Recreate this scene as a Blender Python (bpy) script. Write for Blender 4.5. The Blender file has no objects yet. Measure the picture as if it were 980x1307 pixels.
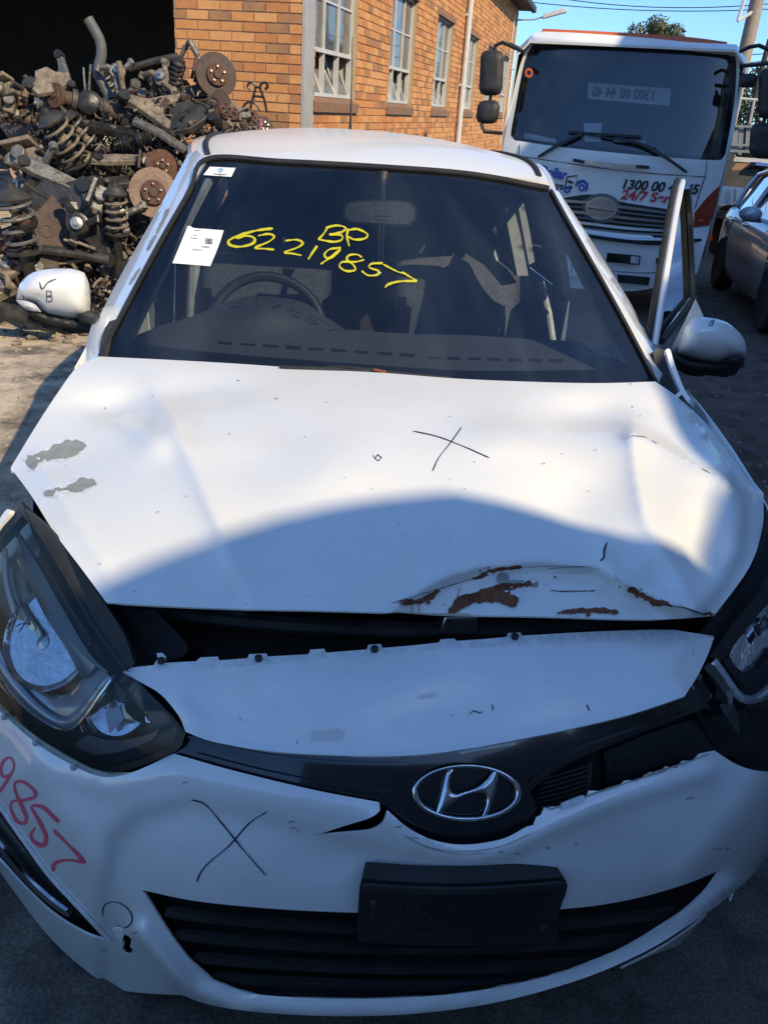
import bpy, bmesh, math, random
import numpy as np
from mathutils import Vector, Matrix
from mathutils.geometry import delaunay_2d_cdt
random.seed(7); np.random.seed(7)
R = math.radians
S = bpy.context.scene
COL = S.collection

# ---------------------------------------------------------------- camera
CAM = np.array([-0.266, -0.81, 1.535]); PIT, YAW, ROL = R(25.67), R(7.48), R(4.03); FPX = 1012.0
FW = np.array([math.sin(YAW)*math.cos(PIT), math.cos(YAW)*math.cos(PIT), -math.sin(PIT)])
RT = np.array([math.cos(YAW), -math.sin(YAW), 0.0]); UP = np.cross(RT, FW)
RGT = math.cos(ROL)*RT + math.sin(ROL)*UP; UPV = -math.sin(ROL)*RT + math.cos(ROL)*UP
cd = bpy.data.cameras.new('camera'); cam = bpy.data.objects.new('camera', cd); COL.objects.link(cam)
cd.sensor_fit = 'VERTICAL'; cd.sensor_height = 24.0; cd.lens = FPX/1307*24.0
cd.clip_start = 0.02; cd.clip_end = 2000
cam.matrix_world = Matrix((( RGT[0], UPV[0], -FW[0], CAM[0]), (RGT[1], UPV[1], -FW[1], CAM[1]), (RGT[2], UPV[2], -FW[2], CAM[2]), (0,0,0,1)))
S.camera = cam

# ---------------------------------------------------------------- sky, sun, exposure
SUN = Vector((0.80, -1.20, 1.0)).normalized()          # towards the sun
SUN_EL = math.asin(SUN.z); SUN_AZ = math.atan2(SUN.x, SUN.y)
W = bpy.data.worlds.new('World'); S.world = W; W.use_nodes = True
nt = W.node_tree; nt.nodes.clear()
wo = nt.nodes.new('ShaderNodeOutputWorld'); bg = nt.nodes.new('ShaderNodeBackground'); sk = nt.nodes.new('ShaderNodeTexSky')
sk.sky_type = 'NISHITA'; sk.sun_disc = False; sk.sun_elevation = SUN_EL; sk.sun_rotation = SUN_AZ
sk.air_density = 1.0; sk.dust_density = 0.4; sk.ozone_density = 3.0
bg.inputs['Strength'].default_value = 0.15
# a few thin clouds low over the horizon
tcn = nt.nodes.new('ShaderNodeTexCoord'); mpn = nt.nodes.new('ShaderNodeMapping'); mpn.inputs['Scale'].default_value = (1.2, 1.2, 5.0)
nzn = nt.nodes.new('ShaderNodeTexNoise'); nzn.inputs['Scale'].default_value = 2.6; nzn.inputs['Detail'].default_value = 7
rmp = nt.nodes.new('ShaderNodeValToRGB'); rmp.color_ramp.elements[0].position = 0.52; rmp.color_ramp.elements[1].position = 0.85
rmp.color_ramp.elements[1].color = (0.45, 0.45, 0.45, 1)
mxn = nt.nodes.new('ShaderNodeMix'); mxn.data_type = 'RGBA'; mxn.inputs['B'].default_value = (6.5, 6.8, 7.2, 1)
nt.links.new(tcn.outputs['Generated'], mpn.inputs['Vector']); nt.links.new(mpn.outputs['Vector'], nzn.inputs['Vector'])
nt.links.new(nzn.outputs['Fac'], rmp.inputs['Fac']); nt.links.new(rmp.outputs['Color'], mxn.inputs['Factor'])
nt.links.new(sk.outputs['Color'], mxn.inputs['A']); tnt = nt.nodes.new('ShaderNodeMix'); tnt.data_type = 'RGBA'; tnt.blend_type = 'MULTIPLY'; tnt.inputs['Factor'].default_value = 1.0; tnt.inputs['B'].default_value = (0.68, 0.95, 1.26, 1)
nt.links.new(mxn.outputs['Result'], tnt.inputs['A']); nt.links.new(tnt.outputs['Result'], bg.inputs['Color'])
nt.links.new(bg.outputs['Background'], wo.inputs['Surface'])
sl = bpy.data.lights.new('sun', 'SUN'); sl.energy = 4.2; sl.angle = R(0.40); sl.color = (1.0, 0.85, 0.58)
so = bpy.data.objects.new('sun', sl); COL.objects.link(so); so.rotation_euler = (-SUN).to_track_quat('-Z', 'Y').to_euler(); so.location = (8, -12, 10)
S.view_settings.view_transform = 'Standard'; S.view_settings.look = 'None'; S.view_settings.gamma = 1.0; S.view_settings.use_curve_mapping = False
S.view_settings.exposure = 0.24
S.cycles.max_bounces = 8; S.cycles.transparent_max_bounces = 16; S.cycles.glossy_bounces = 4; S.cycles.diffuse_bounces = 4
S.cycles.caustics_reflective = False; S.cycles.caustics_refractive = False

# ---------------------------------------------------------------- materials
def mat(name, col, rough=0.5, metal=0.0, col2=None, scale=6.0, fac=(0.35, 0.7), coat=0.0, bump=0.0, bscale=40.0, spec=0.5, emit=None, detail=5.0, rvar=0.0):
    m = bpy.data.materials.new(name); m.use_nodes = True; n = m.node_tree.nodes; L = m.node_tree.links
    b = n['Principled BSDF']
    b.inputs['Base Color'].default_value = (*col, 1); b.inputs['Roughness'].default_value = rough; b.inputs['Metallic'].default_value = metal
    b.inputs['Specular IOR Level'].default_value = spec
    if coat: b.inputs['Coat Weight'].default_value = coat; b.inputs['Coat Roughness'].default_value = 0.04
    tc = n.new('ShaderNodeTexCoord')
    if col2 is not None:
        z = n.new('ShaderNodeTexNoise'); z.inputs['Scale'].default_value = scale; z.inputs['Detail'].default_value = detail; z.inputs['Roughness'].default_value = 0.62
        L.new(tc.outputs['Object'], z.inputs['Vector'])
        r = n.new('ShaderNodeValToRGB'); r.color_ramp.elements[0].position = fac[0]; r.color_ramp.elements[1].position = fac[1]
        r.color_ramp.elements[0].color = (*col, 1); r.color_ramp.elements[1].color = (*col2, 1)
        L.new(z.outputs['Fac'], r.inputs['Fac']); L.new(r.outputs['Color'], b.inputs['Base Color'])
        if rvar:
            mr = n.new('ShaderNodeMapRange'); mr.inputs['From Min'].default_value = .3; mr.inputs['From Max'].default_value = .7
            mr.inputs['To Min'].default_value = max(0, rough-rvar); mr.inputs['To Max'].default_value = min(1, rough+rvar)
            L.new(z.outputs['Fac'], mr.inputs['Value']); L.new(mr.outputs['Result'], b.inputs['Roughness'])
    if bump:
        z2 = n.new('ShaderNodeTexNoise'); z2.inputs['Scale'].default_value = bscale; z2.inputs['Detail'].default_value = 4
        L.new(tc.outputs['Object'], z2.inputs['Vector'])
        bp = n.new('ShaderNodeBump'); bp.inputs['Strength'].default_value = bump; bp.inputs['Distance'].default_value = 0.01
        L.new(z2.outputs['Fac'], bp.inputs['Height']); L.new(bp.outputs['Normal'], b.inputs['Normal'])
    if emit: b.inputs['Emission Color'].default_value = (*emit[:3], 1); b.inputs['Emission Strength'].default_value = emit[3]
    return m

def glass(name, tint=(0.75, 0.8, 0.82), rough=0.0, ior=1.5, extra=0.0, dust=0.0, dcol=(0.5, 0.5, 0.48)):
    """thin sheet glass: tinted transparent + fresnel gloss (+ a film of dust)"""
    m = bpy.data.materials.new(name); m.use_nodes = True; n = m.node_tree.nodes; L = m.node_tree.links; n.clear()
    o = n.new('ShaderNodeOutputMaterial'); t = n.new('ShaderNodeBsdfTransparent'); t.inputs['Color'].default_value = (*tint, 1)
    g = n.new('ShaderNodeBsdfGlossy'); g.inputs['Roughness'].default_value = rough
    fr = n.new('ShaderNodeFresnel'); fr.inputs['IOR'].default_value = ior
    ad = n.new('ShaderNodeMath'); ad.operation = 'ADD'; ad.use_clamp = True; ad.inputs[1].default_value = extra
    L.new(fr.outputs['Fac'], ad.inputs[0])
    mx = n.new('ShaderNodeMixShader'); L.new(ad.outputs['Value'], mx.inputs['Fac']); L.new(t.outputs['BSDF'], mx.inputs[1]); L.new(g.outputs['BSDF'], mx.inputs[2])
    last = mx
    if dust:
        d = n.new('ShaderNodeBsdfDiffuse'); d.inputs['Color'].default_value = (*dcol, 1)
        tc = n.new('ShaderNodeTexCoord'); z = n.new('ShaderNodeTexNoise'); z.inputs['Scale'].default_value = 5; z.inputs['Detail'].default_value = 8
        L.new(tc.outputs['Object'], z.inputs['Vector'])
        mr = n.new('ShaderNodeMapRange'); mr.inputs['From Min'].default_value = .3; mr.inputs['From Max'].default_value = .75; mr.inputs['To Min'].default_value = dust*.3; mr.inputs['To Max'].default_value = dust*1.6
        L.new(z.outputs['Fac'], mr.inputs['Value'])
        m2 = n.new('ShaderNodeMixShader'); L.new(mr.outputs['Result'], m2.inputs['Fac']); L.new(mx.outputs['Shader'], m2.inputs[1]); L.new(d.outputs['BSDF'], m2.inputs[2]); last = m2
    L.new(last.outputs['Shader'], o.inputs['Surface'])
    return m

M = {}
M['paint'] = mat('white_car_paint', (0.84, 0.83, 0.80), 0.36, col2=(0.78, 0.77, 0.735), scale=3.0, coat=1.0, fac=(.35, .75), rvar=.06)
M['paint_dull'] = mat('white_hood_paint', (0.84, 0.825, 0.775), 0.45, col2=(0.79, 0.77, 0.72), scale=4.5, coat=0.45, fac=(.3, .75), rvar=.08)
def weather(m, amount, sc=1.0):
    """road dust, dried drops and smears on top of a paint"""
    n = m.node_tree.nodes; L = m.node_tree.links; b = n['Principled BSDF']; tc = n.new('ShaderNodeTexCoord')
    def nz(scale, det, lo, hi, rough=.6):
        z = n.new('ShaderNodeTexNoise'); z.inputs['Scale'].default_value = scale; z.inputs['Detail'].default_value = det; z.inputs['Roughness'].default_value = rough
        L.new(tc.outputs['Object'], z.inputs['Vector']); r = n.new('ShaderNodeMapRange'); r.inputs['From Min'].default_value = lo; r.inputs['From Max'].default_value = hi
        L.new(z.outputs['Fac'], r.inputs['Value']); return r.outputs['Result']
    def mul(a, k):
        x = n.new('ShaderNodeMath'); x.operation = 'MULTIPLY'; L.new(a, x.inputs[0])
        if isinstance(k, float): x.inputs[1].default_value = k
        else: L.new(k, x.inputs[1])
        return x.outputs[0]
    src = b.inputs['Base Color'].links[0].from_socket
    film = mul(nz(5*sc, 8, .45, .75), .35*amount); spots = mul(mul(nz(240*sc, 2, .66, .72), nz(9*sc, 3, .48, .62)), .75*amount)
    streak = nz(16*sc, 6, .58, .70, .75)
    for fac, colr in ((film, (.60, .55, .47, 1)), (spots, (.36, .31, .25, 1)), (mul(streak, .16*amount), (.50, .47, .42, 1))):
        x = n.new('ShaderNodeMix'); x.data_type = 'RGBA'; L.new(fac, x.inputs['Factor']); L.new(src, x.inputs['A']); x.inputs['B'].default_value = colr; src = x.outputs['Result']
    L.new(src, b.inputs['Base Color'])
    cr = n.new('ShaderNodeMath'); cr.operation = 'MULTIPLY_ADD'; L.new(film, cr.inputs[0]); cr.inputs[1].default_value = .25; cr.inputs[2].default_value = b.inputs['Coat Roughness'].default_value
    L.new(cr.outputs[0], b.inputs['Coat Roughness'])
    op = n.new('ShaderNodeTexNoise'); op.inputs['Scale'].default_value = 9*sc; op.inputs['Detail'].default_value = 2; L.new(tc.outputs['Object'], op.inputs['Vector'])
    bp = n.new('ShaderNodeBump'); bp.inputs['Strength'].default_value = .10; bp.inputs['Distance'].default_value = .01; L.new(op.outputs['Fac'], bp.inputs['Height']); L.new(bp.outputs['Normal'], b.inputs['Coat Normal'])
weather(M['paint'], .55)
M['paint'].node_tree.nodes['Principled BSDF'].inputs['Coat IOR'].default_value = 1.75
M['lampgrey'] = mat('grey_lamp_plastic', (.13, .132, .14), .3, .2, col2=(.09, .092, .1), scale=12, coat=.4)
M['paint_dull'].node_tree.nodes['Principled BSDF'].inputs['Coat Roughness'].default_value = 0.09
M['silverpaint'] = mat('silver_lamp_paint', (0.62, 0.62, 0.63), 0.22, 0.35, col2=(0.5, 0.5, 0.52), scale=14, coat=.5)
weather(M['paint_dull'], .5)
M['reflector'] = mat('lamp_reflector', (0.72, 0.73, 0.75), 0.2, 1.0, col2=(0.55, 0.56, 0.58), scale=18, bump=.5, bscale=22, rvar=.08)
M['primer'] = mat('grey_primer', (0.27, 0.265, 0.22), 0.6, col2=(0.36, 0.355, 0.31), scale=30)
M['flake'] = mat('lifting_paint', (0.86, 0.87, 0.86), 0.5, col2=(0.60, 0.62, 0.61), scale=70)
M['rust'] = mat('rust', (0.11, 0.040, 0.020), 0.85, col2=(0.30, 0.105, 0.04), scale=130, bump=.5, bscale=150)
M['ruststain'] = mat('rust_stain', (0.42, 0.27, 0.11), 0.7, col2=(0.6, 0.5, 0.32), scale=40)
M['gloss_black'] = mat('gloss_black_plastic', (0.008, 0.009, 0.011), 0.12, coat=.6, col2=(0.014, 0.014, 0.016), scale=12)
M['black'] = mat('black_plastic', (0.012, 0.012, 0.013), 0.5, col2=(0.025, 0.024, 0.023), scale=14, bump=.15, bscale=220)
M['black_dusty'] = mat('dusty_black_plastic', (0.016, 0.016, 0.017), 0.6, col2=(0.045, 0.042, 0.038), scale=9)
M['void'] = mat('dark_engine_bay', (0.006, 0.006, 0.007), 0.8, col2=(0.012, 0.011, 0.01), scale=8)
M['rubber'] = mat('black_rubber', (0.012, 0.012, 0.012), 0.75, col2=(0.03, 0.028, 0.026), scale=20)
M['chrome'] = mat('chrome', (0.78, 0.79, 0.80), 0.09, 1.0, col2=(0.68, 0.69, 0.7), scale=14, rvar=.05)
M['satin'] = mat('satin_metal', (0.55, 0.55, 0.55), 0.3, 1.0, col2=(0.4, 0.4, 0.4), scale=10)
M['silverplastic'] = mat('silver_bezel', (0.42, 0.42, 0.42), 0.28, 0.85, col2=(0.34, 0.34, 0.34), scale=10)
M["glass"] = glass('windscreen_glass', (0.66, 0.72, 0.76), extra=0.05, dust=0.008)
M['sideglass'] = glass('side_glass', (0.42, 0.46, 0.47), extra=0.03, dust=0.02)
M['lens'] = glass('headlight_lens', (0.88, 0.91, 0.93), extra=0.0, ior=1.3, dust=0.02, dcol=(.5, .47, .4))
M['shard'] = glass('broken_lens', (0.7, 0.74, 0.78), extra=0.12, dust=0.06)
M['interior'] = mat('dark_interior', (0.014, 0.014, 0.016), 0.7, col2=(0.024, 0.024, 0.026), scale=30, bump=.2, bscale=300)
M['dash'] = mat('dashboard_grain', (0.065, 0.067, 0.072), 0.6, col2=(0.12, 0.12, 0.125), scale=180, bump=.4, bscale=400)
M['seat'] = mat('grey_seat_fabric', (0.06, 0.062, 0.07), 0.9, col2=(0.11, 0.11, 0.118), scale=80, bump=.3, bscale=500)
M['trim'] = mat('grey_pillar_trim', (0.55, 0.55, 0.53), 0.7, col2=(0.3, 0.3, 0.29), scale=20)
M['ink'] = mat('dark_blue_marker', (0.006, 0.006, 0.05), 0.5, col2=(0.01, 0.01, 0.07), scale=50)
M['redink'] = mat('red_paint_marker', (0.80, 0.10, 0.17), 0.5, col2=(0.7, 0.1, 0.16), scale=60)
M['yellow'] = mat('yellow_paint_marker', (0.85, 0.78, 0.03), 0.55, col2=(0.78, 0.68, 0.02), scale=80)
b_ = M['yellow'].node_tree.nodes['Principled BSDF']; b_.inputs['Alpha'].default_value = .68
M['paper'] = mat('white_paper', (0.86, 0.86, 0.85), 0.8, col2=(0.8, 0.8, 0.8), scale=20)
M['print'] = mat('printed_ink', (0.12, 0.12, 0.13), 0.8, col2=(.2, .2, .2), scale=90)
M['teal'] = mat('teal_print', (0.08, 0.35, 0.42), 0.8, col2=(.1, .4, .45), scale=90)
M['tyre'] = mat('tyre_rubber', (0.014, 0.014, 0.014), 0.85, col2=(0.03, 0.03, 0.03), scale=18)
M['rim'] = mat('alloy_rim', (0.4, 0.4, 0.41), 0.35, .9, col2=(0.3, 0.3, 0.3), scale=8)
M['amber'] = mat('amber_lens', (0.75, 0.13, 0.02), 0.2, coat=.6, col2=(0.6, 0.09, 0.015), scale=20)
M['clear'] = mat('clear_lens', (0.55, 0.57, 0.6), 0.15, coat=.6, col2=(0.4, 0.42, 0.46), scale=30)

# ---------------------------------------------------------------- objects
def tag(o, label=None, cat=None, group=None, kind=None):
    if label: o['label'] = label
    if cat: o['category'] = cat
    if group: o['group'] = group
    if kind: o['kind'] = kind
    return o
def empty(name, loc=(0, 0, 0), label=None, cat=None, group=None):
    o = bpy.data.objects.new(name, None); o.empty_display_size = .1; COL.objects.link(o); o.location = loc
    return tag(o, label, cat, group)
def mesh_obj(name, verts, faces, material, parent=None, smooth=False, auto=None):
    """world-space vertices; the parent must be an Empty whose own matrix is a plain translation"""
    me = bpy.data.meshes.new(name)
    me.from_pydata([tuple(v) for v in verts], [], faces); me.validate(); me.update()
    if material is not None:
        for mm in (material if isinstance(material, (list, tuple)) else [material]): me.materials.append(mm)
    if smooth: me.polygons.foreach_set('use_smooth', [True]*len(me.polygons))
    if auto is not None: me.set_sharp_from_angle(angle=R(auto))
    o = bpy.data.objects.new(name, me); COL.objects.link(o)
    if parent is not None: attach(o, parent)
    return o
def wloc(o):
    v = Vector(o.location)
    while o.parent is not None:
        o = o.parent; v = v + Vector(o.location)
    return v
def attach(o, parent):
    o.parent = parent; o.location = Vector(o.location) - wloc(parent)
    return o
class MB:
    """collects simple solids; build() links them as one mesh"""
    def __init__(s): s.v = []; s.f = []
    def add(s, vs, fs):
        k = len(s.v); s.v += [tuple(v) for v in vs]; s.f += [tuple(i+k for i in f) for f in fs]; return s
    def frame(s, c, ax, ay, az, hx, hy, hz, taper=1.0):
        c = np.array(c, float); ax, ay, az = [np.array(a, float)/np.linalg.norm(a) for a in (ax, ay, az)]
        vs = []
        for k in (-1, 1):
            t = 1 if k < 0 else taper
            for i, j in ((-1, -1), (1, -1), (1, 1), (-1, 1)): vs.append(c+ax*hx*i*t+ay*hy*j*t+az*hz*k)
        return s.add(vs, [(0, 3, 2, 1), (4, 5, 6, 7), (0, 1, 5, 4), (1, 2, 6, 5), (2, 3, 7, 6), (3, 0, 4, 7)])
    def box(s, x0, x1, y0, y1, z0, z1):
        return s.frame(((x0+x1)/2, (y0+y1)/2, (z0+z1)/2), (1, 0, 0), (0, 1, 0), (0, 0, 1), (x1-x0)/2, (y1-y0)/2, (z1-z0)/2)
    def tube(s, pts, r, n=10, cap=True, hollow=0.0, flat=1.0, upv=(0, 0, 1)):
        pts = [np.array(p, float) for p in pts]; m = len(pts)
        rr = [r]*m if np.isscalar(r) else list(r)
        rings = []; prev = None
        for i, p in enumerate(pts):
            t = pts[min(i+1, m-1)]-pts[max(i-1, 0)]; t = t/(np.linalg.norm(t)+1e-12)
            if prev is None:
                u = np.array(upv, float); u = u-t*(u@t)
                if np.linalg.norm(u) < .05: u = np.array((1., 0, 0)); u = u-t*(u@t)
            else: u = prev-t*(prev@t)
            u = u/np.linalg.norm(u); prev = u; w = np.cross(t, u)
            rings.append([p+rr[i]*(math.cos(a)*w+flat*math.sin(a)*u) for a in np.linspace(0, 2*math.pi, n, endpoint=False)])
        vs = [v for q in rings for v in q]; fs = []
        for i in range(m-1):
            for j in range(n): fs.append((i*n+j, i*n+(j+1) % n, (i+1)*n+(j+1) % n, (i+1)*n+j))
        if cap: fs.append(tuple(range(n-1, -1, -1))); fs.append(tuple((m-1)*n+j for j in range(n)))
        return s.add(vs, fs)
    def cyl(s, a, b, r, n=14, r2=None): return s.tube([a, b], [r, r if r2 is None else r2], n)
    def lathe(s, c, axis, prof, n=24, upv=None):
        """prof: list of (radius, offset along axis)"""
        c = np.array(c, float); ax = np.array(axis, float); ax /= np.linalg.norm(ax)
        u = np.array((0, 0, 1.)) if abs(ax[2]) < .9 else np.array((1., 0, 0))
        u = u-ax*(u@ax); u /= np.linalg.norm(u); w = np.cross(ax, u)
        vs = []; fs = []
        for r, h in prof:
            for a in np.linspace(0, 2*math.pi, n, endpoint=False): vs.append(c+ax*h+r*(math.cos(a)*u+math.sin(a)*w))
        for i in range(len(prof)-1):
            for j in range(n): fs.append((i*n+j, i*n+(j+1) % n, (i+1)*n+(j+1) % n, (i+1)*n+j))
        if prof[0][0] > 1e-4: fs.append(tuple(range(n-1, -1, -1)))
        if prof[-1][0] > 1e-4: fs.append(tuple((len(prof)-1)*n+j for j in range(n)))
        return s.add(vs, fs)
    def blob(s, c, r, n=8, m=6, jit=.15, ax=None):
        c = np.array(c, float); r = np.array(r, float)*np.ones(3); B = np.eye(3) if ax is None else np.array(ax)
        vs = []
        for i in range(m+1):
            th = math.pi*i/m
            for j in range(n):
                a = 2*math.pi*j/n; k = 1+random.uniform(-jit, jit)
                vs.append(c+B.T@(np.array((math.sin(th)*math.cos(a), math.sin(th)*math.sin(a), math.cos(th)))*r*k))
        fs = [(i*n+j, i*n+(j+1) % n, (i+1)*n+(j+1) % n, (i+1)*n+j) for i in range(m) for j in range(n)]
        return s.add(vs, fs)
    def build(s, name, material, parent=None, smooth=True, auto=35, bevel=0.0):
        o = mesh_obj(name, s.v, s.f, material, parent, smooth, auto if smooth else None)
        bm = bmesh.new(); bm.from_mesh(o.data); bmesh.ops.recalc_face_normals(bm, faces=bm.faces); bm.to_mesh(o.data); bm.free()
        if bevel:
            b = o.modifiers.new('bevel', 'BEVEL'); b.width = bevel; b.segments = 2; b.limit_method = 'ANGLE'; b.angle_limit = R(40)
        return o

# ---------------------------------------------------------------- sight lines of the survey photograph -> points on real surfaces
def rays(P):
    P = np.asarray(P, float).reshape(-1, 2)
    return FW+np.outer((P[:, 0]-490)/FPX, RGT)+np.outer((653.5-P[:, 1])/FPX, UPV)
def PY(px, py, y): d = rays((px, py))[0]; return CAM+d*((y-CAM[1])/d[1])
def PZ(px, py, z): d = rays((px, py))[0]; return CAM+d*((z-CAM[2])/d[2])
def PN(px, py, p, n): d = rays((px, py))[0]; n = np.array(n, float); return CAM+d*((np.array(p)-CAM)@n/(d@n))
_memo = {}
def memo(fn):
    """keeps the last few results of a relief function (it depends on the fixed picture grid only)"""
    def g(px, py):
        k = (fn.__name__, id(px), id(py))
        if k not in _memo: _memo[k] = fn(px, py)
        return _memo[k]
    return g
def hit(P, F, t0=.3, t1=3.6, steps=110, lift=0.0):
    """first crossing of the implicit surface F(x,y,z,px,py)=0 along each line; lift moves the result towards the viewer"""
    P = np.asarray(P, float).reshape(-1, 2); D = rays(P); PXa = P[:, 0].copy(); PYa = P[:, 1].copy(); _memo.clear()
    lo = np.full(len(P), float(t0)); hi = np.full(len(P), float(t1)); done = np.zeros(len(P), bool)
    ev = lambda t: F(CAM[0]+D[:, 0]*t, CAM[1]+D[:, 1]*t, CAM[2]+D[:, 2]*t, PXa, PYa)
    fp = ev(lo); prev = t0; near = lo.copy(); nv = np.abs(fp)
    for t in np.linspace(t0, t1, steps)[1:]:
        f = ev(np.full(len(P), t)); c = (~done) & (np.sign(f) != np.sign(fp))
        lo[c] = prev; hi[c] = t; done |= c; prev = t; fp = f
        k = (~done) & (np.abs(f) < nv); near[k] = t; nv = np.where(k, np.abs(f), nv)
        if done.all(): break
    fl = ev(lo)
    for _ in range(24):
        md = (lo+hi)/2; fm = ev(md); s = np.sign(fm) == np.sign(fl)
        lo = np.where(s, md, lo); hi = np.where(s, hi, md)
    t = np.where(done, (lo+hi)/2, near)
    if not done.all(): print('MISS', (~done).sum(), 'of', len(P), P[~done][:4].round().tolist(), nv[~done].max())
    t = t-lift/np.linalg.norm(D, axis=1)
    return CAM+D*t[:, None]
def crv(pts, step=7.0, closed=False):
    """Catmull-Rom through the points"""
    p = np.array(pts, float); n = len(p)
    if n < 3 and not closed:
        k = max(2, int(np.linalg.norm(p[-1]-p[0])/step)+1); return [tuple(p[0]+(p[-1]-p[0])*t) for t in np.linspace(0, 1, k)]
    out = []
    for i in range(n if closed else n-1):
        a, b = p[i], p[(i+1) % n]
        p0 = p[(i-1) % n] if (closed or i > 0) else 2*a-b
        p3 = p[(i+2) % n] if (closed or i < n-2) else 2*b-a
        k = max(1, int(np.linalg.norm(b-a)/step))
        for q in range(k):
            t = q/k
            out.append(tuple(.5*((2*a)+(b-p0)*t+(2*p0-5*a+4*b-p3)*t*t+(3*a-p0-3*b+p3)*t**3)))
    if not closed: out.append(tuple(p[-1]))
    return out
def loop(*segs, step=7.0):
    """closed outline made of smooth segments that meet in corners"""
    out = []
    for s in segs: out += crv(s, step)[:-1]
    return out
def inside(P, poly):
    P = np.asarray(P, float); x, y = P[:, 0], P[:, 1]; poly = np.asarray(poly, float); r = np.zeros(len(P), bool); j = len(poly)-1
    for i in range(len(poly)):
        xi, yi = poly[i]; xj, yj = poly[j]
        c = ((yi > y) != (yj > y)); 
        with np.errstate(divide='ignore', invalid='ignore'): r ^= c & (x < (xj-xi)*(y-yi)/(yj-yi+1e-12)+xi)
        j = i
    return r
def pdist(px, py, poly, signed=False):
    px = np.asarray(px, float); py = np.asarray(py, float); best = np.full(px.shape, 1e9); sg = np.ones(px.shape)
    for (ax, ay), (bx, by) in zip(poly[:-1], poly[1:]):
        dx, dy = bx-ax, by-ay; t = np.clip(((px-ax)*dx+(py-ay)*dy)/(dx*dx+dy*dy), 0, 1)
        ex, ey = px-ax-t*dx, py-ay-t*dy; d = np.hypot(ex, ey); c = d < best
        best = np.where(c, d, best); sg = np.where(c, np.sign(dx*ey-dy*ex), sg)
    return best*sg if signed else best
def gauss(px, py, cx, cy, r, ry=None): return np.exp(-((px-cx)/r)**2-((py-cy)/(ry or r))**2)
def tri2d(outer, holes=(), sp=9.0):
    outer = [tuple(p) for p in outer]; A = np.array(outer)
    x0, y0 = A.min(0); x1, y1 = A.max(0)
    gx, gy = np.meshgrid(np.arange(x0+sp/2, x1, sp), np.arange(y0+sp/2, y1, sp)); gx[1::2] += sp/2
    G = np.stack([gx.ravel(), gy.ravel()], 1); ok = inside(G, A)
    for h in holes: ok &= ~inside(G, h)
    G = G[ok]
    for l in [outer]+list(holes):
        if len(G): G = G[pdist(G[:, 0], G[:, 1], list(l)+[l[0]]) > sp*.45]
    vs = []; ed = []
    for l in [outer]+[list(h) for h in holes]:
        k = len(vs); vs += l; ed += [(k+i, k+(i+1) % len(l)) for i in range(len(l))]
    vs = vs+[tuple(g) for g in G]
    r = delaunay_2d_cdt([Vector((float(a), float(b))) for a, b in vs], ed, [], 0, 1e-5)
    V = np.array([(v.x, v.y) for v in r[0]]); T = np.array([f for f in r[2]])
    cen = V[T].mean(1); ok = inside(cen, A)
    for h in holes: ok &= ~inside(cen, h)
    T = T[ok]; used = np.unique(T); mp = -np.ones(len(V), int); mp[used] = np.arange(len(used))
    V = V[used]; T = mp[T]
    a, b, c = V[T[:, 0]], V[T[:, 1]], V[T[:, 2]]
    cr = (b[:, 0]-a[:, 0])*(c[:, 1]-a[:, 1])-(b[:, 1]-a[:, 1])*(c[:, 0]-a[:, 0])
    fl = cr > 0; T[fl] = T[fl][:, ::-1]                     # picture y runs down: face the viewer
    return V, T
def solid(name, X, faces, th, material, parent=None):
    """front surface + back + rim, welded, with crisp rims"""
    X = np.asarray(X, float); n = len(X); N = np.zeros_like(X); cnt = {}
    for f in faces:
        c = np.zeros(3)
        for i in range(1, len(f)-1): c = c+np.cross(X[f[i]]-X[f[0]], X[f[i+1]]-X[f[0]])
        for i in f: N[i] += c
        for i in range(len(f)):
            e = (f[i], f[(i+1) % len(f)]); cnt[e] = cnt.get(e, 0)+1
    N /= (np.linalg.norm(N, axis=1)[:, None]+1e-15)
    V = np.concatenate([X, X-N*th]); fs = [tuple(f) for f in faces]+[tuple(i+n for i in reversed(f)) for f in faces]
    bd = [e for e in cnt if (e[1], e[0]) not in cnt]
    fs += [(b_, a_, a_+n, b_+n) for a_, b_ in bd]
    o = mesh_obj(name, V, fs, material, parent, True)
    key = set()
    for a_, b_ in bd: key.add((min(a_, b_), max(a_, b_))); key.add((min(a_, b_)+n, max(a_, b_)+n))
    for e in o.data.edges:
        v = tuple(e.vertices)
        if (min(v), max(v)) in key: e.use_edge_sharp = True
    return o
def sheet(name, outer, F, material, parent=None, holes=(), sp=9.0, th=.003, lift=0.0, t0=.3, t1=3.6):
    V, T = tri2d(outer, holes, sp)
    X = hit(V, F, t0, t1, lift=lift); fs = [tuple(int(i) for i in t) for t in T]
    return solid(name, X, fs, th, material, parent) if th else mesh_obj(name, X, fs, material, parent, True)
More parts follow.
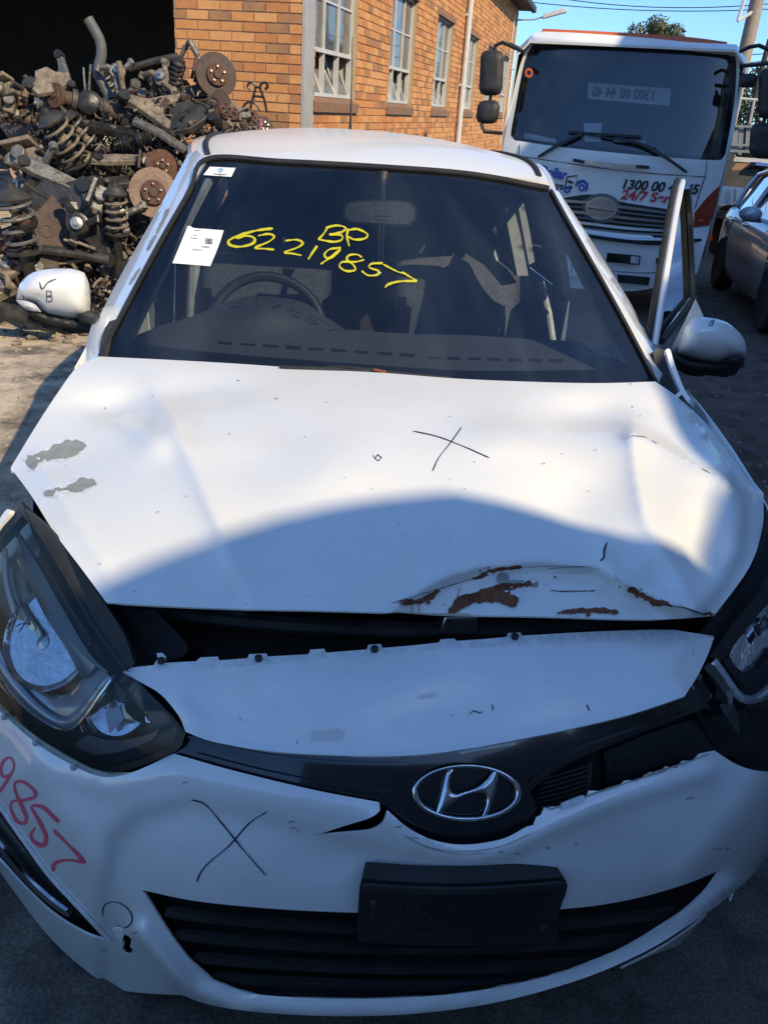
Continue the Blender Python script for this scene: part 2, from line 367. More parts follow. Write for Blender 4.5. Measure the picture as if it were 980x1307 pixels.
def stroke(name, lines, w, F, material, parent=None, lift=.002, t0=.3, t1=3.6, step=4.0, smoothl=True, th=0.0):
    """pen strokes lying on a surface; w is the line width (picture units, one number or one per line)"""
    vs = []; fs = []; k = 0
    for li, l in enumerate(lines):
        ww = w[li] if isinstance(w, (list, tuple)) else w
        p = np.array(crv(l, step) if smoothl else l, float); t = np.gradient(p, axis=0); t /= (np.linalg.norm(t, axis=1)[:, None]+1e-9)
        nrm = np.stack([-t[:, 1], t[:, 0]], 1); n = len(p)
        ph_ = len(l)*1.7+l[0][0]*.13; wv = ww*.5*(1+.22*np.sin(np.arange(n)*.33+ph_)+.13*np.sin(np.arange(n)*.81+ph_*2)) if not th else ww*.5*np.ones(n)
        wv[0] *= .6; wv[-1] *= .6
        a = p+nrm*wv[:, None]; b = p-nrm*wv[:, None]
        Q = np.concatenate([a, b]); X = hit(Q, F, t0, t1, lift=lift)
        D = CAM-X; D /= np.linalg.norm(D, axis=1)[:, None]; k2 = np.concatenate([np.arange(n)/n]*2)
        X = X+D*((k2*.0004+li*.00025)[:, None])
        base = len(vs); vs += [tuple(x) for x in X]
        for i in range(n-1): fs.append((base+i, base+i+1, base+n+i+1, base+n+i))
    return solid(name, vs, [f[::-1] for f in fs], th, material, parent) if th else mesh_obj(name, vs, fs, material, parent, True)
def spline1(xs, ys, ext=True):
    """smooth 1-D table"""
    xs = np.array(xs, float); ys = np.array(ys, float); n = len(xs)
    h = np.diff(xs); d = np.diff(ys)/h; m = np.zeros(n); m[0] = d[0]; m[-1] = d[-1]
    m[1:-1] = (d[:-1]*h[1:]+d[1:]*h[:-1])/(h[1:]+h[:-1])
    X = np.linspace(xs[0], xs[-1], 600); k = np.clip(np.searchsorted(xs, X)-1, 0, n-2); t = (X-xs[k])/h[k]
    Y = (2*t**3-3*t*t+1)*ys[k]+(t**3-2*t*t+t)*h[k]*m[k]+(-2*t**3+3*t*t)*ys[k+1]+(t**3-t*t)*h[k]*m[k+1]
    def f(v):
        v = np.asarray(v, float); r = np.interp(v, X, Y)
        return r+np.where(v < xs[0], (v-xs[0])*m[0], 0)+np.where(v > xs[-1], (v-xs[-1])*m[-1], 0)
    return f
def grid_obj(name, G, material, parent=None, th=0.0, auto=None, flip=False):
    """G: rows x cols x 3"""
    G = np.asarray(G, float); r, c = G.shape[:2]
    fs = [(i*c+j, i*c+j+1, (i+1)*c+j+1, (i+1)*c+j) for i in range(r-1) for j in range(c-1)]
    if flip: fs = [f[::-1] for f in fs]
    return solid(name, G.reshape(-1, 3), fs, th, material, parent) if th else mesh_obj(name, G.reshape(-1, 3), fs, material, parent, True, auto)
def copy_tree(o, parent=None):
    c = o.copy(); COL.objects.link(c)
    if parent is not None: c.parent = parent
    for ch in list(o.children): copy_tree(ch, c)
    return c

# ================================================================ setting
def ground_material():
    m = bpy.data.materials.new('yard_ground'); m.use_nodes = True; n = m.node_tree.nodes; L = m.node_tree.links; b = n['Principled BSDF']
    tc = n.new('ShaderNodeTexCoord')
    def noise(sc, det=6, ro=.6):
        z = n.new('ShaderNodeTexNoise'); z.inputs['Scale'].default_value = sc; z.inputs['Detail'].default_value = det; z.inputs['Roughness'].default_value = ro
        L.new(tc.outputs['Object'], z.inputs['Vector']); return z
    def ramp(z, stops):
        r = n.new('ShaderNodeValToRGB'); e = r.color_ramp.elements
        while len(e) < len(stops): e.new(.5)
        for k, (p, c) in enumerate(stops): e[k].position = p; e[k].color = (*c, 1)
        L.new(z.outputs['Fac'], r.inputs['Fac']); return r
    def mixc(a, bb, f, mode='MIX'):
        x = n.new('ShaderNodeMix'); x.data_type = 'RGBA'; x.blend_type = mode
        if isinstance(f, float): x.inputs['Factor'].default_value = f
        else: L.new(f, x.inputs['Factor'])
        L.new(a, x.inputs['A']); L.new(bb, x.inputs['B']); return x
    big = ramp(noise(.55, 5), [(.3, (.58, .46, .325)), (.5, (.70, .56, .40)), (.72, (.78, .64, .47))])
    fine = ramp(noise(38, 6, .7), [(.25, (.62, .6, .58)), (.75, (1, 1, 1))])
    base = mixc(big.outputs['Color'], fine.outputs['Color'], .8, 'MULTIPLY')
    oil = ramp(noise(1.5, 7, .65), [(.53, (0, 0, 0)), (.62, (1, 1, 1))])
    oilc = n.new('ShaderNodeRGB'); oilc.outputs[0].default_value = (.095, .08, .066, 1)
    oil2 = n.new('ShaderNodeMath'); oil2.operation = 'MULTIPLY'; oil2.inputs[1].default_value = .75; L.new(oil.outputs['Color'], oil2.inputs[0])
    c2 = mixc(base.outputs['Result'], oilc.outputs[0], oil2.outputs[0])
    # the ground turns darker from the car's left side towards the right
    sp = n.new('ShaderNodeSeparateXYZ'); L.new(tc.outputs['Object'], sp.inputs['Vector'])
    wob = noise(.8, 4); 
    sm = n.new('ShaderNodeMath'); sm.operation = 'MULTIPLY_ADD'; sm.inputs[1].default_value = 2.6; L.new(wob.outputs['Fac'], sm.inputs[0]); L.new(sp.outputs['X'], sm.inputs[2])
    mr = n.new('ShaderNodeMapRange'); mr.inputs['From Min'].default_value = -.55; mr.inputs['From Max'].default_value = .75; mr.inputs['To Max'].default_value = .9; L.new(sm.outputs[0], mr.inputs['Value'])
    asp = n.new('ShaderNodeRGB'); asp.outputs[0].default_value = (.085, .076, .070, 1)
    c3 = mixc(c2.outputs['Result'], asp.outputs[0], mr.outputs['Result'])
    pat = ramp(noise(5.5, 9, .72), [(.36, (.42, .41, .40)), (.5, (.95, .94, .93)), (.66, (1.35, 1.3, 1.25))]); c4 = mixc(c3.outputs['Result'], pat.outputs['Color'], .85, 'MULTIPLY')
    agg = ramp(noise(140, 3, .6), [(.38, (.55, .55, .55)), (.62, (1.3, 1.3, 1.3))]); c5 = mixc(c4.outputs['Result'], agg.outputs['Color'], .7, 'MULTIPLY')
    L.new(c5.outputs['Result'], b.inputs['Base Color']); b.inputs['Roughness'].default_value = .92; b.inputs['Specular IOR Level'].default_value = .2
    bp = n.new('ShaderNodeBump'); bp.inputs['Strength'].default_value = .5; bp.inputs['Distance'].default_value = .02
    L.new(noise(25, 8, .7).outputs['Fac'], bp.inputs['Height']); L.new(bp.outputs['Normal'], b.inputs['Normal'])
    return m
M['ground'] = ground_material()
G = [(x, y) for x in (-300, -20, 20, 300) for y in (-300, -20, 40, 500)]
o = mesh_obj('ground', [(x, y, 0) for x, y in G], [(i*4+j, (i+1)*4+j, (i+1)*4+j+1, i*4+j+1) for i in range(3) for j in range(3)], M['ground'])
tag(o, kind='structure')
# loose grit on the yard
gb = MB(); rg = random.Random(3)
for _ in range(1100):
    x, y = (rg.uniform(-3.6, -1.0), rg.uniform(1.2, 7.0)) if rg.random() < .6 else (rg.uniform(.9, 3.4), rg.uniform(.2, 6))
    r = rg.uniform(.003, .013)
    gb.frame((x, y, r*.5), (math.cos(x*9), math.sin(x*9), 0), (-math.sin(x*9), math.cos(x*9), 0), (0, 0, 1), r, r*.7, r*.6, .6)
M['grit'] = mat('grit', (.25, .2, .15), .9, col2=(.4, .34, .27), scale=3)
tag(gb.build('gravel', M['grit'], smooth=False), 'loose grit scattered over the concrete yard', 'gravel', kind='stuff')

# ---------------------------------------------------------------- brick building
BP = np.array([-.234, 8.167, 0.0]); TH = R(20)
BV = np.array([math.sin(TH), math.cos(TH), .024]); BN = np.array([math.cos(TH), -math.sin(TH), 0.0]); BZ = np.array([0, 0, 1.0])
def B(s, u, z): return BP+BV*s+BN*u+BZ*z
def bbox(mb, s0, s1, u0, u1, z0, z1):
    c = [B(s, u, z) for z in (z0, z1) for s, u in ((s0, u0), (s1, u0), (s1, u1), (s0, u1))]
    return mb.add(c, [(0, 3, 2, 1), (4, 5, 6, 7), (0, 1, 5, 4), (1, 2, 6, 5), (2, 3, 7, 6), (3, 0, 4, 7)])
M['mortar'] = mat('mortar', (.50, .38, .24), .9, col2=(.42, .32, .21), scale=8, bump=.4, bscale=60)
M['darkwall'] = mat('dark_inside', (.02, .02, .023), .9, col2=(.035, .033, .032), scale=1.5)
M['steelgrey'] = mat('grey_painted_steel', (.42, .41, .40), .5, col2=(.34, .33, .32), scale=6)
M['whitesteel'] = mat('white_window_steel', (.62, .61, .58), .5, col2=(.5, .49, .46), scale=10)
BRK = [mat('orange_brick', (.64, .285, .095), .88, col2=(.55, .23, .075), scale=14, bump=.35, bscale=90),
       mat('pale_orange_brick', (.70, .345, .13), .88, col2=(.62, .28, .10), scale=14, bump=.35, bscale=90),
       mat('deep_orange_brick', (.56, .225, .08), .88, col2=(.48, .18, .06), scale=14, bump=.35, bscale=90),
       mat('brown_brick', (.44, .21, .09), .88, col2=(.38, .17, .08), scale=14, bump=.35, bscale=90)]
BRK.append(mat('soot_stained_brick', (.30, .16, .085), .9, col2=(.46, .22, .09), scale=9, bump=.4, bscale=90))
bld = empty('brick_building', B(0, 0, 0), 'long orange brick building with tall steel framed windows behind the white car', 'building')
WIN = [(.47+3.14*k, 1.55) for k in range(6)]
SILL, TRAN, TOPW, EAVE, LEN, FRW = 1.80, 2.24, 3.17, 4.45, 18.4, 1.33
mb = MB()
# mortar core: piers between the windows, spandrels below and above, the end wall facing the yard
bbox(mb, .012, LEN, -.30, -.012, -.5, SILL-.12); bbox(mb, .012, LEN, -.30, -.012, TOPW, EAVE)
e = [.012]+[v for s, w in WIN for v in (s, s+w)]+[LEN]
for i in range(0, len(e), 2): bbox(mb, e[i], e[i+1], -.30, -.012, SILL-.12, TOPW)
bbox(mb, .012, .25, -FRW, -.31, -.5, EAVE); bbox(mb, .26, 9, -FRW, -FRW+.2, -.5, EAVE)
mb.build('wall', M['mortar'], bld, smooth=False)
# bricks
rb = random.Random(11); cand = []
def brick_rows(face):
    ph, pl = .086, .240
    for r in range(int(.55/ph), int(EAVE/ph)):
        z0 = r*ph; z1 = z0+.074; off = (r % 2)*.12
        L = LEN if face == 's' else FRW; a = -off
        while a < L:
            s0, s1 = max(a, 0), min(a+pl-.012, L); a += pl
            if s1-s0 < .03: continue
            segs = [(s0, s1)]
            if face == 's' and z1 > SILL-.12 and z0 < TOPW:
                for w0, ww in WIN:
                    ns = []
                    for p, q in segs:
                        if q <= w0 or p >= w0+ww: ns.append((p, q))
                        else:
                            if p < w0-.02: ns.append((p, w0))
                            if q > w0+ww+.02: ns.append((w0+ww, q))
                    segs = ns
            for p, q in segs: cand.append((face, p, q, z0, z1))
brick_rows('s'); brick_rows('f')
def proj(X):
    d = np.asarray(X, float)-CAM; w = d@FW
    return 490+FPX*(d@RGT)/w, 653.5-FPX*(d@UPV)/w, w
def brick_geo(mb, c):
    f, p, q, z0, z1 = c; j = rb.uniform(-.003, .003)
    if f == 's': bbox(mb, p+(.001 if p > 0 else 0), q, -.10, j, z0+rb.uniform(-.0015, .0015), z1+rb.uniform(-.0015, .0015))
    else: bbox(mb, j, .10, -q, -p-(.101 if p < .01 else 0), z0, z1)
key = []
for c in cand:
    X = B((c[1]+c[2])/2, 0, (c[3]+c[4])/2) if c[0] == 's' else B(0, -(c[1]+c[2])/2, (c[3]+c[4])/2)
    x, y, w = proj(X); vis = 215 < x < 612 and -8 < y < 195
    key.append((0 if vis else 1, w*(1.0 if c[0] == 'f' else 1.25)))
order = sorted(range(len(cand)), key=lambda i: key[i]); rest = MB()
for k, i in enumerate(order):
    if k < 296 and key[i][0] == 0:
        b1 = MB(); brick_geo(b1, cand[i]); b1.build('brick', BRK[rb.choice((0, 0, 0, 0, 1, 1, 1, 2, 2, 3, 4))], bld, smooth=False)
parts = [MB() for _ in BRK]
for i in order[296:]: brick_geo(rest, cand[i])
me_rest = rest.build('brickwork', BRK, bld, smooth=False); me_rest['kind'] = 'stuff'
nb = len(me_rest.data.polygons)//6
idx = np.repeat([rb.choice((0, 0, 0, 0, 1, 1, 1, 2, 2, 3, 4)) for _ in range(nb)], 6); me_rest.data.polygons.foreach_set('material_index', [int(v) for v in idx])
# windows
M['winglass'] = glass('factory_window_glass', (.5, .55, .55), extra=.22, dust=.22, dcol=(.42, .43, .42), rough=.03)
M['sillbrick'] = mat('brown_sill_brick', (.22, .12, .07), .85, col2=(.30, .17, .10), scale=18, bump=.3, bscale=80)
for k, (s0, ww) in enumerate(WIN):
    s1 = s0+ww; f = MB(); t = .028
    bbox(f, s0, s0+t, -.13, -.07, SILL, TOPW); bbox(f, s1-t, s1, -.13, -.07, SILL, TOPW); bbox(f, s0+t, s1-t, -.13, -.07, SILL, SILL+t*1.3); bbox(f, s0+t, s1-t, -.13, -.07, TOPW-t, TOPW)
    bbox(f, s0+t, s1-t, -.13, -.065, TRAN-.02, TRAN+.02)
    zz = (TRAN+TOPW)/2; 
    for j in (1, 2): sx = s0+ww*j/3; bbox(f, sx-.012, sx+.012, -.128, -.072, TRAN+.02, TOPW-t); bbox(f, sx-.012, sx+.012, -.128, -.072, SILL+t*1.3, TRAN-.02)
    for j in range(3): bbox(f, s0+ww*j/3+.028, s0+ww*(j+1)/3-.028, -.122, -.078, zz-.010, zz+.010)
    fr = f.build('window', M['whitesteel'], bld, smooth=False)
    for j in range(3):
        a, c = s0+ww*j/3+.012, s0+ww*(j+1)/3-.012
        for z0, z1 in ((TRAN+.02, zz-.01), (zz+.01, TOPW-.02)):
            p = MB(); bbox(p, a, c, -.102, -.098, z0, z1); p.build('pane', M['winglass'], fr, smooth=False)
        p = MB(); lean = .16+.05*((j+k) % 2); q0, q1 = SILL+.03, TRAN-.02   # hopper panes standing open
        vs = [B(a, -.10, q0), B(c, -.10, q0), B(c, -.10-lean, q1), B(a, -.10-lean, q1), B(a, -.104, q0), B(c, -.104, q0), B(c, -.104-lean, q1), B(a, -.104-lean, q1)]
        p.add(vs, [(0, 1, 2, 3), (7, 6, 5, 4), (0, 4, 5, 1), (1, 5, 6, 2), (2, 6, 7, 3), (3, 7, 4, 0)]); p.build('hopper_pane', M['winglass'], fr, smooth=False)
        for e0 in (a, c-.016): MB().tube([B(e0+.008, -.097, q0), B(e0+.008, -.097-lean, q1)], .010, 5).build('sash_bar', M['whitesteel'], fr, smooth=False)
    sb = MB(); nbk = 17
    for j in range(nbk):
        a = s0-.06+(ww+.12)*j/nbk; c = a+(ww+.12)/nbk-.010
        sb.add([B(a, -.06, SILL-.13), B(c, -.06, SILL-.13), B(c, .035, SILL-.15), B(a, .035, SILL-.15), B(a, -.06, SILL-.005), B(c, -.06, SILL-.005), B(c, .035, SILL-.055), B(a, .035, SILL-.055)],
               [(0, 3, 2, 1), (4, 5, 6, 7), (0, 1, 5, 4), (1, 2, 6, 5), (2, 3, 7, 6), (3, 0, 4, 7)])
    sb.build('window_sill', M['sillbrick'], bld, smooth=False)
    l = MB(); bbox(l, s0-.08, s1+.08, -.06, .012, TOPW-.002, TOPW+.07); l.build('lintel', M['sillbrick'], bld, smooth=False)
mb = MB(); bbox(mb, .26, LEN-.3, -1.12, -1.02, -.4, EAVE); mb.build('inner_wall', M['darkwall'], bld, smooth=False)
mb = MB(); bbox(mb, -.25, LEN+.35, -6.2, .34, EAVE, EAVE+.06); bbox(mb, -.25, LEN+.35, .34, .46, EAVE-.04, EAVE+.10); mb.build('gutter', M['black_dusty'], bld, smooth=False)
mb = MB(); bbox(mb, .03, .30, .004, .05, -.1, EAVE-.02); mb.build('steel_column', M['steelgrey'], bld, smooth=False, bevel=.006)
mb = MB(); mb.tube([B(9.42, .075, -.2), B(9.42, .075, EAVE-.05)], .055, 12); dp = mb.build('downpipe', M['whitesteel'], bld)
for z in (1.0, 2.2, 3.4): mb = MB(); bbox(mb, 9.34, 9.50, .005, .05, z, z+.04); mb.build('pipe_clip', M['whitesteel'], dp, smooth=False)
mb = MB(); mb.tube([B(17.2, .03, 1.0), B(17.2, .03, EAVE-.1)], .02, 8); mb.build('conduit', M['whitesteel'], bld)
fl = empty('flood_light', B(18.0, .5, 4.0), 'white flood lamp on a bracket at the far corner of the brick building', 'lamp')
mb = MB(); mb.frame(B(18.0, 1.05, 4.35), BN*.9+BZ*.25, BV, BZ, .34, .10, .06, .9); mb.build('lamp_head', M['whitesteel'], fl, smooth=False, bevel=.02)
mb = MB(); mb.tube([B(18.0, .0, 4.15), B(18.0, .5, 4.18), B(18.0, .8, 4.27)], .02, 8); mb.build('bracket', M['steelgrey'], fl)

# ---------------------------------------------------------------- dark open shed to the left
sh = empty('open_shed', (-6, 15, 0), 'dark open fronted shed behind the heap of suspension parts', 'shed')
def rotbox(mb, s0, s1, u0, u1, z0, z1): return bbox(mb, s0, s1, u0, u1, z0, z1)
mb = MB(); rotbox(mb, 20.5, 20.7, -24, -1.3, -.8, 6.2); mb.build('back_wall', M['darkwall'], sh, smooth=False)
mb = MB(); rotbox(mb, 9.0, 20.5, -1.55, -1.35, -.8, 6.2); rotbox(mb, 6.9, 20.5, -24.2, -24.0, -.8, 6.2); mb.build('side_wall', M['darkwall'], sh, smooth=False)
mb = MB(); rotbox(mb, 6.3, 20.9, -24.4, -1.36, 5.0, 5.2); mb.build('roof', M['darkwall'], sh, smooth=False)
M['redtool'] = mat('red_enamel', (.35, .02, .02), .4, col2=(.25, .015, .015), scale=8)
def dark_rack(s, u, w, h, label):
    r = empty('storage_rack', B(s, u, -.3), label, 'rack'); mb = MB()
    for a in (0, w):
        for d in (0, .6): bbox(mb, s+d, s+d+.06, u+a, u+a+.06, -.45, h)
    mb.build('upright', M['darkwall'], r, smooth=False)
    for z in np.arange(.3, h, .7):
        m2 = MB(); bbox(m2, s, s+.66, u, u+w+.06, z, z+.05); m2.build('shelf', M['black_dusty'], r, smooth=False)
    m2 = MB(); rr = random.Random(int(abs(u)*7))
    for z in np.arange(.35, h-.3, .7):
        for q in range(3):
            u0 = u+.1+w*q/3; bbox(m2, s+.05, s+.5, u0, u0+rr.uniform(.25, .5), z+.004, z+rr.uniform(.2, .5))
    m2.build('box_row', M['steelgrey'], r, smooth=False)
dark_rack(16, -6.6, 1.8, 3.6, 'tall dark rack deep inside the open shed')
dark_rack(17, -10.2, 1.6, 3.0, 'lower dark rack at the far left inside the open shed')
rc = empty('tool_chest', B(13.5, -7.2, 0), 'red tool chest standing in the dark shed at the left edge', 'tool chest')
mb = MB(); bbox(mb, 13.5, 14.1, -7.6, -6.9, -.2, .75); mb.build('cabinet', M['redtool'], rc, smooth=False, bevel=.01)
for z in (.1, .35, .6):
    mb = MB(); bbox(mb, 13.485, 13.5, -7.55, -6.95, z-.1, z+.08); mb.build('drawer', M['redtool'], rc, smooth=False)

# ---------------------------------------------------------------- unseen buildings added behind and beside the photographer to shade the yard
M['tin'] = mat('corrugated_steel', (.30, .31, .32), .55, col2=(.22, .225, .23), scale=2.2)
M['tin_roof'] = mat('rusty_roof_sheet', (.30, .27, .25), .6, col2=(.24, .18, .15), scale=1.5)
def prism(mb, poly, y0, y1):
    n = len(poly); vs = [(x, y0, z) for x, z in poly]+[(x, y1, z) for x, z in poly]
    return mb.add(vs, [tuple(range(n)), tuple(range(2*n-1, n-1, -1))]+[(i, i+n, (i+1) % n+n, (i+1) % n) for i in range(n)])
SHY = -4.0
GAB = [(-4.5, 0), (-4.5, 2.1), (-1.6, 2.2), (-1.55, 3.4), (1.2, 3.55), (1.25, 3.8), (2.0, 4.25), (2.292, 4.443), (2.412, 4.505), (2.538, 4.56), (2.65, 4.605), (2.761, 4.639), (2.884, 4.667), (3.005, 4.687), (3.084, 4.66), (3.154, 4.63), (3.243, 4.567), (3.34, 4.53), (3.34, 0)]  # outline traced back from the bonnet shadow edge; low left annex added for ground shade
ws = empty('workshop', (0, SHY, 0), 'unseen corrugated workshop with a low gable behind the photographer', 'workshop')
mb = MB(); prism(mb, GAB, SHY-5, SHY); mb.build('wall', M['tin'], ws, smooth=False)
mb = MB()
for x in np.arange(-4.4, 3.3, .20):
    zt = np.interp(x, [p[0] for p in GAB[1:18]], [p[1] for p in GAB[1:18]])
    mb.tube([(x, SHY+.004, 0), (x, SHY+.004, zt-.04)], .022, 6)
mb.build('wall_rib', M['tin'], ws, smooth=False)['kind'] = 'stuff'
SHADE_OUTLINE = [(3.36, 0), (3.36, 4.515), (3.465, 4.592), (3.595, 4.697), (3.754, 4.815), (3.90, 4.945), (3.985, 5.05), (4.043, 5.15), (4.105, 5.253), (4.7, 5.9), (6.5, 6.7), (10, 6.7), (10, 0)]  # unseen occluder outline, traced back from the bonnet's right shadow edge
hs = empty('tall_shade_caster', (6, SHY, 0), 'unseen tall hall standing right of the workshop behind the photographer', 'occluder')
mb = MB(); prism(mb, SHADE_OUTLINE, SHY-5, SHY-.002); mb.build('wall', M['tin'], hs, smooth=False)
ss = empty('side_shade_caster', (8, 2, 0), 'unseen added storehouse along the right side of the yard', 'shadeblock')
mb = MB(); mb.box(6.7, 10, -3.9, 7.2, 0, 7.15); mb.build('wall', M['tin'], ss, smooth=False)  # out-of-view block added to keep the truck and right yard in shade
mb = MB(); mb.box(6.55, 10.2, -3.98, 7.35, 7.15, 7.3); mb.build('roof', M['tin_roof'], ss, smooth=False)

# ================================================================ the wrecked white hatchback (x right, y back, z up; nose at y = 0)
car = empty('hatchback_car', (0, 2, 0), 'damaged white hatchback with buckled bonnet and yellow writing on its windscreen', 'car')
plan = lambda x: .38*(np.abs(x)/.85)**2.4
pr_b = spline1([.05, .12, .18, .25, .36, .46, .54, .60, .66, .72, .80, .90], [.040, .028, .018, .008, .0, .0, .012, .032, .068, .12, .20, .32])
pr_n = spline1([.50, .60, .66, .71, .755, .79, .815, .835, .85], [.02, .04, .062, .092, .135, .19, .25, .33, .42])
pr_h = spline1([.40, .48, .56, .64, .72, .80, .88, .96], [.03, .02, .025, .05, .09, .145, .205, .28])
# ---- front bumper: the dents and rolled edges are part of the surface
BL1 = [(128, 1230), (134, 1130), (146, 1072), (178, 1040), (240, 1024), (330, 1040), (420, 1066), (500, 1086)]
BL2 = [(490, 1042), (530, 1072), (570, 1090), (605, 1093), (645, 1084), (690, 1062), (760, 1030), (900, 985)]
BL3 = [(870, 1120), (920, 1060), (960, 1010), (985, 960)]
@memo
def bump_disp(px, py):
    d1 = pdist(px, py, BL1, True); a = np.clip((px-60)/90, 0, 1)*np.clip((560-px)/80, 0, 1)
    e = .019/(1+np.exp(-d1/6.))*np.exp(-np.maximum(d1, 0)/120.)*a              # shallow recess under the headlamp
    d2 = pdist(px, py, BL2); e = e-.012*np.exp(-(d2/13.)**2)                     # rolled lip under the badge
    e = e-.006*np.exp(-(pdist(px, py, [(0, 925), (70, 985), (140, 1005), (215, 985), (330, 1010), (470, 1040)])/14.)**2)
    d3 = pdist(px, py, BL3); e = e-.010*np.exp(-(d3/24.)**2)
    e = e+.006*gauss(px, py, 760, 1080, 60, 30)+.004*gauss(px, py, 420, 1100, 50, 22)+.004*np.sin(px/37.+py/61.)*gauss(px, py, 820, 1060, 90, 60)
    e = e-.010*np.exp(-(pdist(px, py, [(40, 985), (100, 1060), (160, 1150), (215, 1250)])/26.)**2)  # cheek edge
    lip = pdist(px, py, [(180, 1190), (245, 1262), (300, 1284), (400, 1292), (520, 1292), (650, 1277), (760, 1250), (850, 1205), (930, 1130)])
    return e-.016*np.exp(-(lip/13.)**2)
def F_bump(x, y, z, px, py): return y-plan(x)-pr_b(z)-bump_disp(px, py)
def F_b0(x, y, z, px, py): return y-plan(x)-pr_b(z)
def off(F, d): return lambda x, y, z, px, py: F(x, y-d, z, px, py)
GR = loop([(182, 1136), (250, 1150), (350, 1160), (455, 1165), (590, 1168), (722, 1160), (800, 1149), (870, 1130), (920, 1110)],
          [(920, 1110), (895, 1142), (850, 1178), (780, 1218), (700, 1246), (600, 1266), (500, 1274), (400, 1274), (320, 1268), (272, 1252)],
          [(272, 1252), (240, 1222), (212, 1184), (182, 1136)])
FOG = loop([(-34, 985), (0, 1030), (30, 1074), (64, 1122), (100, 1162), (135, 1200)], [(135, 1200), (110, 1192), (70, 1168), (35, 1136), (0, 1098), (-34, 1062)], [(-34, 1062), (-34, 985)])
BO = loop([(-44, 868), (0, 908), (42, 945), (84, 972), (128, 991), (168, 986), (222, 962)],
          [(222, 962), (300, 984), (400, 1008), (484, 1024)], [(484, 1024), (485, 1034), (472, 1044), (440, 1054), (401, 1067)], [(401, 1067), (440, 1064), (472, 1060), (488, 1050), (494, 1034)],
          [(494, 1034), (520, 1056), (552, 1072), (592, 1078), (640, 1071), (672, 1055)], [(672, 1055), (680, 1053), (684, 1043), (690, 1040), (694, 1031), (712, 1029)],
          [(712, 1029), (728, 1026)], [(728, 1026), (731, 1020), (748, 1018)], [(748, 1018), (751, 1009)], [(751, 1009), (772, 1009), (790, 1003)], [(790, 1003), (797, 996), (812, 997)], [(812, 997), (829, 985)], [(829, 985), (839, 988), (849, 978)], [(849, 978), (863, 980), (870, 971)], [(870, 971), (885, 970), (892, 962)], [(892, 962), (911, 958)], [(911, 958), (940, 976), (966, 984), (990, 986), (1000, 985)],
          [(1000, 985), (1000, 1056), (984, 1086), (956, 1120), (920, 1152), (880, 1180), (820, 1216), (740, 1250), (640, 1278), (540, 1293), (440, 1297), (340, 1293), (270, 1283), (232, 1270)],
          [(232, 1270), (190, 1268), (150, 1262), (112, 1240), (60, 1192), (0, 1112), (-44, 1046)], [(-44, 1046), (-44, 868)], step=6)
HOLE = loop([(153, 1197), (160, 1193), (168, 1199), (166, 1208), (170, 1213), (162, 1219), (156, 1212), (158, 1205), (153, 1197)], step=4)
bumper = sheet('front_bumper', BO, F_bump, M['paint'], car, holes=[GR, FOG, HOLE], sp=8, th=.004)
bumper['label'] = 'cracked white front bumper'
# fold of the bottom lip and the torn-off lip end on the right
lip = sheet('bumper_lip', loop([(792, 1237), (850, 1206), (905, 1165), (940, 1120)], [(940, 1120), (925, 1160), (905, 1190), (880, 1203)], [(880, 1203), (840, 1216), (792, 1237)]), off(F_b0, .045), M['paint'], car, sp=7, th=.004)
# edges that face down behind the openings: dark inner liners
lin = sheet('bumper_liner', loop([(-40, 950), (0, 1000), (80, 1100), (150, 1200), (250, 1262)], [(250, 1262), (400, 1285), (560, 1285), (740, 1242), (900, 1140), (990, 1060)], [(990, 1060), (1000, 990), (900, 975), (700, 1045)], [(700, 1045), (600, 1090), (480, 1060), (220, 975), (120, 1005), (20, 950), (-40, 900)], [(-40, 900), (-40, 950)]), off(F_b0, .075), M['void'], car, sp=16, th=0)
# ---- lower grille
lg = sheet('lower_grille', [tuple(p) for p in np.array(GR)*1.0], off(F_b0, .045), M['void'], car, sp=12, th=.004)
for k, yc in enumerate((1182, 1207, 1232, 1254, 1270)):
    l_ = [(x, yc-(24-k*2)*((x-540)/340.)**2) for x in np.linspace(190, 910, 61)]
    ok_ = inside(l_, GR); l_ = [p for p, q in zip(l_, ok_) if q]
    stroke('grille_slat', [l_[1:-1:3]+[l_[-2]]], 9-k*.4, off(F_b0, .024), M['black'], lg, lift=0, th=.010, step=12)
# numberplate holder
NP = loop([(462, 1121), (530, 1126), (600, 1127), (670, 1123), (719, 1119)], [(719, 1119), (724, 1130), (720, 1146), (714, 1162), (712, 1203)], [(712, 1203), (640, 1207), (560, 1207), (456, 1203)], [(456, 1203), (457, 1160), (459, 1132), (462, 1121)])
F_np = lambda x, y, z, px, py: y-.035*np.abs(x/.2)**2+.022
pl = sheet('number_plate_holder', NP, F_np, M['black'], car, sp=10, th=.030)
stroke('holder_rim', [[(464, 1130), (530, 1134), (600, 1135), (670, 1131), (718, 1127)]], 7, F_np, M['black_dusty'], pl, lift=.004, th=.005)
stroke('embossed_mark', [[(478, 1150), (474, 1190)], [(513, 1146), (507, 1192)], [(557, 1152), (540, 1149), (533, 1160), (545, 1168), (556, 1178), (548, 1190), (532, 1188)],
                         [(585, 1165), (596, 1167)], [(616, 1194), (611, 1178), (622, 1158), (634, 1156)], [(690, 1148), (672, 1148), (658, 1165), (660, 1186), (672, 1194)], [(694, 1182), (690, 1188)]], 2.6, F_np, M['black_dusty'], pl, lift=.003)
for p in ((477, 1152), (692, 1183)):
    b = MB(); c = hit([p], F_np, lift=.003)[0]; b.lathe(c, (0, -1, .35), [(.006, 0), (.006, .003), (.003, .004), (0, .004)], 10); b.build('screw', M['black_dusty'], pl)
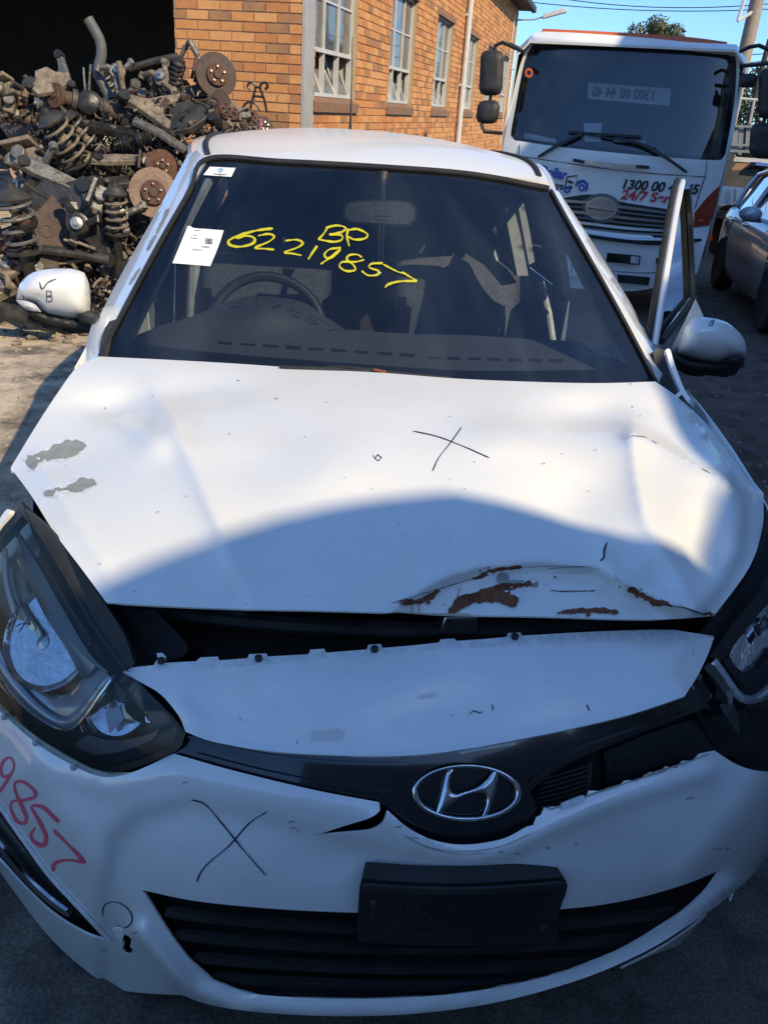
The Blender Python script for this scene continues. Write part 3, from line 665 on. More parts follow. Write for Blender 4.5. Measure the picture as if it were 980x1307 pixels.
# ---- fog lamp bezel at the left corner
fb = sheet('fog_lamp_bezel', FOG, off(F_b0, .030), M['black'], car, sp=9, th=.004)
stroke('chrome_strip', [[(-28, 1040), (0, 1076), (30, 1113), (62, 1144), (92, 1166)]], [5.5], off(F_b0, .012), M['chrome'], fb, lift=0, th=.006)
stroke('chrome_strip', [[(-26, 1004), (0, 1040), (18, 1064), (36, 1087)]], [3], off(F_b0, .012), M['satin'], fb, lift=0, th=.004)
FRIM = lambda x, y, z, px, py: F_bump(x, y, z, px, py)
stroke('bezel_rim', [[(-32, 980), (0, 1027), (30, 1070), (66, 1119), (104, 1160), (142, 1200)]], 3, FRIM, M['flake'], fb, lift=.002, th=.003)
# ---- tow-eye cover ring, crack and chips on the bumper
ring = crv([(150+19*math.cos(a), 1168+19*math.sin(a)*.85+ .25*19*math.cos(a)) for a in np.linspace(-3.5, 1.2, 14)], 4)
stroke('tow_cover_gap', [ring], 1.6, F_bump, M['black_dusty'], bumper, lift=.0015)
stroke('pen_cross', [[(244, 1021), (262, 1027), (284, 1052), (310, 1084), (339, 1117)], [(341, 1036), (318, 1051), (293, 1079), (268, 1100), (256, 1114), (251, 1126)]], 1.7, F_bump, M['ink'], bumper, lift=.0018)
Z4 = lambda pts: [(x*.2065, 950+y*.2065) for x, y in pts]
stroke('red_marker_number', [Z4([(-60, 330), (0, 290), (50, 215), (88, 140), (70, 85), (30, 95), (5, 150), (20, 200), (60, 190)]),
    Z4([(215, 330), (150, 345), (75, 355), (70, 410), (110, 480), (160, 485), (165, 450), (130, 370), (95, 290), (95, 235), (150, 235), (215, 290), (215, 330)]),
    Z4([(365, 482), (320, 440), (265, 388), (195, 385), (240, 470), (285, 570), (270, 625), (215, 605), (190, 560), (220, 515)]),
    Z4([(330, 530), (400, 600), (465, 665), (525, 735)]), Z4([(525, 733), (450, 718), (380, 720), (330, 745), (332, 785)])], [3.6, 4.2, 4.6, 4.2, 4.4], F_bump, M['redink'], bumper, lift=.0018)
rq = random.Random(5); ch = []
for cx, cy in ((508, 1055), (530, 1070), (640, 1088), (660, 1090), (700, 1082), (735, 1078), (915, 1084), (928, 1082), (700, 1031), (380, 1060), (374, 1057), (236, 1000), (372, 1050), (152, 1183), (171, 1190), (133, 1213), (880, 1020)):
    ch.append([(cx-rq.uniform(1.5, 5), cy+rq.uniform(-1, 1)), (cx, cy+rq.uniform(-1.5, 1.5)), (cx+rq.uniform(1.5, 5), cy+rq.uniform(-2, 1))])
stroke('paint_chip', ch, 1.0, F_bump, M['black_dusty'], bumper, lift=.0015)
stroke('scuff_line', [[(515, 1066), (545, 1081), (590, 1087), (640, 1080), (676, 1064)], [(540, 1080), (580, 1090), (620, 1089)], [(700, 1034), (760, 1012), (850, 983)], [(820, 990), (870, 975), (905, 962)]], [1.1, 1.0, 2.2, 2.0], F_bump, M['primer'], bumper, lift=.0016)
o = sheet('torn_edge', loop([(716, 1026), (744, 1015), (747, 1021), (718, 1033)], [(718, 1033), (716, 1026)]), off(F_b0, -.01), M['flake'], bumper, sp=5, th=.003)
o = sheet('hole_flake', loop([(143, 1186), (152, 1184), (158, 1192), (154, 1203), (150, 1196)], [(150, 1196), (143, 1186)], step=4), F_bump, M['flake'], bumper, sp=4, th=.002, lift=.004)
# flange with clips under the left headlamp
fl_ = sheet('bumper_flange', loop([(-40, 860), (0, 898), (44, 938), (86, 964), (124, 983), (168, 986)], [(168, 986), (128, 993), (84, 975), (40, 948), (0, 913), (-40, 876)], [(-40, 876), (-40, 860)]), off(F_bump, .004), M['primer'], car, sp=6, th=.003)
for p in ((6, 915), (46, 948), (94, 979)):
    b = MB(); c = hit([p], F_bump, lift=.004)[0]; b.lathe(c, (-.4, -.75, .5), [(.0055, 0), (.0055, .002), (.0035, .004), (0, .0042)], 10); b.build('clip', M['steelgrey'], fl_)

# ---- nose panel between bonnet and grille
NPD = [(380, 905), (450, 880), (540, 868), (640, 830)]
@memo
def nose_disp(px, py):
    e = .016*gauss(px, py, 560, 905, 90, 32)-.012*np.exp(-(pdist(px, py, [(230, 900), (255, 925)])/14.)**2)+.007*gauss(px, py, 820, 860, 60, 30)-.006*gauss(px, py, 700, 880, 50, 40)
    e = e-.007*np.exp(-(pdist(px, py, [(400, 925), (440, 905), (520, 880), (600, 835)])/24.)**2)+.006*gauss(px, py, 350, 895, 70, 20)
    return e-.010*np.exp(-(pdist(px, py, [(236, 936), (330, 958), (430, 968), (520, 968), (620, 952), (720, 933), (800, 914), (872, 890)])/8.)**2)
def F_nose(x, y, z, px, py): return y-plan(x)-pr_n(z)-nose_disp(px, py)+.012
NO = loop([(157, 858), (300, 851), (400, 842), (500, 834), (600, 827), (720, 820), (850, 815), (911, 813)], [(911, 813), (903, 835), (890, 862), (873, 889)],
          [(873, 889), (800, 913), (720, 932), (650, 946), (600, 955), (540, 963), (480, 965), (400, 963), (330, 957), (270, 946), (237, 934)], [(237, 934), (228, 913), (205, 886), (180, 871), (157, 858)])
nose = sheet('nose_panel', NO, F_nose, M['paint'], car, sp=8, th=.004); nose['label'] = 'dented white nose panel under the bonnet gap'
def F_flange(x, y, z, px, py): return z-(.806+.02*np.abs(x)+.0*y)+.02*np.clip(np.abs(x)-.3, 0, 1)
fo = sheet('panel_flange', loop([(157, 858), (168, 852), (196, 849), (202, 840), (200, 834), (207, 833), (212, 838), (210, 846), (250, 844), (256, 839), (278, 838), (280, 843), (316, 840), (318, 835), (340, 834), (342, 838), (394, 835), (396, 829), (414, 828), (416, 833), (468, 829), (470, 823), (486, 822), (488, 827), (560, 820), (562, 816), (580, 815), (582, 818), (646, 813), (648, 808), (664, 807), (666, 811), (760, 806), (860, 804), (911, 812)],
    [(911, 812), (850, 816), (720, 822), (600, 829), (500, 836), (400, 844), (300, 853), (157, 859)], step=30), off(F_nose, .004), M['flake'], nose, sp=6, th=.003)
for p in ((206, 843), (330, 840), (478, 828), (657, 812)):
    b = MB(); c = hit([p], F_nose, lift=.004)[0]; b.lathe(c, (0, -.3, 1), [(.006, -.003), (.006, .002), (.0035, .003), (0, .0035)], 10); b.build('clip', M['black_dusty'], nose)
stroke('scratch', [[(598, 912), (604, 907), (612, 910), (616, 908)], [(628, 899), (629, 907)], [(749, 899), (752, 907)], [(884, 832), (885, 836)], [(576, 914), (578, 912)], [(306, 914), (308, 920)], [(379, 945), (380, 950)]], 1.4, F_nose, M['black_dusty'], nose, lift=.0018)
o = sheet('panel_tab', loop([(560, 955), (612, 938), (659, 938)], [(659, 938), (658, 950), (640, 953), (590, 962)], [(590, 962), (560, 955)]), off(F_nose, .014), M['flake'], nose, sp=7, th=.003)

# ---- upper grille bar (gloss black) with the badge
def F_bar(x, y, z, px, py): return y-plan(x)-pr_b(z)-.012
BAR = loop([(214, 958), (238, 925), (300, 940), (430, 955), (520, 952), (620, 938), (720, 918), (820, 893), (884, 880)], [(884, 880), (902, 898), (890, 908)],
           [(890, 908), (840, 926), (780, 950), (730, 972), (700, 990), (676, 1010)], [(676, 1010), (684, 1030), (676, 1050), (640, 1070), (596, 1077), (552, 1071), (516, 1052), (486, 1026)],
           [(486, 1026), (400, 1006), (300, 984), (214, 962)], [(214, 962), (214, 958)])
bar = sheet('grille_bar', BAR, F_bar, M['gloss_black'], car, sp=8, th=.012)
for l_, w_ in (([(240, 940), (330, 962), (430, 973), (520, 975)], 4), ([(250, 962), (340, 985), (430, 1002), (500, 1012)], 3), ([(676, 998), (730, 962), (800, 936), (880, 908)], 5)): stroke('bar_ridge', [l_], w_, off(F_bar, -.003), M['gloss_black'], bar, lift=.001, th=.004)
cx, cy = 595.5, 1011.5; el = lambda rx, ry, n=96: [(cx+rx*math.cos(a)-.06*ry*math.sin(a), cy+ry*math.sin(a)+.02*rx*math.cos(a)) for a in np.linspace(0, 2*math.pi, n, endpoint=False)]
Fe = off(F_bar, -.016)
em = sheet('badge', el(72, 40), off(F_bar, -.004), M['gloss_black'], car, sp=8, th=.010)
def puff(F, outs, h, r):
    def G_(x, y, z, px, py):
        d = np.minimum.reduce([pdist(px, py, list(o_)+[o_[0]]) for o_ in outs]); k = np.clip(d/r, 0, 1); return F(x, y+h*k*(2-k), z, px, py)
    return G_
sheet('badge_ring', el(69.5, 37), puff(Fe, [el(69.5, 37), el(62.5, 31.5)], .004, 3.5), M['chrome'], em, holes=[el(62.5, 31.5)], sp=1.7, th=.005)
Z5 = lambda pts: [(500+x*.2041, 960+y*.2041) for x, y in pts]
HL = loop(Z5([(345, 120), (382, 108)]), Z5([(382, 108), (362, 190), (366, 240), (400, 264), (450, 252), (520, 228), (590, 175), (640, 108)]), Z5([(640, 108), (663, 120)]),
          Z5([(663, 120), (655, 210), (630, 300), (585, 405)]), Z5([(585, 405), (566, 408), (592, 330), (594, 285), (575, 258), (540, 252), (480, 262), (410, 296), (340, 345), (300, 396)]), Z5([(300, 396), (276, 386)]), Z5([(276, 386), (310, 270), (345, 120)]), step=2.5)
sheet('badge_letter', HL, puff(Fe, [HL], .004, 6), M['chrome'], em, sp=2.0, th=.005)
# opening beside the badge: dark recess with cooling fins
F_rec = off(F_b0, .085)
rec = sheet('upper_grille_recess', loop([(640, 1000), (700, 960), (800, 920), (890, 880), (960, 880)], [(960, 880), (990, 940), (980, 1000), (915, 985)], [(915, 985), (800, 1020), (700, 1060), (640, 1075)], [(640, 1075), (640, 1000)]), F_rec, M['void'], car, sp=14, th=0)
for k in range(9):
    y0 = 986+k*6.0; stroke('cooling_fin', [[(690-k*2, y0+8), (720, y0-1), (752-k*.5, y0-11)]], 2.4, off(F_b0, .05), M['black_dusty'], rec, lift=0, th=.006, step=10)
b = MB(); p = [hit([q], off(F_b0, .05))[0] for q in ((752, 972), (748, 1030))]; b.tube(p, .006, 6); b.build('fin_frame', M['black_dusty'], rec)
o = sheet('bumper_beam', loop([(770, 960), (860, 925), (950, 905)], [(950, 905), (960, 940), (930, 965), (850, 975), (775, 1010)], [(775, 1010), (770, 960)]), off(F_b0, .07), M['black'], car, sp=12, th=.01)

# ---- bonnet
zc = spline1([.05, .12, .2, .3, .45, .6, .8, 1.0, 1.3], [.79, .835, .868, .905, .945, .972, .992, 1.002, 1.006])
drp = spline1([.1, .3, .5, .72, .95, 1.15, 1.4], [.055, .07, .095, .11, .075, .035, .03])
C1 = [(184, 466), (204, 508), (221, 543), (245, 596), (262, 635), (282, 680), (300, 730)]
C2 = [(806, 556), (845, 572), (880, 596), (968, 642)]
C3 = [(806, 556), (812, 610), (822, 660), (838, 692), (868, 745), (893, 786)]
C4 = [(905, 560), (934, 600), (950, 650), (946, 705), (925, 745), (893, 787)]
C5 = [(495, 781), (540, 755), (570, 738), (620, 724), (690, 720), (762, 726), (800, 748), (845, 770), (893, 784)]
C6 = [(770, 698), (775, 720), (800, 750)]
C7 = [(48, 588), (90, 655), (128, 712), (152, 772)]
@memo
def hood_disp(px, py):
    d = pdist(px, py, C1, True); e = .013*np.exp(-np.abs(d)/26.)*np.clip((py-470)/40, 0, 1)*np.clip((780-py)/80, 0, 1)
    e = e+.007/(1+np.exp(d/6.))*np.exp(-np.maximum(-d, 0)/120.)*np.clip((py-530)/40, 0, 1)                 # facet left of the fold
    e = e-.017*gauss(px, py, 150, 520, 56, 20)+.012*gauss(px, py, 196, 562, 30, 22)-.010*gauss(px, py, 330, 590, 90, 40)+.008*gauss(px, py, 420, 600, 70, 34)
    d = pdist(px, py, C2, True); e = e+.016*np.exp(-np.abs(d)/15.)-.010/(1+np.exp(d/6.))*gauss(px, py, 860, 560, 60, 40)
    d = pdist(px, py, C3, True); e = e+.014*np.exp(-np.abs(d)/20.)*np.clip((792-py)/60, 0, 1)
    e = e-.016*gauss(px, py, 752, 530, 62, 24)-.018*gauss(px, py, 902, 700, 32, 52)-.013*gauss(px, py, 735, 640, 60, 46)+.008*gauss(px, py, 640, 560, 60, 26)
    d = pdist(px, py, C4, True); e = e-.022/(1+np.exp(d/4.))*np.clip((px-860)/40, 0, 1)
    d = pdist(px, py, C5, True); w = np.clip((px-480)/60, 0, 1)*np.clip((910-px)/20, 0, 1)
    e = e+.012*np.exp(-np.abs(d)/6.)*w-.020/(1+np.exp(-d/4.))*w
    e = e+.010*np.exp(-pdist(px, py, C6)/8.)-.012*gauss(px, py, 845, 735, 24, 18)+.010*np.exp(-pdist(px, py, [(640, 742), (700, 748), (760, 752)])/7.)-.008*gauss(px, py, 600, 768, 30, 8)
    e = e+.006*np.exp(-pdist(px, py, C7)/16.)-.008*gauss(px, py, 240, 500, 70, 20)
    e = e+.0015*np.sin(px/53.+1)*np.sin(py/41.)+.0030*np.sin(px/15.+py/7.)*np.sin(py/8.)*gauss(px, py, 660, 752, 120, 20)
    return e*1.35
def F_hood(x, y, z, px, py): return z-zc(y)+drp(y)*(np.abs(x)/.78)**2.2-hood_disp(px, py)
HO = loop([(127, 455), (210, 459), (300, 464), (400, 471), (490, 476), (580, 483), (670, 487), (760, 489), (836, 487)], [(836, 487), (868, 510), (905, 545), (940, 590), (974, 630)],
          [(974, 630), (972, 675), (955, 725), (911, 786)], [(911, 786), (860, 790), (790, 790), (700, 787), (600, 785), (500, 782), (400, 779), (300, 777), (200, 773), (136, 769)],
          [(136, 769), (106, 728), (70, 680), (40, 632), (14, 597)], [(14, 597), (45, 546), (75, 500), (98, 470), (127, 455)], step=6)
hood = sheet('bonnet', HO, F_hood, M['paint_dull'], car, sp=7, th=.004); hood['label'] = 'buckled white bonnet with rust along its lifted front edge'
def jag(pts, a=1.6, step=3.5, seed=1):
    q = random.Random(seed); p = crv(pts+[pts[0]], step)[:-1]
    return [(x+q.uniform(-a, a), y+q.uniform(-a, a)*.7) for x, y in p]
def chip(name, pts, m, lift, seed, a=1.5): return sheet(name, jag(pts, a, 3.5, seed), F_hood, m, hood, sp=3, th=0, lift=lift+.0008)
Z6 = lambda pts: [(x*.5102, 420+y*.5102) for x, y in pts]
chip('lifted_paint_edge', Z6([(60, 322), (110, 300), (172, 274), (217, 279), (218, 296), (186, 318), (150, 334), (110, 332), (80, 358), (62, 352), (72, 340)]), M['flake'], .0014, 1, 3.2)
chip('bare_patch', Z6([(66, 320), (110, 304), (172, 278), (214, 284), (206, 302), (180, 318), (140, 326), (104, 332), (84, 352), (68, 346)]), M['primer'], .0026, 2, 2.2)
chip('lifted_paint_edge', Z6([(108, 408), (124, 395), (160, 384), (196, 368), (236, 370), (243, 386), (222, 404), (170, 412), (130, 426), (112, 420)]), M['flake'], .0014, 3, 3.2)
chip('bare_patch', Z6([(112, 410), (130, 400), (164, 394), (200, 374), (234, 376), (240, 388), (214, 402), (184, 410), (160, 402), (132, 418), (116, 418)]), M['primer'], .0026, 4, 2.2)
Z7 = lambda pts: [(500+x*.2653, 690+y*.2653) for x, y in pts]
chip('rust_patch', Z7([(28, 288), (70, 278), (110, 290), (170, 262), (238, 232), (215, 258), (190, 285), (150, 302), (100, 306), (55, 318), (48, 296)]), M['rust'], .0026, 5, 2.0)
chip('rust_patch', Z7([(265, 352), (290, 310), (318, 270), (400, 248), (470, 222), (520, 205), (600, 210), (660, 196), (680, 214), (620, 222), (560, 240), (605, 275), (602, 318), (560, 312), (500, 296), (420, 300), (350, 320), (300, 350)]), M['rust'], .0026, 6, 2.2)
chip('rust_patch', Z7([(380, 186), (430, 165), (470, 140), (540, 128), (620, 121), (632, 132), (560, 142), (500, 150), (450, 172), (400, 186)]), M['rust'], .0026, 7, 1.6)
chip('lifted_paint_edge', Z7([(505, 170), (530, 152), (560, 165), (570, 190), (640, 190), (610, 205), (540, 210), (505, 195)]), M['primer'], .0020, 8, 1.0)
chip('lifted_paint_edge', Z7([(680, 205), (705, 196), (703, 220), (670, 218)]), M['primer'], .0021, 18, .8)
Z8 = lambda pts: [(740+x*.2041, 680+y*.2041) for x, y in pts]
chip('rust_patch', Z8([(-140, 495), (-60, 478), (40, 470), (160, 470), (245, 492), (240, 508), (130, 502), (20, 500), (-80, 506), (-140, 504)]), M['rust'], .0026, 9, 1.7)
chip('rust_patch', Z8([(290, 365), (318, 332), (360, 360), (420, 396), (470, 412), (540, 432), (585, 462), (520, 458), (450, 460), (420, 430), (340, 390)]), M['rust'], .0026, 10, 1.7)
chip('rust_patch', Z8([(755, 505), (800, 495), (812, 488), (825, 505), (850, 505), (820, 522), (780, 520)]), M['rust'], .0026, 11, .7)
for l_, w_ in ((Z8([(585, 462), (640, 466), (700, 485), (760, 505)]), 1.6), (Z8([(850, 505), (880, 480), (895, 450)]), 1.3), (Z8([(168, 60), (150, 115), (150, 150), (125, 175)]), 2.2), (Z8([(-200, 225), (-60, 215), (30, 215)]), .7), (Z8([(-160, 365), (0, 362), (90, 366)]), .7), (Z7([(0, 300), (100, 270), (235, 230), (380, 185)]), .8), (Z7([(640, 130), (800, 122), (960, 126)]), .7), (Z7([(760, 240), (860, 246), (980, 240)]), 1.0)):
    stroke('crack', [l_], w_, F_hood, M['black_dusty'], hood, lift=.0022)
rq = random.Random(17)
for cx_, cy_, rx_, ry_ in ((545, 763, 34, 10), (620, 756, 50, 16), (640, 728, 40, 6), (740, 780, 44, 6), (830, 762, 34, 10), (690, 742, 40, 12), (60, 585, 40, 16), (95, 625, 34, 12), (800, 752, 20, 8)):
    for _ in range(5):
        x, y = cx_+rq.uniform(-rx_, rx_), cy_+rq.uniform(-ry_, ry_); r_ = rq.uniform(1.2, 3.4)
        sheet('paint_flake', [(x+r_*rq.uniform(.6, 1.5)*math.cos(a), y+.6*r_*rq.uniform(.6, 1.5)*math.sin(a)) for a in np.linspace(0, 6.28, 7, endpoint=False)], F_hood, M['flake'] if rq.random() < .6 else M['rust'] if cx_ > 300 else M['primer'], hood, sp=6, th=0, lift=.0042)
stroke('rust_run', [[(526, 771), (526, 781)], [(535, 770), (535, 781)], [(587, 752), (581, 772)], [(712, 781), (712, 786)], [(780, 783), (788, 785)], [(500, 781), (540, 783), (600, 784)]], [2.2, 1.6, 1.8, 1.6, 1.4, 1.4], lambda x, y, z, px, py: F_hood(x, y, z, np.minimum(px, 905), np.minimum(py, 785)), M['ruststain'], hood, lift=.0021)
stroke('pen_cross', [[(527, 550), (558, 557), (590, 569), (624, 584)], [(589, 545), (574, 566), (560, 584), (552, 601)]], 1.25, F_hood, M['ink'], hood, lift=.0018)
stroke('pen_mark', [[(476, 581), (479, 585), (482, 580), (487, 584), (483, 588), (478, 585)]], 1.6, F_hood, M['ink'], hood, lift=.0018)
sp_ = []; rq = random.Random(8)
for _ in range(26):
    x, y = rq.uniform(120, 900), rq.uniform(480, 770); sp_.append([(x, y), (x+rq.uniform(.8, 2.0), y+rq.uniform(-.5, .5)), (x+rq.uniform(2.0, 3), y)])
for p in ((202, 653), (128, 719), (293, 553), (353, 508), (760, 574), (694, 591)): sp_.append([(p[0]-1.5, p[1]), p, (p[0]+1.5, p[1]+.5)])
stroke('speck', sp_, .8, F_hood, M['black_dusty'], hood, lift=.0016, smoothl=False)
for l_ in ([(806, 556), (824, 558), (838, 566)], [(895, 598), (906, 604)]): stroke('fold_crease', [l_], .9, F_hood, M['black_dusty'], hood, lift=.0016)
def prism_xy(mb, poly, z0, z1):
    n = len(poly); return mb.add([(x, y, z0) for x, y in poly]+[(x, y, z1) for x, y in poly], [tuple(range(n-1, -1, -1)), tuple(range(n, 2*n))]+[(i, (i+1) % n, (i+1) % n+n, i+n) for i in range(n)])
# engine bay seen through the gap
eb = MB(); prism_xy(eb, [(-.36, .23), (.36, .23), (.50, .42), (.66, .62), (.66, .95), (-.66, .95), (-.66, .62), (-.50, .42)], .70, .745); eb.build('engine_cover', M['void'], car, bevel=.01)
for x in (-.45, -.2, .05, .3): MB().tube([(x, .34, .745), (x+.02, .42, .765), (x+.1, .5, .75)], .012, 8).build('hose', M['rubber'], car)
eb = MB(); eb.box(-.36, .36, .20, .26, .40, .735); eb.build('radiator_support', M['void'], car, bevel=.01)
eb = MB(); eb.tube([(x, .30+.25*abs(x)**2, .775) for x in np.linspace(-.5, .5, 14)], .016, 8); eb.build('slam_panel', M['black_dusty'], car)
eb = MB(); eb.frame((.02, .30, .795), (1, 0, 0), (0, 1, 0), (0, 0, 1), .035, .02, .018, .8); eb.build('bonnet_latch', M['satin'], car, bevel=.004)
for x in (-.34, .26): MB().lathe((x, .34, .775), (0, -.2, 1), [(.02, 0), (.02, .02), (.014, .034), (.0005, .036)], 14).build('rubber_buffer', M['rubber'], car)
for x0 in (-.3, .12): MB().tube([(x0, .33, .78), (x0+.05, .36, .80), (x0+.12, .34, .786), (x0+.2, .38, .78)], .005, 6).build('wire_loom', M['black_dusty'], car)
eb = MB(); eb.box(-.62, .62, .97, 1.04, .45, .87); eb.build('firewall', M['void'], car)

# ---- left headlamp
def F_hl(x, y, z, px, py): return y-plan(x)-pr_h(z)
HLO = loop([(26, 648), (52, 682), (86, 738), (122, 800), (160, 852)], [(160, 852), (196, 890), (222, 916), (237, 936)], [(237, 936), (228, 956), (196, 972), (150, 987), (126, 991)],
           [(126, 991), (84, 971), (42, 943), (0, 903), (-40, 862)], [(-40, 862), (-48, 790), (-34, 720), (26, 648)])
hlr = empty('headlamp', (-.6, .35, .7)); attach(hlr, car)
sheet('lamp_housing', HLO, off(F_hl, .075), M['lampgrey'], hlr, sp=10, th=.004)
def F_rim(x, y, z, px, py): return y-plan(x)-pr_h(z)-.010
inner = [(78+(x-78)*.935, 836+(y-836)*.95) for x, y in HLO]
sheet('lamp_rim', HLO, F_rim, M['black'], hlr, holes=[inner], sp=7, th=.02)
# chrome bezel that swoops round the reflector, silver inner blade, dark upper trim
def F_in(d): return off(F_hl, d)
BZ_ = loop([(-30, 760), (-8, 800), (4, 838), (22, 868), (50, 898), (74, 914), (90, 912), (108, 894), (124, 872), (134, 858)], [(134, 858), (144, 868), (130, 886), (110, 914), (94, 929), (74, 930), (44, 912), (10, 880), (-14, 848), (-36, 806)], [(-36, 806), (-30, 760)])
def F_bez(x, y, z, px, py): return F_in(.026)(x, y+.008*np.clip(pdist(px, py, BZ_+[BZ_[0]])/7., 0, 1), z, px, py)
sheet('silver_bezel', BZ_, F_bez, M['silverpaint'], hlr, sp=4, th=.006)
IN_ = loop([(30, 836), (46, 866), (70, 886), (90, 884), (106, 866), (122, 850)], [(122, 850), (136, 858), (108, 894), (90, 912), (74, 914), (50, 898), (24, 868), (6, 834)], [(6, 834), (30, 836)])
def F_inn(x, y, z, px, py): return F_in(.030)(x, y-.030*np.exp(-pdist(px, py, [(30, 836), (46, 866), (70, 886), (90, 884), (106, 866), (122, 850)])/9.), z, px, py)
sheet('silver_inner', IN_, F_inn, M['silverpaint'], hlr, sp=4, th=.004)
stroke('chrome_edge', [[(-8, 850), (18, 888), (46, 914), (74, 930), (94, 929), (110, 914), (130, 886), (144, 867)]], 2.0, F_in(.014), M['chrome'], hlr, lift=0, th=.004)
UT = loop([(20, 682), (34, 716), (56, 764), (88, 816), (122, 850)], [(122, 850), (106, 866), (86, 830), (60, 790), (40, 750), (22, 716)], [(22, 716), (20, 682)])
sheet('upper_shade', UT, lambda x, y, z, px, py: F_in(.030)(x, y-.02*np.exp(-pdist(px, py, [(22, 716), (40, 750), (60, 790), (86, 830), (106, 866)])/8.), z, px, py), M['silverplastic'], hlr, sp=4, th=.004)
sheet('upper_trim', loop([(20, 676), (46, 716), (80, 776), (116, 836), (140, 858)], [(140, 858), (122, 850), (88, 816), (56, 764), (34, 716), (20, 676)]), off(F_hl, .014), M['lampgrey'], hlr, sp=6, th=.006)
def bowl(name, px, py, d, ax, r, dep, m, par, n=40, F0=F_hl):
    b = MB(); b.lathe(hit([(px, py)], off(F0, d))[0], ax, [(r*t, -dep*(1-t*t)) for t in (.004, .12, .25, .38, .5, .62, .75, .87, 1.0)]+[(r*1.03, .002), (r*1.05, -.006)], n); return b.build(name, m, par)
bowl('reflector_bowl', 62, 812, .056, (-.38, -.62, .62), .088, .050, M['reflector'], hlr)
b = MB(); c = hit([(66, 822)], off(F_hl, .085))[0]; b.lathe(c, (-.38, -.62, .62), [(.020, -.02), (.019, .012), (.012, .022), (.0005, .026)], 18); b.build('bulb_shield', M['satin'], hlr)
for k in range(5):
    l_ = [(8+k*3, 700+k*10), (10+k*5, 742+k*8), (22+k*8, 786+k*6)]; stroke('reflector_facet', [l_], 5.5, off(F_hl, .040+.004*k), M['chrome'] if k % 2 else M['silverpaint'], hlr, lift=0, th=.004)
bowl('indicator_bowl', 150, 902, .060, (-.1, -.7, .7), .050, .036, M['reflector'], hlr)
for k, p in enumerate(([(126, 878), (144, 870), (150, 892), (134, 906)], [(146, 869), (168, 894), (152, 893)], [(152, 894), (170, 896), (194, 924), (160, 918)], [(134, 908), (150, 894), (158, 918), (140, 936)], [(116, 902), (132, 908), (138, 936), (114, 932)], [(160, 920), (196, 926), (176, 938), (142, 938)])):
    sheet('indicator_facet', loop(*[[p[i], p[(i+1) % len(p)]] for i in range(len(p))]), lambda x, y, z, px, py, k=k: off(F_hl, .044)(x, y-.0007*(px-150)*(1 if k % 2 else -1)-.0005*(py-905)*(1 if k % 3 else -1), z, px, py), M['chrome'] if k in (0, 2, 4) else M['silverplastic'], hlr, sp=9, th=.002)
sheet('lower_blade', loop([(112, 938), (150, 946), (188, 938), (204, 930)], [(204, 930), (194, 944), (160, 958), (120, 964)], [(120, 964), (96, 952), (112, 938)]), off(F_hl, .026), M['lampgrey'], hlr, sp=7, th=.006)
b = MB(); q = [hit([k], off(F_hl, .02))[0] for k in ((102, 920), (107, 934))]; b.tube(q, .0022, 6); b.build('chrome_pin', M['chrome'], hlr)
stroke('pen_mark', [[(18, 766), (24, 776), (26, 766)], [(20, 800), (28, 796), (38, 796)], [(24, 808), (36, 790)], [(14, 788), (28, 772), (32, 768)]], 1.4, F_hl, M['ink'], hlr, lift=.003)
sheet('lamp_lens', HLO, F_hl, M['lens'], hlr, sp=8, th=0, lift=.001)
# outer black seal that follows the lamp's inner edge (between lamp and bonnet)
sheet('headlamp_seal', loop([(30, 648), (60, 672), (100, 722), (138, 776), (160, 812), (172, 848)], [(172, 848), (162, 853), (140, 830), (104, 774), (60, 700), (30, 648)]), off(F_hl, .004), M['black_dusty'], car, sp=7, th=.01)
# dark inner wing between lamp and bonnet
sheet('inner_wing', loop([(28, 640), (90, 700), (140, 765), (200, 780)], [(200, 780), (240, 830), (190, 850), (150, 858)], [(150, 858), (100, 790), (50, 700), (28, 640)]), off(F_hl, .06), M['void'], car, sp=12, th=.003)

# ---- right headlamp: knocked back, its corner smashed
def F_hr(x, y, z, px, py): return y-plan(x)-pr_h(z)-.035
hrr = empty('headlamp', (.6, .4, .7)); attach(hrr, car); hrr['label'] = 'broken right headlamp with shards of lens'
HRO = loop([(905, 838), (940, 790), (980, 740), (1000, 706)], [(1000, 706), (1016, 760), (1016, 830)], [(1016, 830), (1010, 880), (990, 920), (958, 930)], [(958, 930), (930, 912), (905, 906), (884, 900)], [(884, 900), (884, 872), (905, 838)])
sheet('lamp_housing', HRO, off(F_hr, .07), M['void'], hrr, sp=10, th=.004)
sheet('lamp_rim', loop([(905, 838), (940, 790), (980, 742), (1000, 706)], [(1000, 706), (1006, 730), (985, 762), (950, 806), (918, 846)], [(918, 846), (905, 838)]), F_hr, M['black'], hrr, sp=8, th=.02)
RB_ = loop([(914, 840), (930, 862), (944, 882), (958, 888), (976, 876), (996, 848)], [(996, 848), (1004, 858), (984, 888), (962, 898), (944, 896), (926, 876), (906, 848)], [(906, 848), (914, 840)])
sheet('silver_bezel', RB_, lambda x, y, z, px, py: F_hr(x, y+.008*np.clip(pdist(px, py, RB_+[RB_[0]])/6., 0, 1), z, px, py), M['silverpaint'], hrr, sp=4, th=.006)
sheet('silver_inner', loop([(926, 832), (940, 852), (956, 862), (974, 850), (992, 822)], [(992, 822), (998, 838), (976, 868), (958, 878), (940, 866), (918, 840)], [(918, 840), (926, 832)]), off(F_hr, .012), M['black'], hrr, sp=6, th=.006)
bowl('reflector_bowl', 962, 826, .045, (.15, -.65, .65), .060, .040, M['reflector'], hrr, F0=F_hr)
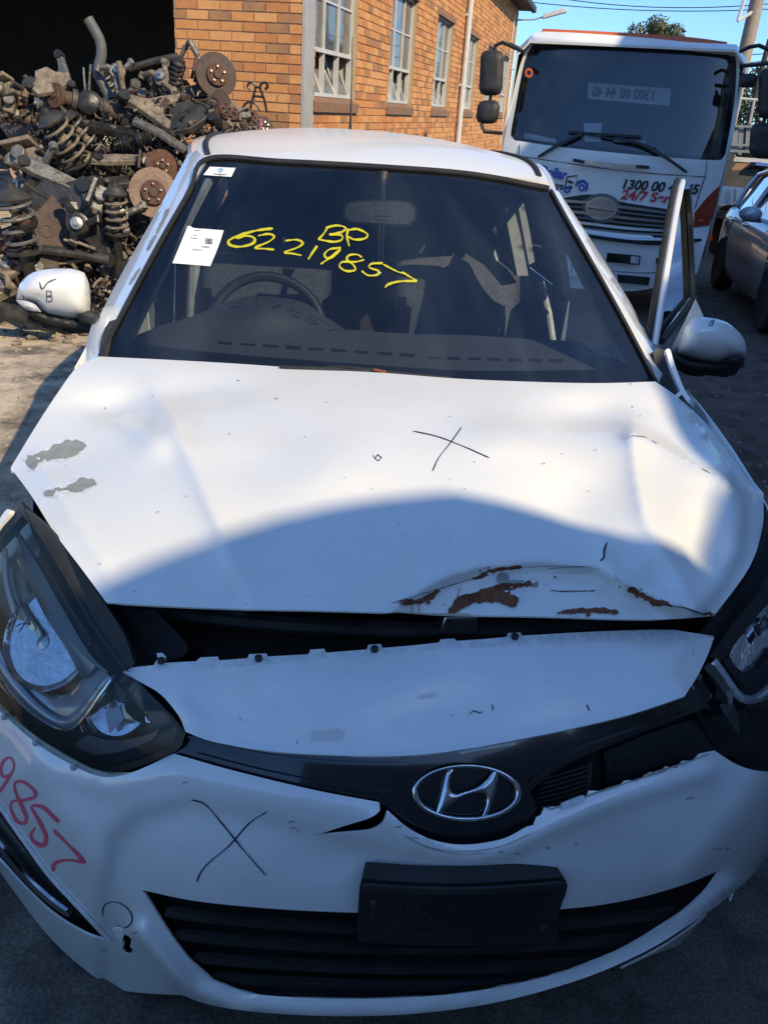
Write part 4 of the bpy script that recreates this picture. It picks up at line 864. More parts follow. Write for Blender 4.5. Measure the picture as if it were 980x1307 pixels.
for k, p in enumerate(([(952, 812), (960, 800), (964, 812), (958, 822)], [(962, 800), (976, 784), (980, 800), (968, 812)], [(966, 786), (980, 770), (984, 782), (974, 794)])):
    sheet('chrome_facet', loop(*[[p[i], p[(i+1) % 4]] for i in range(4)]), lambda x, y, z, px, py, k=k: off(F_hr, .015)(x, y-.001*(px-960)*(k-1)+.0008*(py-800), z, px, py), M['chrome'], hrr, sp=8, th=.003)
sheet('lens_shard', loop([(898, 852), (905, 846), (916, 856), (932, 880)], [(932, 880), (930, 892), (915, 872), (898, 852)], step=6), off(F_hr, -.008), M['shard'], hrr, sp=7, th=.003)
sheet('lens_shard', loop([(886, 866), (890, 858), (896, 862)], [(896, 862), (895, 870), (886, 866)], step=6), off(F_hr, -.004), M['shard'], hrr, sp=7, th=.003)
sheet('lens_shard', loop([(932, 882), (936, 880)], [(936, 880), (934, 898), (929, 900)], [(929, 900), (932, 882)], step=6), off(F_hr, -.012), M['chrome'], hrr, sp=7, th=.003)
sheet('broken_corner', loop([(884, 872), (900, 860), (926, 885), (934, 902)], [(934, 902), (916, 908), (900, 904), (872, 892)], [(872, 892), (884, 872)]), off(F_hr, .012), M['gloss_black'], hrr, sp=7, th=.006)
sheet('torn_tape', loop([(918, 900), (932, 896), (942, 915), (943, 938)], [(943, 938), (930, 922), (918, 900)], step=6), off(F_hr, -.004), M['shard'], hrr, sp=7, th=.002)
lensR = loop([(922, 846), (955, 806), (988, 764), (1008, 730)], [(1008, 730), (1014, 770), (1014, 820)], [(1014, 820), (1008, 870), (985, 900), (955, 905)], [(955, 905), (945, 880), (922, 846)])
sheet('lamp_lens', lensR, off(F_hr, -.006), M['lens'], hrr, sp=10, th=0)
sheet('inner_wing', loop([(911, 786), (950, 740), (990, 660)], [(990, 660), (1030, 690), (985, 750)], [(985, 750), (930, 810), (900, 842)], [(900, 842), (890, 815), (911, 786)]), off(F_hr, .03), M['void'], car, sp=12, th=.003)
sheet('lamp_bracket', loop([(884, 905), (940, 935), (990, 930)], [(990, 930), (990, 985), (950, 975), (912, 955)], [(912, 955), (884, 905)]), off(F_hr, .03), M['void'], car, sp=12, th=.006)

# ---------------------------------------------------------------- windscreen, pillars, roof
def F_ws(x, y, z, px, py): return y-1.02-(z-.95)*1.67-.30*x*x
xe = lambda z: .742-(z-.97)*.455
def F_pil(x, y, z, px, py):
    e = xe(z); o_ = np.maximum(np.abs(x)-e, 0)
    return y-1.02-(z-.95)*1.67-.30*np.minimum(np.abs(x), e)**2-1.5*o_-9*o_*o_
WS = loop([(126, 458), (150, 410), (200, 316), (240, 246), (264, 203)], [(264, 203), (360, 206), (488, 213), (600, 222), (701, 241)], [(701, 241), (727, 290), (768, 362), (806, 432), (838, 495)], [(838, 495), (760, 500), (600, 497), (480, 490), (300, 476), (126, 458)], step=9)
WI = loop([(163, 438), (196, 374), (232, 294), (268, 214)], [(268, 214), (360, 216), (488, 222), (600, 231), (686, 250)], [(686, 250), (712, 300), (748, 372), (804, 468)], [(804, 468), (740, 472), (600, 473), (480, 466), (300, 452), (163, 438)], step=9)
ws = sheet('windscreen', WS, F_ws, M['glass'], car, sp=14, th=0)
sheet('frit_band', WS, off(F_ws, .006), M['gloss_black'], ws, holes=[WI], sp=9, th=.002)
Z9 = lambda pts: [(270+x*.2857, 270+y*.2857) for x, y in pts]
Fw = F_ws
stroke('yellow_number', [Z9([(275, 75), (200, 85), (120, 108), (78, 130), (85, 150), (130, 157), (185, 142), (192, 120), (160, 108), (110, 118)]),
    Z9([(208, 108), (255, 100), (280, 112), (255, 135), (195, 162), (240, 166), (280, 170)]), Z9([(330, 130), (380, 126), (408, 140), (385, 160), (328, 182), (365, 188), (402, 196)]),
    Z9([(472, 153), (450, 185), (432, 214)]), Z9([(578, 162), (530, 168), (505, 190), (515, 208), (545, 200), (575, 170), (530, 205), (488, 235)]),
    Z9([(672, 205), (650, 192), (615, 195), (605, 215), (635, 240), (640, 262), (600, 265), (572, 245), (585, 225), (640, 225), (682, 215)]),
    Z9([(765, 230), (715, 233), (705, 250), (745, 265), (740, 282), (700, 285), (670, 265)]), Z9([(765, 235), (830, 268), (870, 278)]), Z9([(850, 270), (918, 310)]), Z9([(918, 310), (840, 312), (790, 325), (775, 340)])],
    [3.0, 2.4, 2.4, 2.9, 2.5, 2.4, 2.4, 1.9, 2.1, 2.6], Fw, M['yellow'], ws, lift=.003, step=1.4)
stroke('yellow_letters', [Z9([(520, 68), (500, 100), (476, 125)]), Z9([(510, 72), (560, 62), (598, 72), (580, 92), (525, 102)]), Z9([(525, 102), (578, 105), (582, 125), (545, 135), (480, 125)]), Z9([(610, 75), (605, 110), (615, 155)]), Z9([(605, 85), (650, 78), (695, 100), (685, 120), (640, 125), (610, 112)])],
    2.5, Fw, M['yellow'], ws, lift=.003, step=1.4)
# paper notices
Z10 = lambda pts: [(200+x*.1224, 200+y*.1224) for x, y in pts]
pp = sheet('paper_notice', loop(Z10([(165, 1110), (240, 930), (325, 722)]), Z10([(325, 722), (350, 722), (380, 742), (500, 752), (700, 768)]), Z10([(700, 768), (640, 950), (560, 1142)]), Z10([(560, 1142), (360, 1125), (165, 1110)])), Fw, M['paper'], ws, sp=10, th=0, lift=.004)
stroke('printed_line', [Z10([(390, 765), (465, 770)]), Z10([(375, 815), (425, 820)]), Z10([(355, 845), (430, 850)]), Z10([(370, 968), (480, 973)])], .8, Fw, M['print'], pp, lift=.006)
stroke('bar_code', [Z10([(505, 855+k*15), (585, 860+k*15)]) if k < 4 else Z10([(470, 937), (555, 942)]) for k in range(5)], 1.3, Fw, M['print'], pp, lift=.006)
pq = sheet('paper_sticker', loop(Z10([(488, 190), (555, 104)]), Z10([(555, 104), (825, 116)]), Z10([(825, 116), (780, 210)]), Z10([(780, 210), (488, 190)])), Fw, M['paper'], ws, sp=8, th=0, lift=.004)
stroke('printed_line', [Z10([(590, 178), (735, 188)])], 1.0, Fw, M['print'], pq, lift=.006); stroke('printed_mark', [Z10([(640, 132), (670, 124), (695, 140), (670, 155), (635, 145)])], 1.4, Fw, M['teal'], pq, lift=.006)
# rubber moulding and painted pillars
stroke('windscreen_moulding', [[(128, 457), (152, 410), (202, 316), (242, 246), (265, 204), (360, 207), (488, 214), (600, 223), (700, 241)], [(702, 243), (728, 290), (769, 362), (807, 432), (838, 492)]], [4.5, 3.2], off(F_ws, -.003), M['rubber'], ws, lift=0, th=.006)
LPO = loop([(126, 458), (150, 410), (200, 316), (240, 246), (265, 203)], [(265, 203), (250, 192), (240, 197)], [(240, 197), (232, 212), (206, 260), (180, 306), (154, 352), (130, 398)], [(130, 398), (112, 436), (98, 472), (126, 458)])
pil = sheet('pillar', LPO, F_pil, M['paint'], car, sp=7, th=.012, t1=4.5); pil['label'] = 'scraped left windscreen pillar'
for l_ in ([(215, 266), (208, 282), (200, 298)], [(199, 300), (192, 312), (188, 320)], [(178, 342), (171, 354), (166, 362)]): sheet('scraped_paint', jag([(a_-q_, b_) for (a_, b_), q_ in zip(l_, (1.5, 2.4, 1.2))]+[(a_+q_, b_) for (a_, b_), q_ in zip(l_[::-1], (1.2, 2.6, 1.5))], .9, 3, int(l_[0][0])), F_pil, M['primer'], pil, sp=4, th=0, lift=.003, t1=4.5)
RPO = loop([(701, 241), (727, 290), (768, 362), (806, 432), (838, 495)], [(838, 495), (846, 470), (836, 446)], [(836, 446), (826, 428), (802, 383), (759, 314), (722, 258), (712, 244)], [(712, 244), (701, 241)])
sheet('pillar', RPO, F_pil, M['paint'], car, sp=7, th=.012, t1=4.5)
# roof
rw = spline1([1.85, 2.1, 2.6, 3.2, 3.75], [.545, .585, .60, .585, .53]); zr = spline1([1.8, 1.95, 2.15, 2.6, 3.2, 3.75], [1.385, 1.418, 1.447, 1.470, 1.455, 1.40]); crn = spline1([1.8, 2.1, 2.6, 3.75], [.040, .050, .058, .05])
rows = []
for v in np.linspace(0, 1, 34):
    row = []
    for q in np.linspace(-1, 1, 41):
        yf = 1.835+.10*q*q; y = yf+(3.78-yf)*v; row.append((rw(y)*q, y, zr(y)+crn(y)*(1-abs(q)**2.2)))
    rows.append(row)
roof = grid_obj('roof', rows, M['paint_dull'], car, th=.01)
for sgn in (-1, 1):
    b = MB(); b.tube([(sgn*(rw(y)-.028), y, zr(y)+.009) for y in np.linspace(1.98, 3.7, 24)], .009, 6); b.build('roof_strip', M['rubber'], roof)
    b = MB(); b.tube([(sgn*(rw(y)+.012), y, zr(y)-.022) for y in np.linspace(1.84, 3.72, 28)], [.012+.012*min(1, k/5) for k in range(28)], 10); b.build('roof_rail', M['paint'], car)
ab = PY(447, 166, 3.45); b = MB(); b.tube([ab+np.array((0, -.03, -.04)), ab+np.array((0, 0, 0)), ab+np.array((0, .03, .12)), ab+np.array((0, .12, .40))], [.014, .008, .003, .002], 8); b.build('antenna', M['rubber'], car)
# ---------------------------------------------------------------- body sides
Wd = spline1([.42, .6, .8, 1.1, 1.6, 2.4, 3.1, 3.6, 3.9], [.70, .765, .800, .822, .832, .835, .825, .77, .66])
vp = spline1([.18, .3, .5, .7, .88, 1.06], [.93, .975, 1.0, 1.0, .985, .96]); zt = spline1([.4, .6, .8, 1.1, 1.3, 2.2, 3.4, 3.9], [.78, .835, .875, .935, .965, .99, 1.03, 1.04])
def side(sgn, y, z): return (sgn*Wd(y)*vp(z), y, z)
def side_sheet(name, sgn, poly, holes=(), m=None, par=None):
    V, T = tri2d(poly, holes, .06); X = [side(sgn, a, b_) for a, b_ in V]
    fs = [tuple(int(i) for i in (t[::-1] if sgn > 0 else t)) for t in T]
    o = solid(name, X, fs, .004, m or M['paint'], par or car)
    return o
def arc(cy, r, a0, a1, n=14): return [(cy+r*math.cos(a), .29+r*math.sin(a)) for a in np.linspace(a0, a1, n)]
def top(y0, y1, n=8): return [(y, float(zt(y))) for y in np.linspace(y0, y1, n)]
WF, WR, RA = .78, 3.30, .325
for sgn in (-1, 1):
    nm = 'left' if sgn < 0 else 'right'
    side_sheet('fender', sgn, top(1.19, .45)+[(.45, .5), (.47, .31)]+arc(WF, RA, math.pi*.98, .06)+[(1.19, .2)])
    if sgn < 0:
        fd = side_sheet('front_door', sgn, top(2.24, 1.20)+[(1.20, .2), (2.24, .2)])
        b = MB(); b.tube([(-.86, 2.02, .90), (-.875, 2.1, .905), (-.86, 2.18, .905)], .012, 8); b.build('door_handle', M['paint'], fd)
    rd = side_sheet('rear_door', sgn, top(3.02, 2.26)+[(2.26, .2), (2.94, .2), (2.97, .35)]+arc(WR, RA, math.pi*.93, math.pi*.74, 5)+[(3.02, .62)])
    b = MB(); b.tube([(sgn*.86, 2.8, .93), (sgn*.875, 2.87, .935), (sgn*.86, 2.94, .935)], .012, 8); b.build('door_handle', M['paint'], rd)
    side_sheet('rear_quarter', sgn, top(3.9, 3.04)+[(3.04, .53)]+arc(WR, RA, math.pi*.72, .02)+[(3.70, .28), (3.9, .30)])
    b = MB(); b.box(min(sgn*.70, sgn*.79), max(sgn*.70, sgn*.79), 1.12, 2.98, .18, .30); b.build('sill', M['paint'], car, bevel=.02)
    def belt(y): return np.array((sgn*Wd(y)*.955, y, zt(y)))
    def rail(y): return np.array((sgn*(rw(max(y, 1.86))+.02), y, zr(max(y, 1.86))-.02))
    def ruled(name, y0, y1, t0, t1, m, th=.003, y0t=None, y1t=None):
        Gd = []
        for t in np.linspace(t0, t1, 7):
            r_ = []
            for k in np.linspace(0, 1, 9):
                yb = y0+(y1-y0)*k; yt = (y0 if y0t is None else y0t)+((y1 if y1t is None else y1t)-(y0 if y0t is None else y0t))*k
                r_.append(belt(yb)*(1-t)+rail(yt)*t+np.array((sgn*.02*math.sin(math.pi*t), 0, 0)))
            Gd.append(r_)
        return grid_obj(name, Gd, m, car, th=th, flip=sgn < 0)
    if sgn < 0: ruled('side_window', 1.36, 2.20, .02, .94, M['sideglass'], 0, 1.98, 2.22)
    ruled('side_window', 2.34, 3.04, .02, .94, M['sideglass'], 0, 2.36, 2.98)
    ruled('door_post', 2.20, 2.34, 0, 1, M['gloss_black'], .03, 2.22, 2.36)
    ruled('rear_pillar', 3.04, 3.72, 0, 1, M['paint'], .03, 2.98, 3.70)
# tail
b = MB(); rear = []
for k, (z, y, hw) in enumerate(((.25, 3.86, .70), (.45, 3.94, .74), (.65, 3.94, .75), (.85, 3.90, .74), (1.03, 3.86, .70), (1.2, 3.84, .60), (1.40, 3.76, .50))):
    rear.append([(hw*q, y-.18*abs(q)**3, z) for q in np.linspace(-1, 1, 17)])
tg = grid_obj('tailgate', rear[:5], M['paint'], car, th=.004, flip=True); grid_obj('rear_window', rear[4:], M['gloss_black'], car, th=.004, flip=True)
b = MB(); b.box(-.72, .72, .45, 3.75, .16, .22); b.build('floor_pan', M['void'], car)
# wheels
for sx in (-1, 1):
    for wy in (WF, WR):
        w = empty('wheel', (sx*.74, wy, .29)); attach(w, car)
        b = MB(); b.lathe((sx*.66, wy, .29), (sx, 0, 0), [(.19, 0), (.26, -.005), (.288, .01), (.292, .06), (.292, .12), (.288, .16), (.26, .178), (.20, .17)], 32); b.build('tyre', M['tyre'], w)
        b = MB(); b.lathe((sx*.66, wy, .29), (sx, 0, 0), [(.0005, .13), (.06, .14), (.07, .125), (.18, .13), (.20, .165), (.205, .16), (.20, .02), (.02, .02)], 32)
        for a in np.linspace(0, 2*math.pi, 7, endpoint=False): b.tube([(sx*.80, wy+.05*math.cos(a), .29+.05*math.sin(a)), (sx*.81, wy+.19*math.cos(a), .29+.19*math.sin(a))], .018, 6)
        b.build('rim', M['rim'], w)
# ---------------------------------------------------------------- mirrors
def pillow(name, out, y0, dep, m, par, Rr=26, sp=6, th=.05, lift=0):
    ol = [tuple(p) for p in out]
    def F(x, y, z, px, py):
        e = np.clip(pdist(px, py, ol+[ol[0]])/Rr, 0, 1); return y-y0-dep*(1-np.sqrt(np.maximum(1-(1-e)**2, 0)))
    o = sheet(name, ol, F, m, par, sp=sp, th=th, lift=lift)
    return o, F
lm = empty('door_mirror', PY(70, 400, 1.56)); attach(lm, car)
cap, Fc = pillow('mirror_cap', loop([(21, 383), (26, 362), (42, 348), (66, 343), (92, 343), (108, 348)], [(108, 348), (114, 362), (116, 384), (115, 404)], [(115, 404), (92, 408), (70, 404), (54, 399), (46, 389), (34, 385), (21, 383)]), 1.50, .075, M['paint'], lm, 30)
pillow('mirror_base', loop([(21, 382), (46, 388), (54, 398), (92, 407), (118, 404)], [(118, 404), (130, 402), (124, 420)], [(124, 420), (88, 420), (56, 412), (34, 402), (21, 382)]), 1.525, .04, M['black'], lm, 14)
pillow('side_repeater', loop([(21, 383), (34, 384), (46, 389), (53, 398)], [(53, 398), (40, 397), (28, 391), (21, 383)], step=4), 1.508, .02, M['clear'], lm, 8, sp=4, th=.01)
stroke('pen_letters', [[(51, 360), (54, 369), (62, 360), (72, 356)], [(60, 371), (60, 384)], [(60, 371), (66, 372), (66, 377), (60, 378)], [(60, 378), (67, 379), (67, 384), (59, 385)], [(28, 376), (31, 380), (30, 384)]], 1.2, Fc, M['ink'], cap, lift=.0025)
b = MB(); b.tube([PY(112, 404, 1.55), PY(132, 410, 1.44)], [.03, .025], 10, flat=.6); b.build('mirror_arm', M['black'], lm)
# left wing corner and dark triangle at the foot of the pillar
sheet('wing_corner', loop([(98, 474), (108, 446), (120, 408), (130, 400)], [(130, 400), (138, 402), (136, 412), (128, 440), (126, 458)], [(126, 458), (110, 466), (98, 474)]), off(F_pil, -.02), M['paint'], car, sp=6, th=.01)
sheet('cowl_corner', loop([(127, 455), (130, 430), (140, 410), (150, 407)], [(150, 407), (142, 430), (136, 456), (127, 455)]), off(F_ws, -.012), M['black_dusty'], car, sp=6, th=.006)
# wing edges just showing beside the bonnet and lamp
sheet('wing_edge', loop([(14, 600), (44, 548), (74, 504)], [(74, 504), (46, 552), (30, 580), (18, 602)], [(18, 602), (14, 600)]), lambda x, y, z, px, py: z-(.865+(y-.72)*.12), M['paint'], car, sp=5, th=.006)
stroke('wing_lip', [[(-30, 722), (-4, 684), (18, 652)]], 6, off(F_hl, .010), M['paint'], car, lift=.004, th=.01)
# ---- open right front door
DA = R(31.5); ds, dc = math.sin(DA), math.cos(DA)
def D(s, z, o_=0.0):
    q = o_-max(z-1.0, 0)*.27; return np.array((.834+s*ds+q*dc, 1.47+s*dc-q*ds, z))
door = empty('front_door', D(0, .6)); attach(door, car); door['label'] = 'front door standing open with its mirror'
b = MB()
dpoly = [(-.20, .28), (-.20, .88), (-.02, 1.0), (.92, 1.02), (.98, .8), (.95, .5), (.80, .25)]
vs = [D(s, z, .0) for s, z in dpoly]+[D(s, z, -.07) for s, z in dpoly]; n = len(dpoly)
b.add(vs, [tuple(range(n)), tuple(range(2*n-1, n-1, -1))]+[(i, i+n, (i+1) % n+n, (i+1) % n) for i in range(n)]); b.build('door_panel', M['paint'], door, bevel=.012)
fr_pts = [(-.02, 1.0), (.10, 1.065), (.30, 1.175), (.50, 1.28), (.66, 1.36), (.78, 1.412), (.86, 1.432)]
b = MB(); b.tube([D(s, z, -.012) for s, z in fr_pts], [.011, .013, .013, .013, .013, .013, .010], 10); b.build('window_frame', M['paint'], door)
b = MB(); b.tube([D(s-.010, z+.003, -.030) for s, z in fr_pts], .011, 8); b.build('door_seal', M['rubber'], door)
b = MB(); q = [(.905, 1.41), (.93, 1.30), (.925, 1.15), (.90, 1.01)]; b.tube([D(s, z, -.01) for s, z in q], .028, 8, flat=.6); b.build('rear_frame', M['gloss_black'], door)
b = MB(); b.tube([D(s, 1.012, .006) for s in (.02, .3, .6, .92)], .012, 8); b.build('belt_seal', M['rubber'], door)
gl = [(.0, 1.0), (.12, 1.06), (.32, 1.17), (.52, 1.275), (.68, 1.352), (.84, 1.415), (.90, 1.41), (.92, 1.30), (.915, 1.15), (.90, 1.0)]
mesh_obj('door_glass', [D(s, z, -.012) for s, z in gl], [tuple(range(len(gl)))], M['sideglass'], door)
rm = empty('door_mirror', PY(905, 440, 1.42)); attach(rm, door)
ob, Fr = pillow('mirror_cap', loop([(864, 450), (868, 432), (874, 416), (884, 406)], [(884, 406), (900, 405), (926, 411), (946, 428), (952, 444), (951, 455)], [(951, 455), (930, 458), (917, 463), (896, 461), (880, 457), (864, 450)]), 1.37, .07, M['paint'], rm, 28)
pillow('mirror_base', loop([(852, 449), (864, 450), (880, 457), (917, 462), (951, 456)], [(951, 456), (948, 468), (930, 474), (900, 476), (872, 472), (852, 460)], [(852, 460), (852, 449)]), 1.40, .04, M['black'], rm, 12)
pillow('side_repeater', loop([(951, 456), (930, 458), (918, 462)], [(918, 462), (936, 464), (949, 462), (951, 456)], step=4), 1.385, .01, M['black'], rm, 6, sp=4, th=.01)
stroke('pen_mark', [[(904, 415), (908, 409), (911, 408), (909, 415), (904, 415)]], 1.2, Fr, M['ink'], ob, lift=.0025)
sheet('mirror_sail', loop([(856, 447), (872, 416), (888, 383)], [(888, 383), (894, 396), (898, 406)], [(898, 406), (884, 410), (870, 440)], [(870, 440), (856, 447)]), lambda x, y, z, px, py: y-1.47+(px-870)*.0006, M['paint'], rm, sp=6, th=.012)
# dark hinge area and bent wing flange on the right
sheet('hinge_post', loop([(834, 448), (850, 448), (872, 500)], [(872, 500), (900, 545), (868, 512)], [(868, 512), (838, 492), (834, 448)]), lambda x, y, z, px, py: y-1.24-(z-.95)*.6, M['black'], car, sp=8, th=.02)
stroke('wing_flange', [[(849, 447), (856, 470), (868, 500), (884, 522), (902, 546)], [(869, 499), (862, 506), (858, 508)]], [6, 5], lambda x, y, z, px, py: y-1.17-(z-.95)*.6, M['paint'], car, lift=0, th=.012)
# ---------------------------------------------------------------- cabin
def F_dash(x, y, z, px, py): return z-.958-.02*np.clip((y-1.3)/.3, 0, 1)-.050*gauss(px, py, 345, 395, 62, 22)
das = sheet('dashboard', loop([(150, 446), (170, 430), (206, 416), (250, 402), (288, 386), (320, 378), (360, 378), (392, 388), (415, 404), (440, 420)], [(440, 420), (520, 426), (600, 428), (680, 434), (740, 446), (790, 460), (818, 474)], [(818, 474), (760, 484), (640, 486), (480, 480), (300, 468), (150, 446)]), F_dash, M['dash'], car, sp=10, th=.03)
vt = [[(278+29*k, 437+k*1.9+(0 if k < 9 else 0)), (297+29*k, 438.5+k*1.9)] for k in range(9)]+[[(545+26*k, 456+k*.6), (562+26*k, 457+k*.6)] for k in range(7)]
stroke('defrost_vent', vt, 5.5, F_dash, M['black'], das, lift=.002, smoothl=False)
stroke('dash_edge', [[(560, 478), (680, 480), (760, 476), (802, 468)]], 1.6, F_dash, M['trim'], das, lift=.002)
b = MB(); b.box(-.70, .70, 1.55, 1.74, .45, .95); b.build('dash_front', M['interior'], car, bevel=.03)
sw = empty('steering_wheel', (-.36, 1.8, .95)); attach(sw, car)
cw = PY(341, 424, 1.80); nax = np.array((0, -.88, .47)); ux = np.array((1., 0, 0)); uy = np.cross(nax, ux)
b = MB(); b.tube([cw+.185*(math.cos(a)*ux+math.sin(a)*uy) for a in np.linspace(0, 2*math.pi, 40)], .0165, 10, cap=False); b.build('wheel_rim', M['black'], sw)
b = MB(); b.frame(cw-nax*.03, ux, uy, nax, .075, .06, .03, .8); b.build('wheel_hub', M['black'], sw, bevel=.02)
b = MB()
for a in (0, math.pi, -math.pi/2): b.tube([cw-nax*.02+.05*(math.cos(a)*ux+math.sin(a)*uy), cw+.18*(math.cos(a)*ux+math.sin(a)*uy)], [.022, .014], 8, flat=.5)
b.build('wheel_spoke', M['black'], sw)
def seat(x0, y0):
    st = empty('seat', (x0, y0, .3)); attach(st, car)
    def cush(name, prof, hw, par=st, m=M['seat']):
        Gd = []
        for q in np.linspace(-1, 1, 15):
            k = 1-.10*abs(q)**4; Gd.append([(x0+hw*q, y0+py_*1.0+(.05*abs(q)**3 if py_ < 0.05 else 0), pz*k+(1-k)*.75) for py_, pz in prof])
        o = grid_obj(name, Gd, m, par); bm = bmesh.new(); bm.from_mesh(o.data)
        bmesh.ops.holes_fill(bm, edges=[e for e in bm.edges if e.is_boundary]); bmesh.ops.recalc_face_normals(bm, faces=bm.faces); bm.to_mesh(o.data); bm.free(); return o
    cush('backrest', [(-.02, .46), (-.05, .55), (-.02, .70), (.03, .85), (.08, 1.0), (.13, 1.10), (.17, 1.13), (.22, 1.12), (.23, 1.05), (.18, .85), (.12, .60), (.10, .46)], .235)
    cush('cushion', [(-.52, .42), (-.53, .48), (-.48, .52), (-.2, .50), (0, .47), (.02, .38), (-.4, .34)], .24)
    cush('headrest', [(.15, 1.16), (.12, 1.22), (.13, 1.31), (.17, 1.35), (.22, 1.34), (.24, 1.26), (.22, 1.17)], .125)
    for k in (-.06, .06): MB().tube([(x0+k, y0+.18, 1.08), (x0+k, y0+.18, 1.2)], .007, 6).build('headrest_post', M['satin'], st)
seat(.36, 2.12); seat(-.36, 2.12)
b = MB(); b.box(-.62, .62, 3.0, 3.2, .40, 1.08); b.build('rear_bench', M['interior'], car, bevel=.05)
b = MB(); b.box(-.60, .60, 3.55, 3.6, .3, 1.36); b.build('parcel_screen', M['void'], car)
rows = [[(.5*q*(1 if v < .5 else 1), 1.98+1.6*v, 1.375+.05*math.sin(math.pi*v)) for q in np.linspace(-1, 1, 9)] for v in np.linspace(0, 1, 9)]
grid_obj('headlining', rows, M['interior'], car, flip=True)
vm = empty('rear_view_mirror', PY(488, 270, 1.80)); attach(vm, car)
b = MB(); Fm = PY(488, 274, 1.72)
RS = loop([(437, 266), (443, 258), (484, 255), (524, 258), (531, 264)], [(531, 264), (531, 280), (524, 288), (484, 287), (444, 284), (437, 278)], [(437, 278), (437, 266)])
F_rv = lambda x, y, z, px, py: y-1.70-.02*((px-484)/40)**2
sheet('mirror_shell', RS, F_rv, M['black'], vm, sp=7, th=.03)
sheet('mirror_back', [(484+(x-484)*.93, 271+(y-271)*.86) for x, y in RS], F_rv, M['seat'], vm, sp=7, th=.002, lift=.004)
stroke('moulded_mark', [[(478, 274), (500, 275)], [(480, 279), (498, 280)]], 1.2, F_rv, M['dash'], vm, lift=.008)
b.tube([PY(488, 262, 1.73), PY(488, 240, 1.77), PY(489, 224, 1.80)], [.012, .010, .022], 10); b.build('mirror_stem', M['black'], vm)
for l_ in ([PY(486, 258, 1.71), PY(484, 300, 1.69), PY(484, 346, 1.68)], [PY(492, 258, 1.71), PY(489, 300, 1.69), PY(488, 334, 1.68)]): MB().tube(l_, .0025, 6).build('cord', M['black_dusty'], vm)
MB().blob(PY(484, 349, 1.68), .009, 8, 6, 0).build('cord_bead', M['satin'], vm)
stroke('pillar_trim', [[(165, 436), (196, 372), (230, 304), (256, 252), (272, 224), (284, 216)]], [11], off(F_ws, .06), M['trim'], car, lift=0, th=.02, step=8)
stroke('grab_handle', [[(240, 260), (252, 238), (258, 228)]], [9], off(F_ws, .05), M['trim'], car, lift=0, th=.02, step=5)
b = MB(); b.tube([PY(250, 330, 2.28), PY(249, 370, 2.28), PY(247, 440, 2.28)], .028, 10); b.build('belt_post', M['trim'], car)
for l_ in ([PY(602, 245, 2.30), PY(620, 300, 2.30), PY(636, 360, 2.30)], [PY(650, 258, 2.45), PY(664, 320, 2.45), PY(672, 380, 2.45)]): MB().tube(l_, .028, 10).build('belt_post', M['trim'], car)
b = MB(); b.tube([PY(690, 360, 2.05), PY(700, 400, 2.0), PY(706, 440, 1.95)], .012, 8); b.build('door_seal', M['trim'], car)
M['posttrim'] = mat('grey_post_trim', (.30, .30, .29), .7, col2=(.22, .22, .215), scale=14)
# sunlit inside of the centre post and the rear door frame, seen through the windscreen
for p_ in ([(641, 254), (653, 255), (664, 300), (674, 352), (660, 352), (650, 300)], [(660, 257), (668, 258), (676, 296), (682, 334), (675, 338), (668, 300)]):
    sheet('post_trim', loop(*[[p_[k], p_[(k+1) % len(p_)]] for k in range(len(p_))]), lambda x, y, z, px, py: y-2.16-.002*(px-660), M['posttrim'], car, sp=9, th=.02)
# wipers and scuttle
sheet('scuttle', loop([(130, 462), (300, 474), (480, 486), (640, 494), (836, 494)], [(836, 494), (840, 512), (480, 512), (120, 480), (130, 462)]), lambda x, y, z, px, py: z-.945+.02*np.abs(x), M['black'], car, sp=14, th=.02)
wp = empty('wiper', PY(470, 476, 1.05)); attach(wp, car)
stroke('wiper_arm', [[(357, 470), (420, 473), (500, 478), (576, 485)]], 3.5, off(F_ws, -.03), M['black_dusty'], wp, lift=0, th=.006)
stroke('wiper_blade', [[(395, 476), (430, 471), (470, 474), (510, 480)]], 2.6, off(F_ws, -.02), M['rubber'], wp, lift=0, th=.008)
stroke('rusty_nut', [[(476, 475), (492, 478)]], 5, off(F_ws, -.035), M['rust'], wp, lift=0, th=.01, smoothl=False)

# ================================================================ tow truck
T0 = np.array([2.65, 7.0, 0.0]); TV = np.array([math.sin(TH), math.cos(TH), 0.0]); TN = BN
def T(u, b, z): return T0+TN*u+TV*b+BZ*z
M['tpaint'] = mat('white_truck_paint', (0.80, 0.80, 0.78), 0.35, col2=(0.70, 0.70, 0.68), scale=2.5, coat=.5)
M['tglass'] = glass('truck_windscreen', (0.72, 0.76, 0.79), extra=.06, dust=.01)
M['tamber'] = mat('dull_amber_lens', (.34, .05, .015), .25, coat=.6, col2=(.22, .03, .01), scale=9)
M['orange'] = mat('orange_fibreglass', (.62, .13, .04), .5, col2=(.5, .1, .03), scale=5)
M['bluetext'] = mat('blue_lettering', (.03, .08, .42), .5, col2=(.04, .1, .36), scale=30)
M['redtext'] = mat('red_lettering', (.55, .03, .05), .5, col2=(.45, .03, .05), scale=30)
M['blacktext'] = mat('black_lettering', (.012, .012, .014), .5, col2=(.03, .03, .03), scale=30)
M['yellowgrip'] = mat('yellow_grip', (.6, .38, .02), .5, col2=(.5, .3, .02), scale=20)
M['greyplastic'] = mat('grey_plastic', (.16, .165, .17), .45, col2=(.11, .115, .12), scale=8)
M['sign'] = mat('pale_sign', (.75, .78, .82), .6, col2=(.65, .68, .72), scale=4)
truck = empty('tow_truck', T(0, 1, 0), 'white cab over tow truck parked along the brick building, phone number across its nose', 'truck')
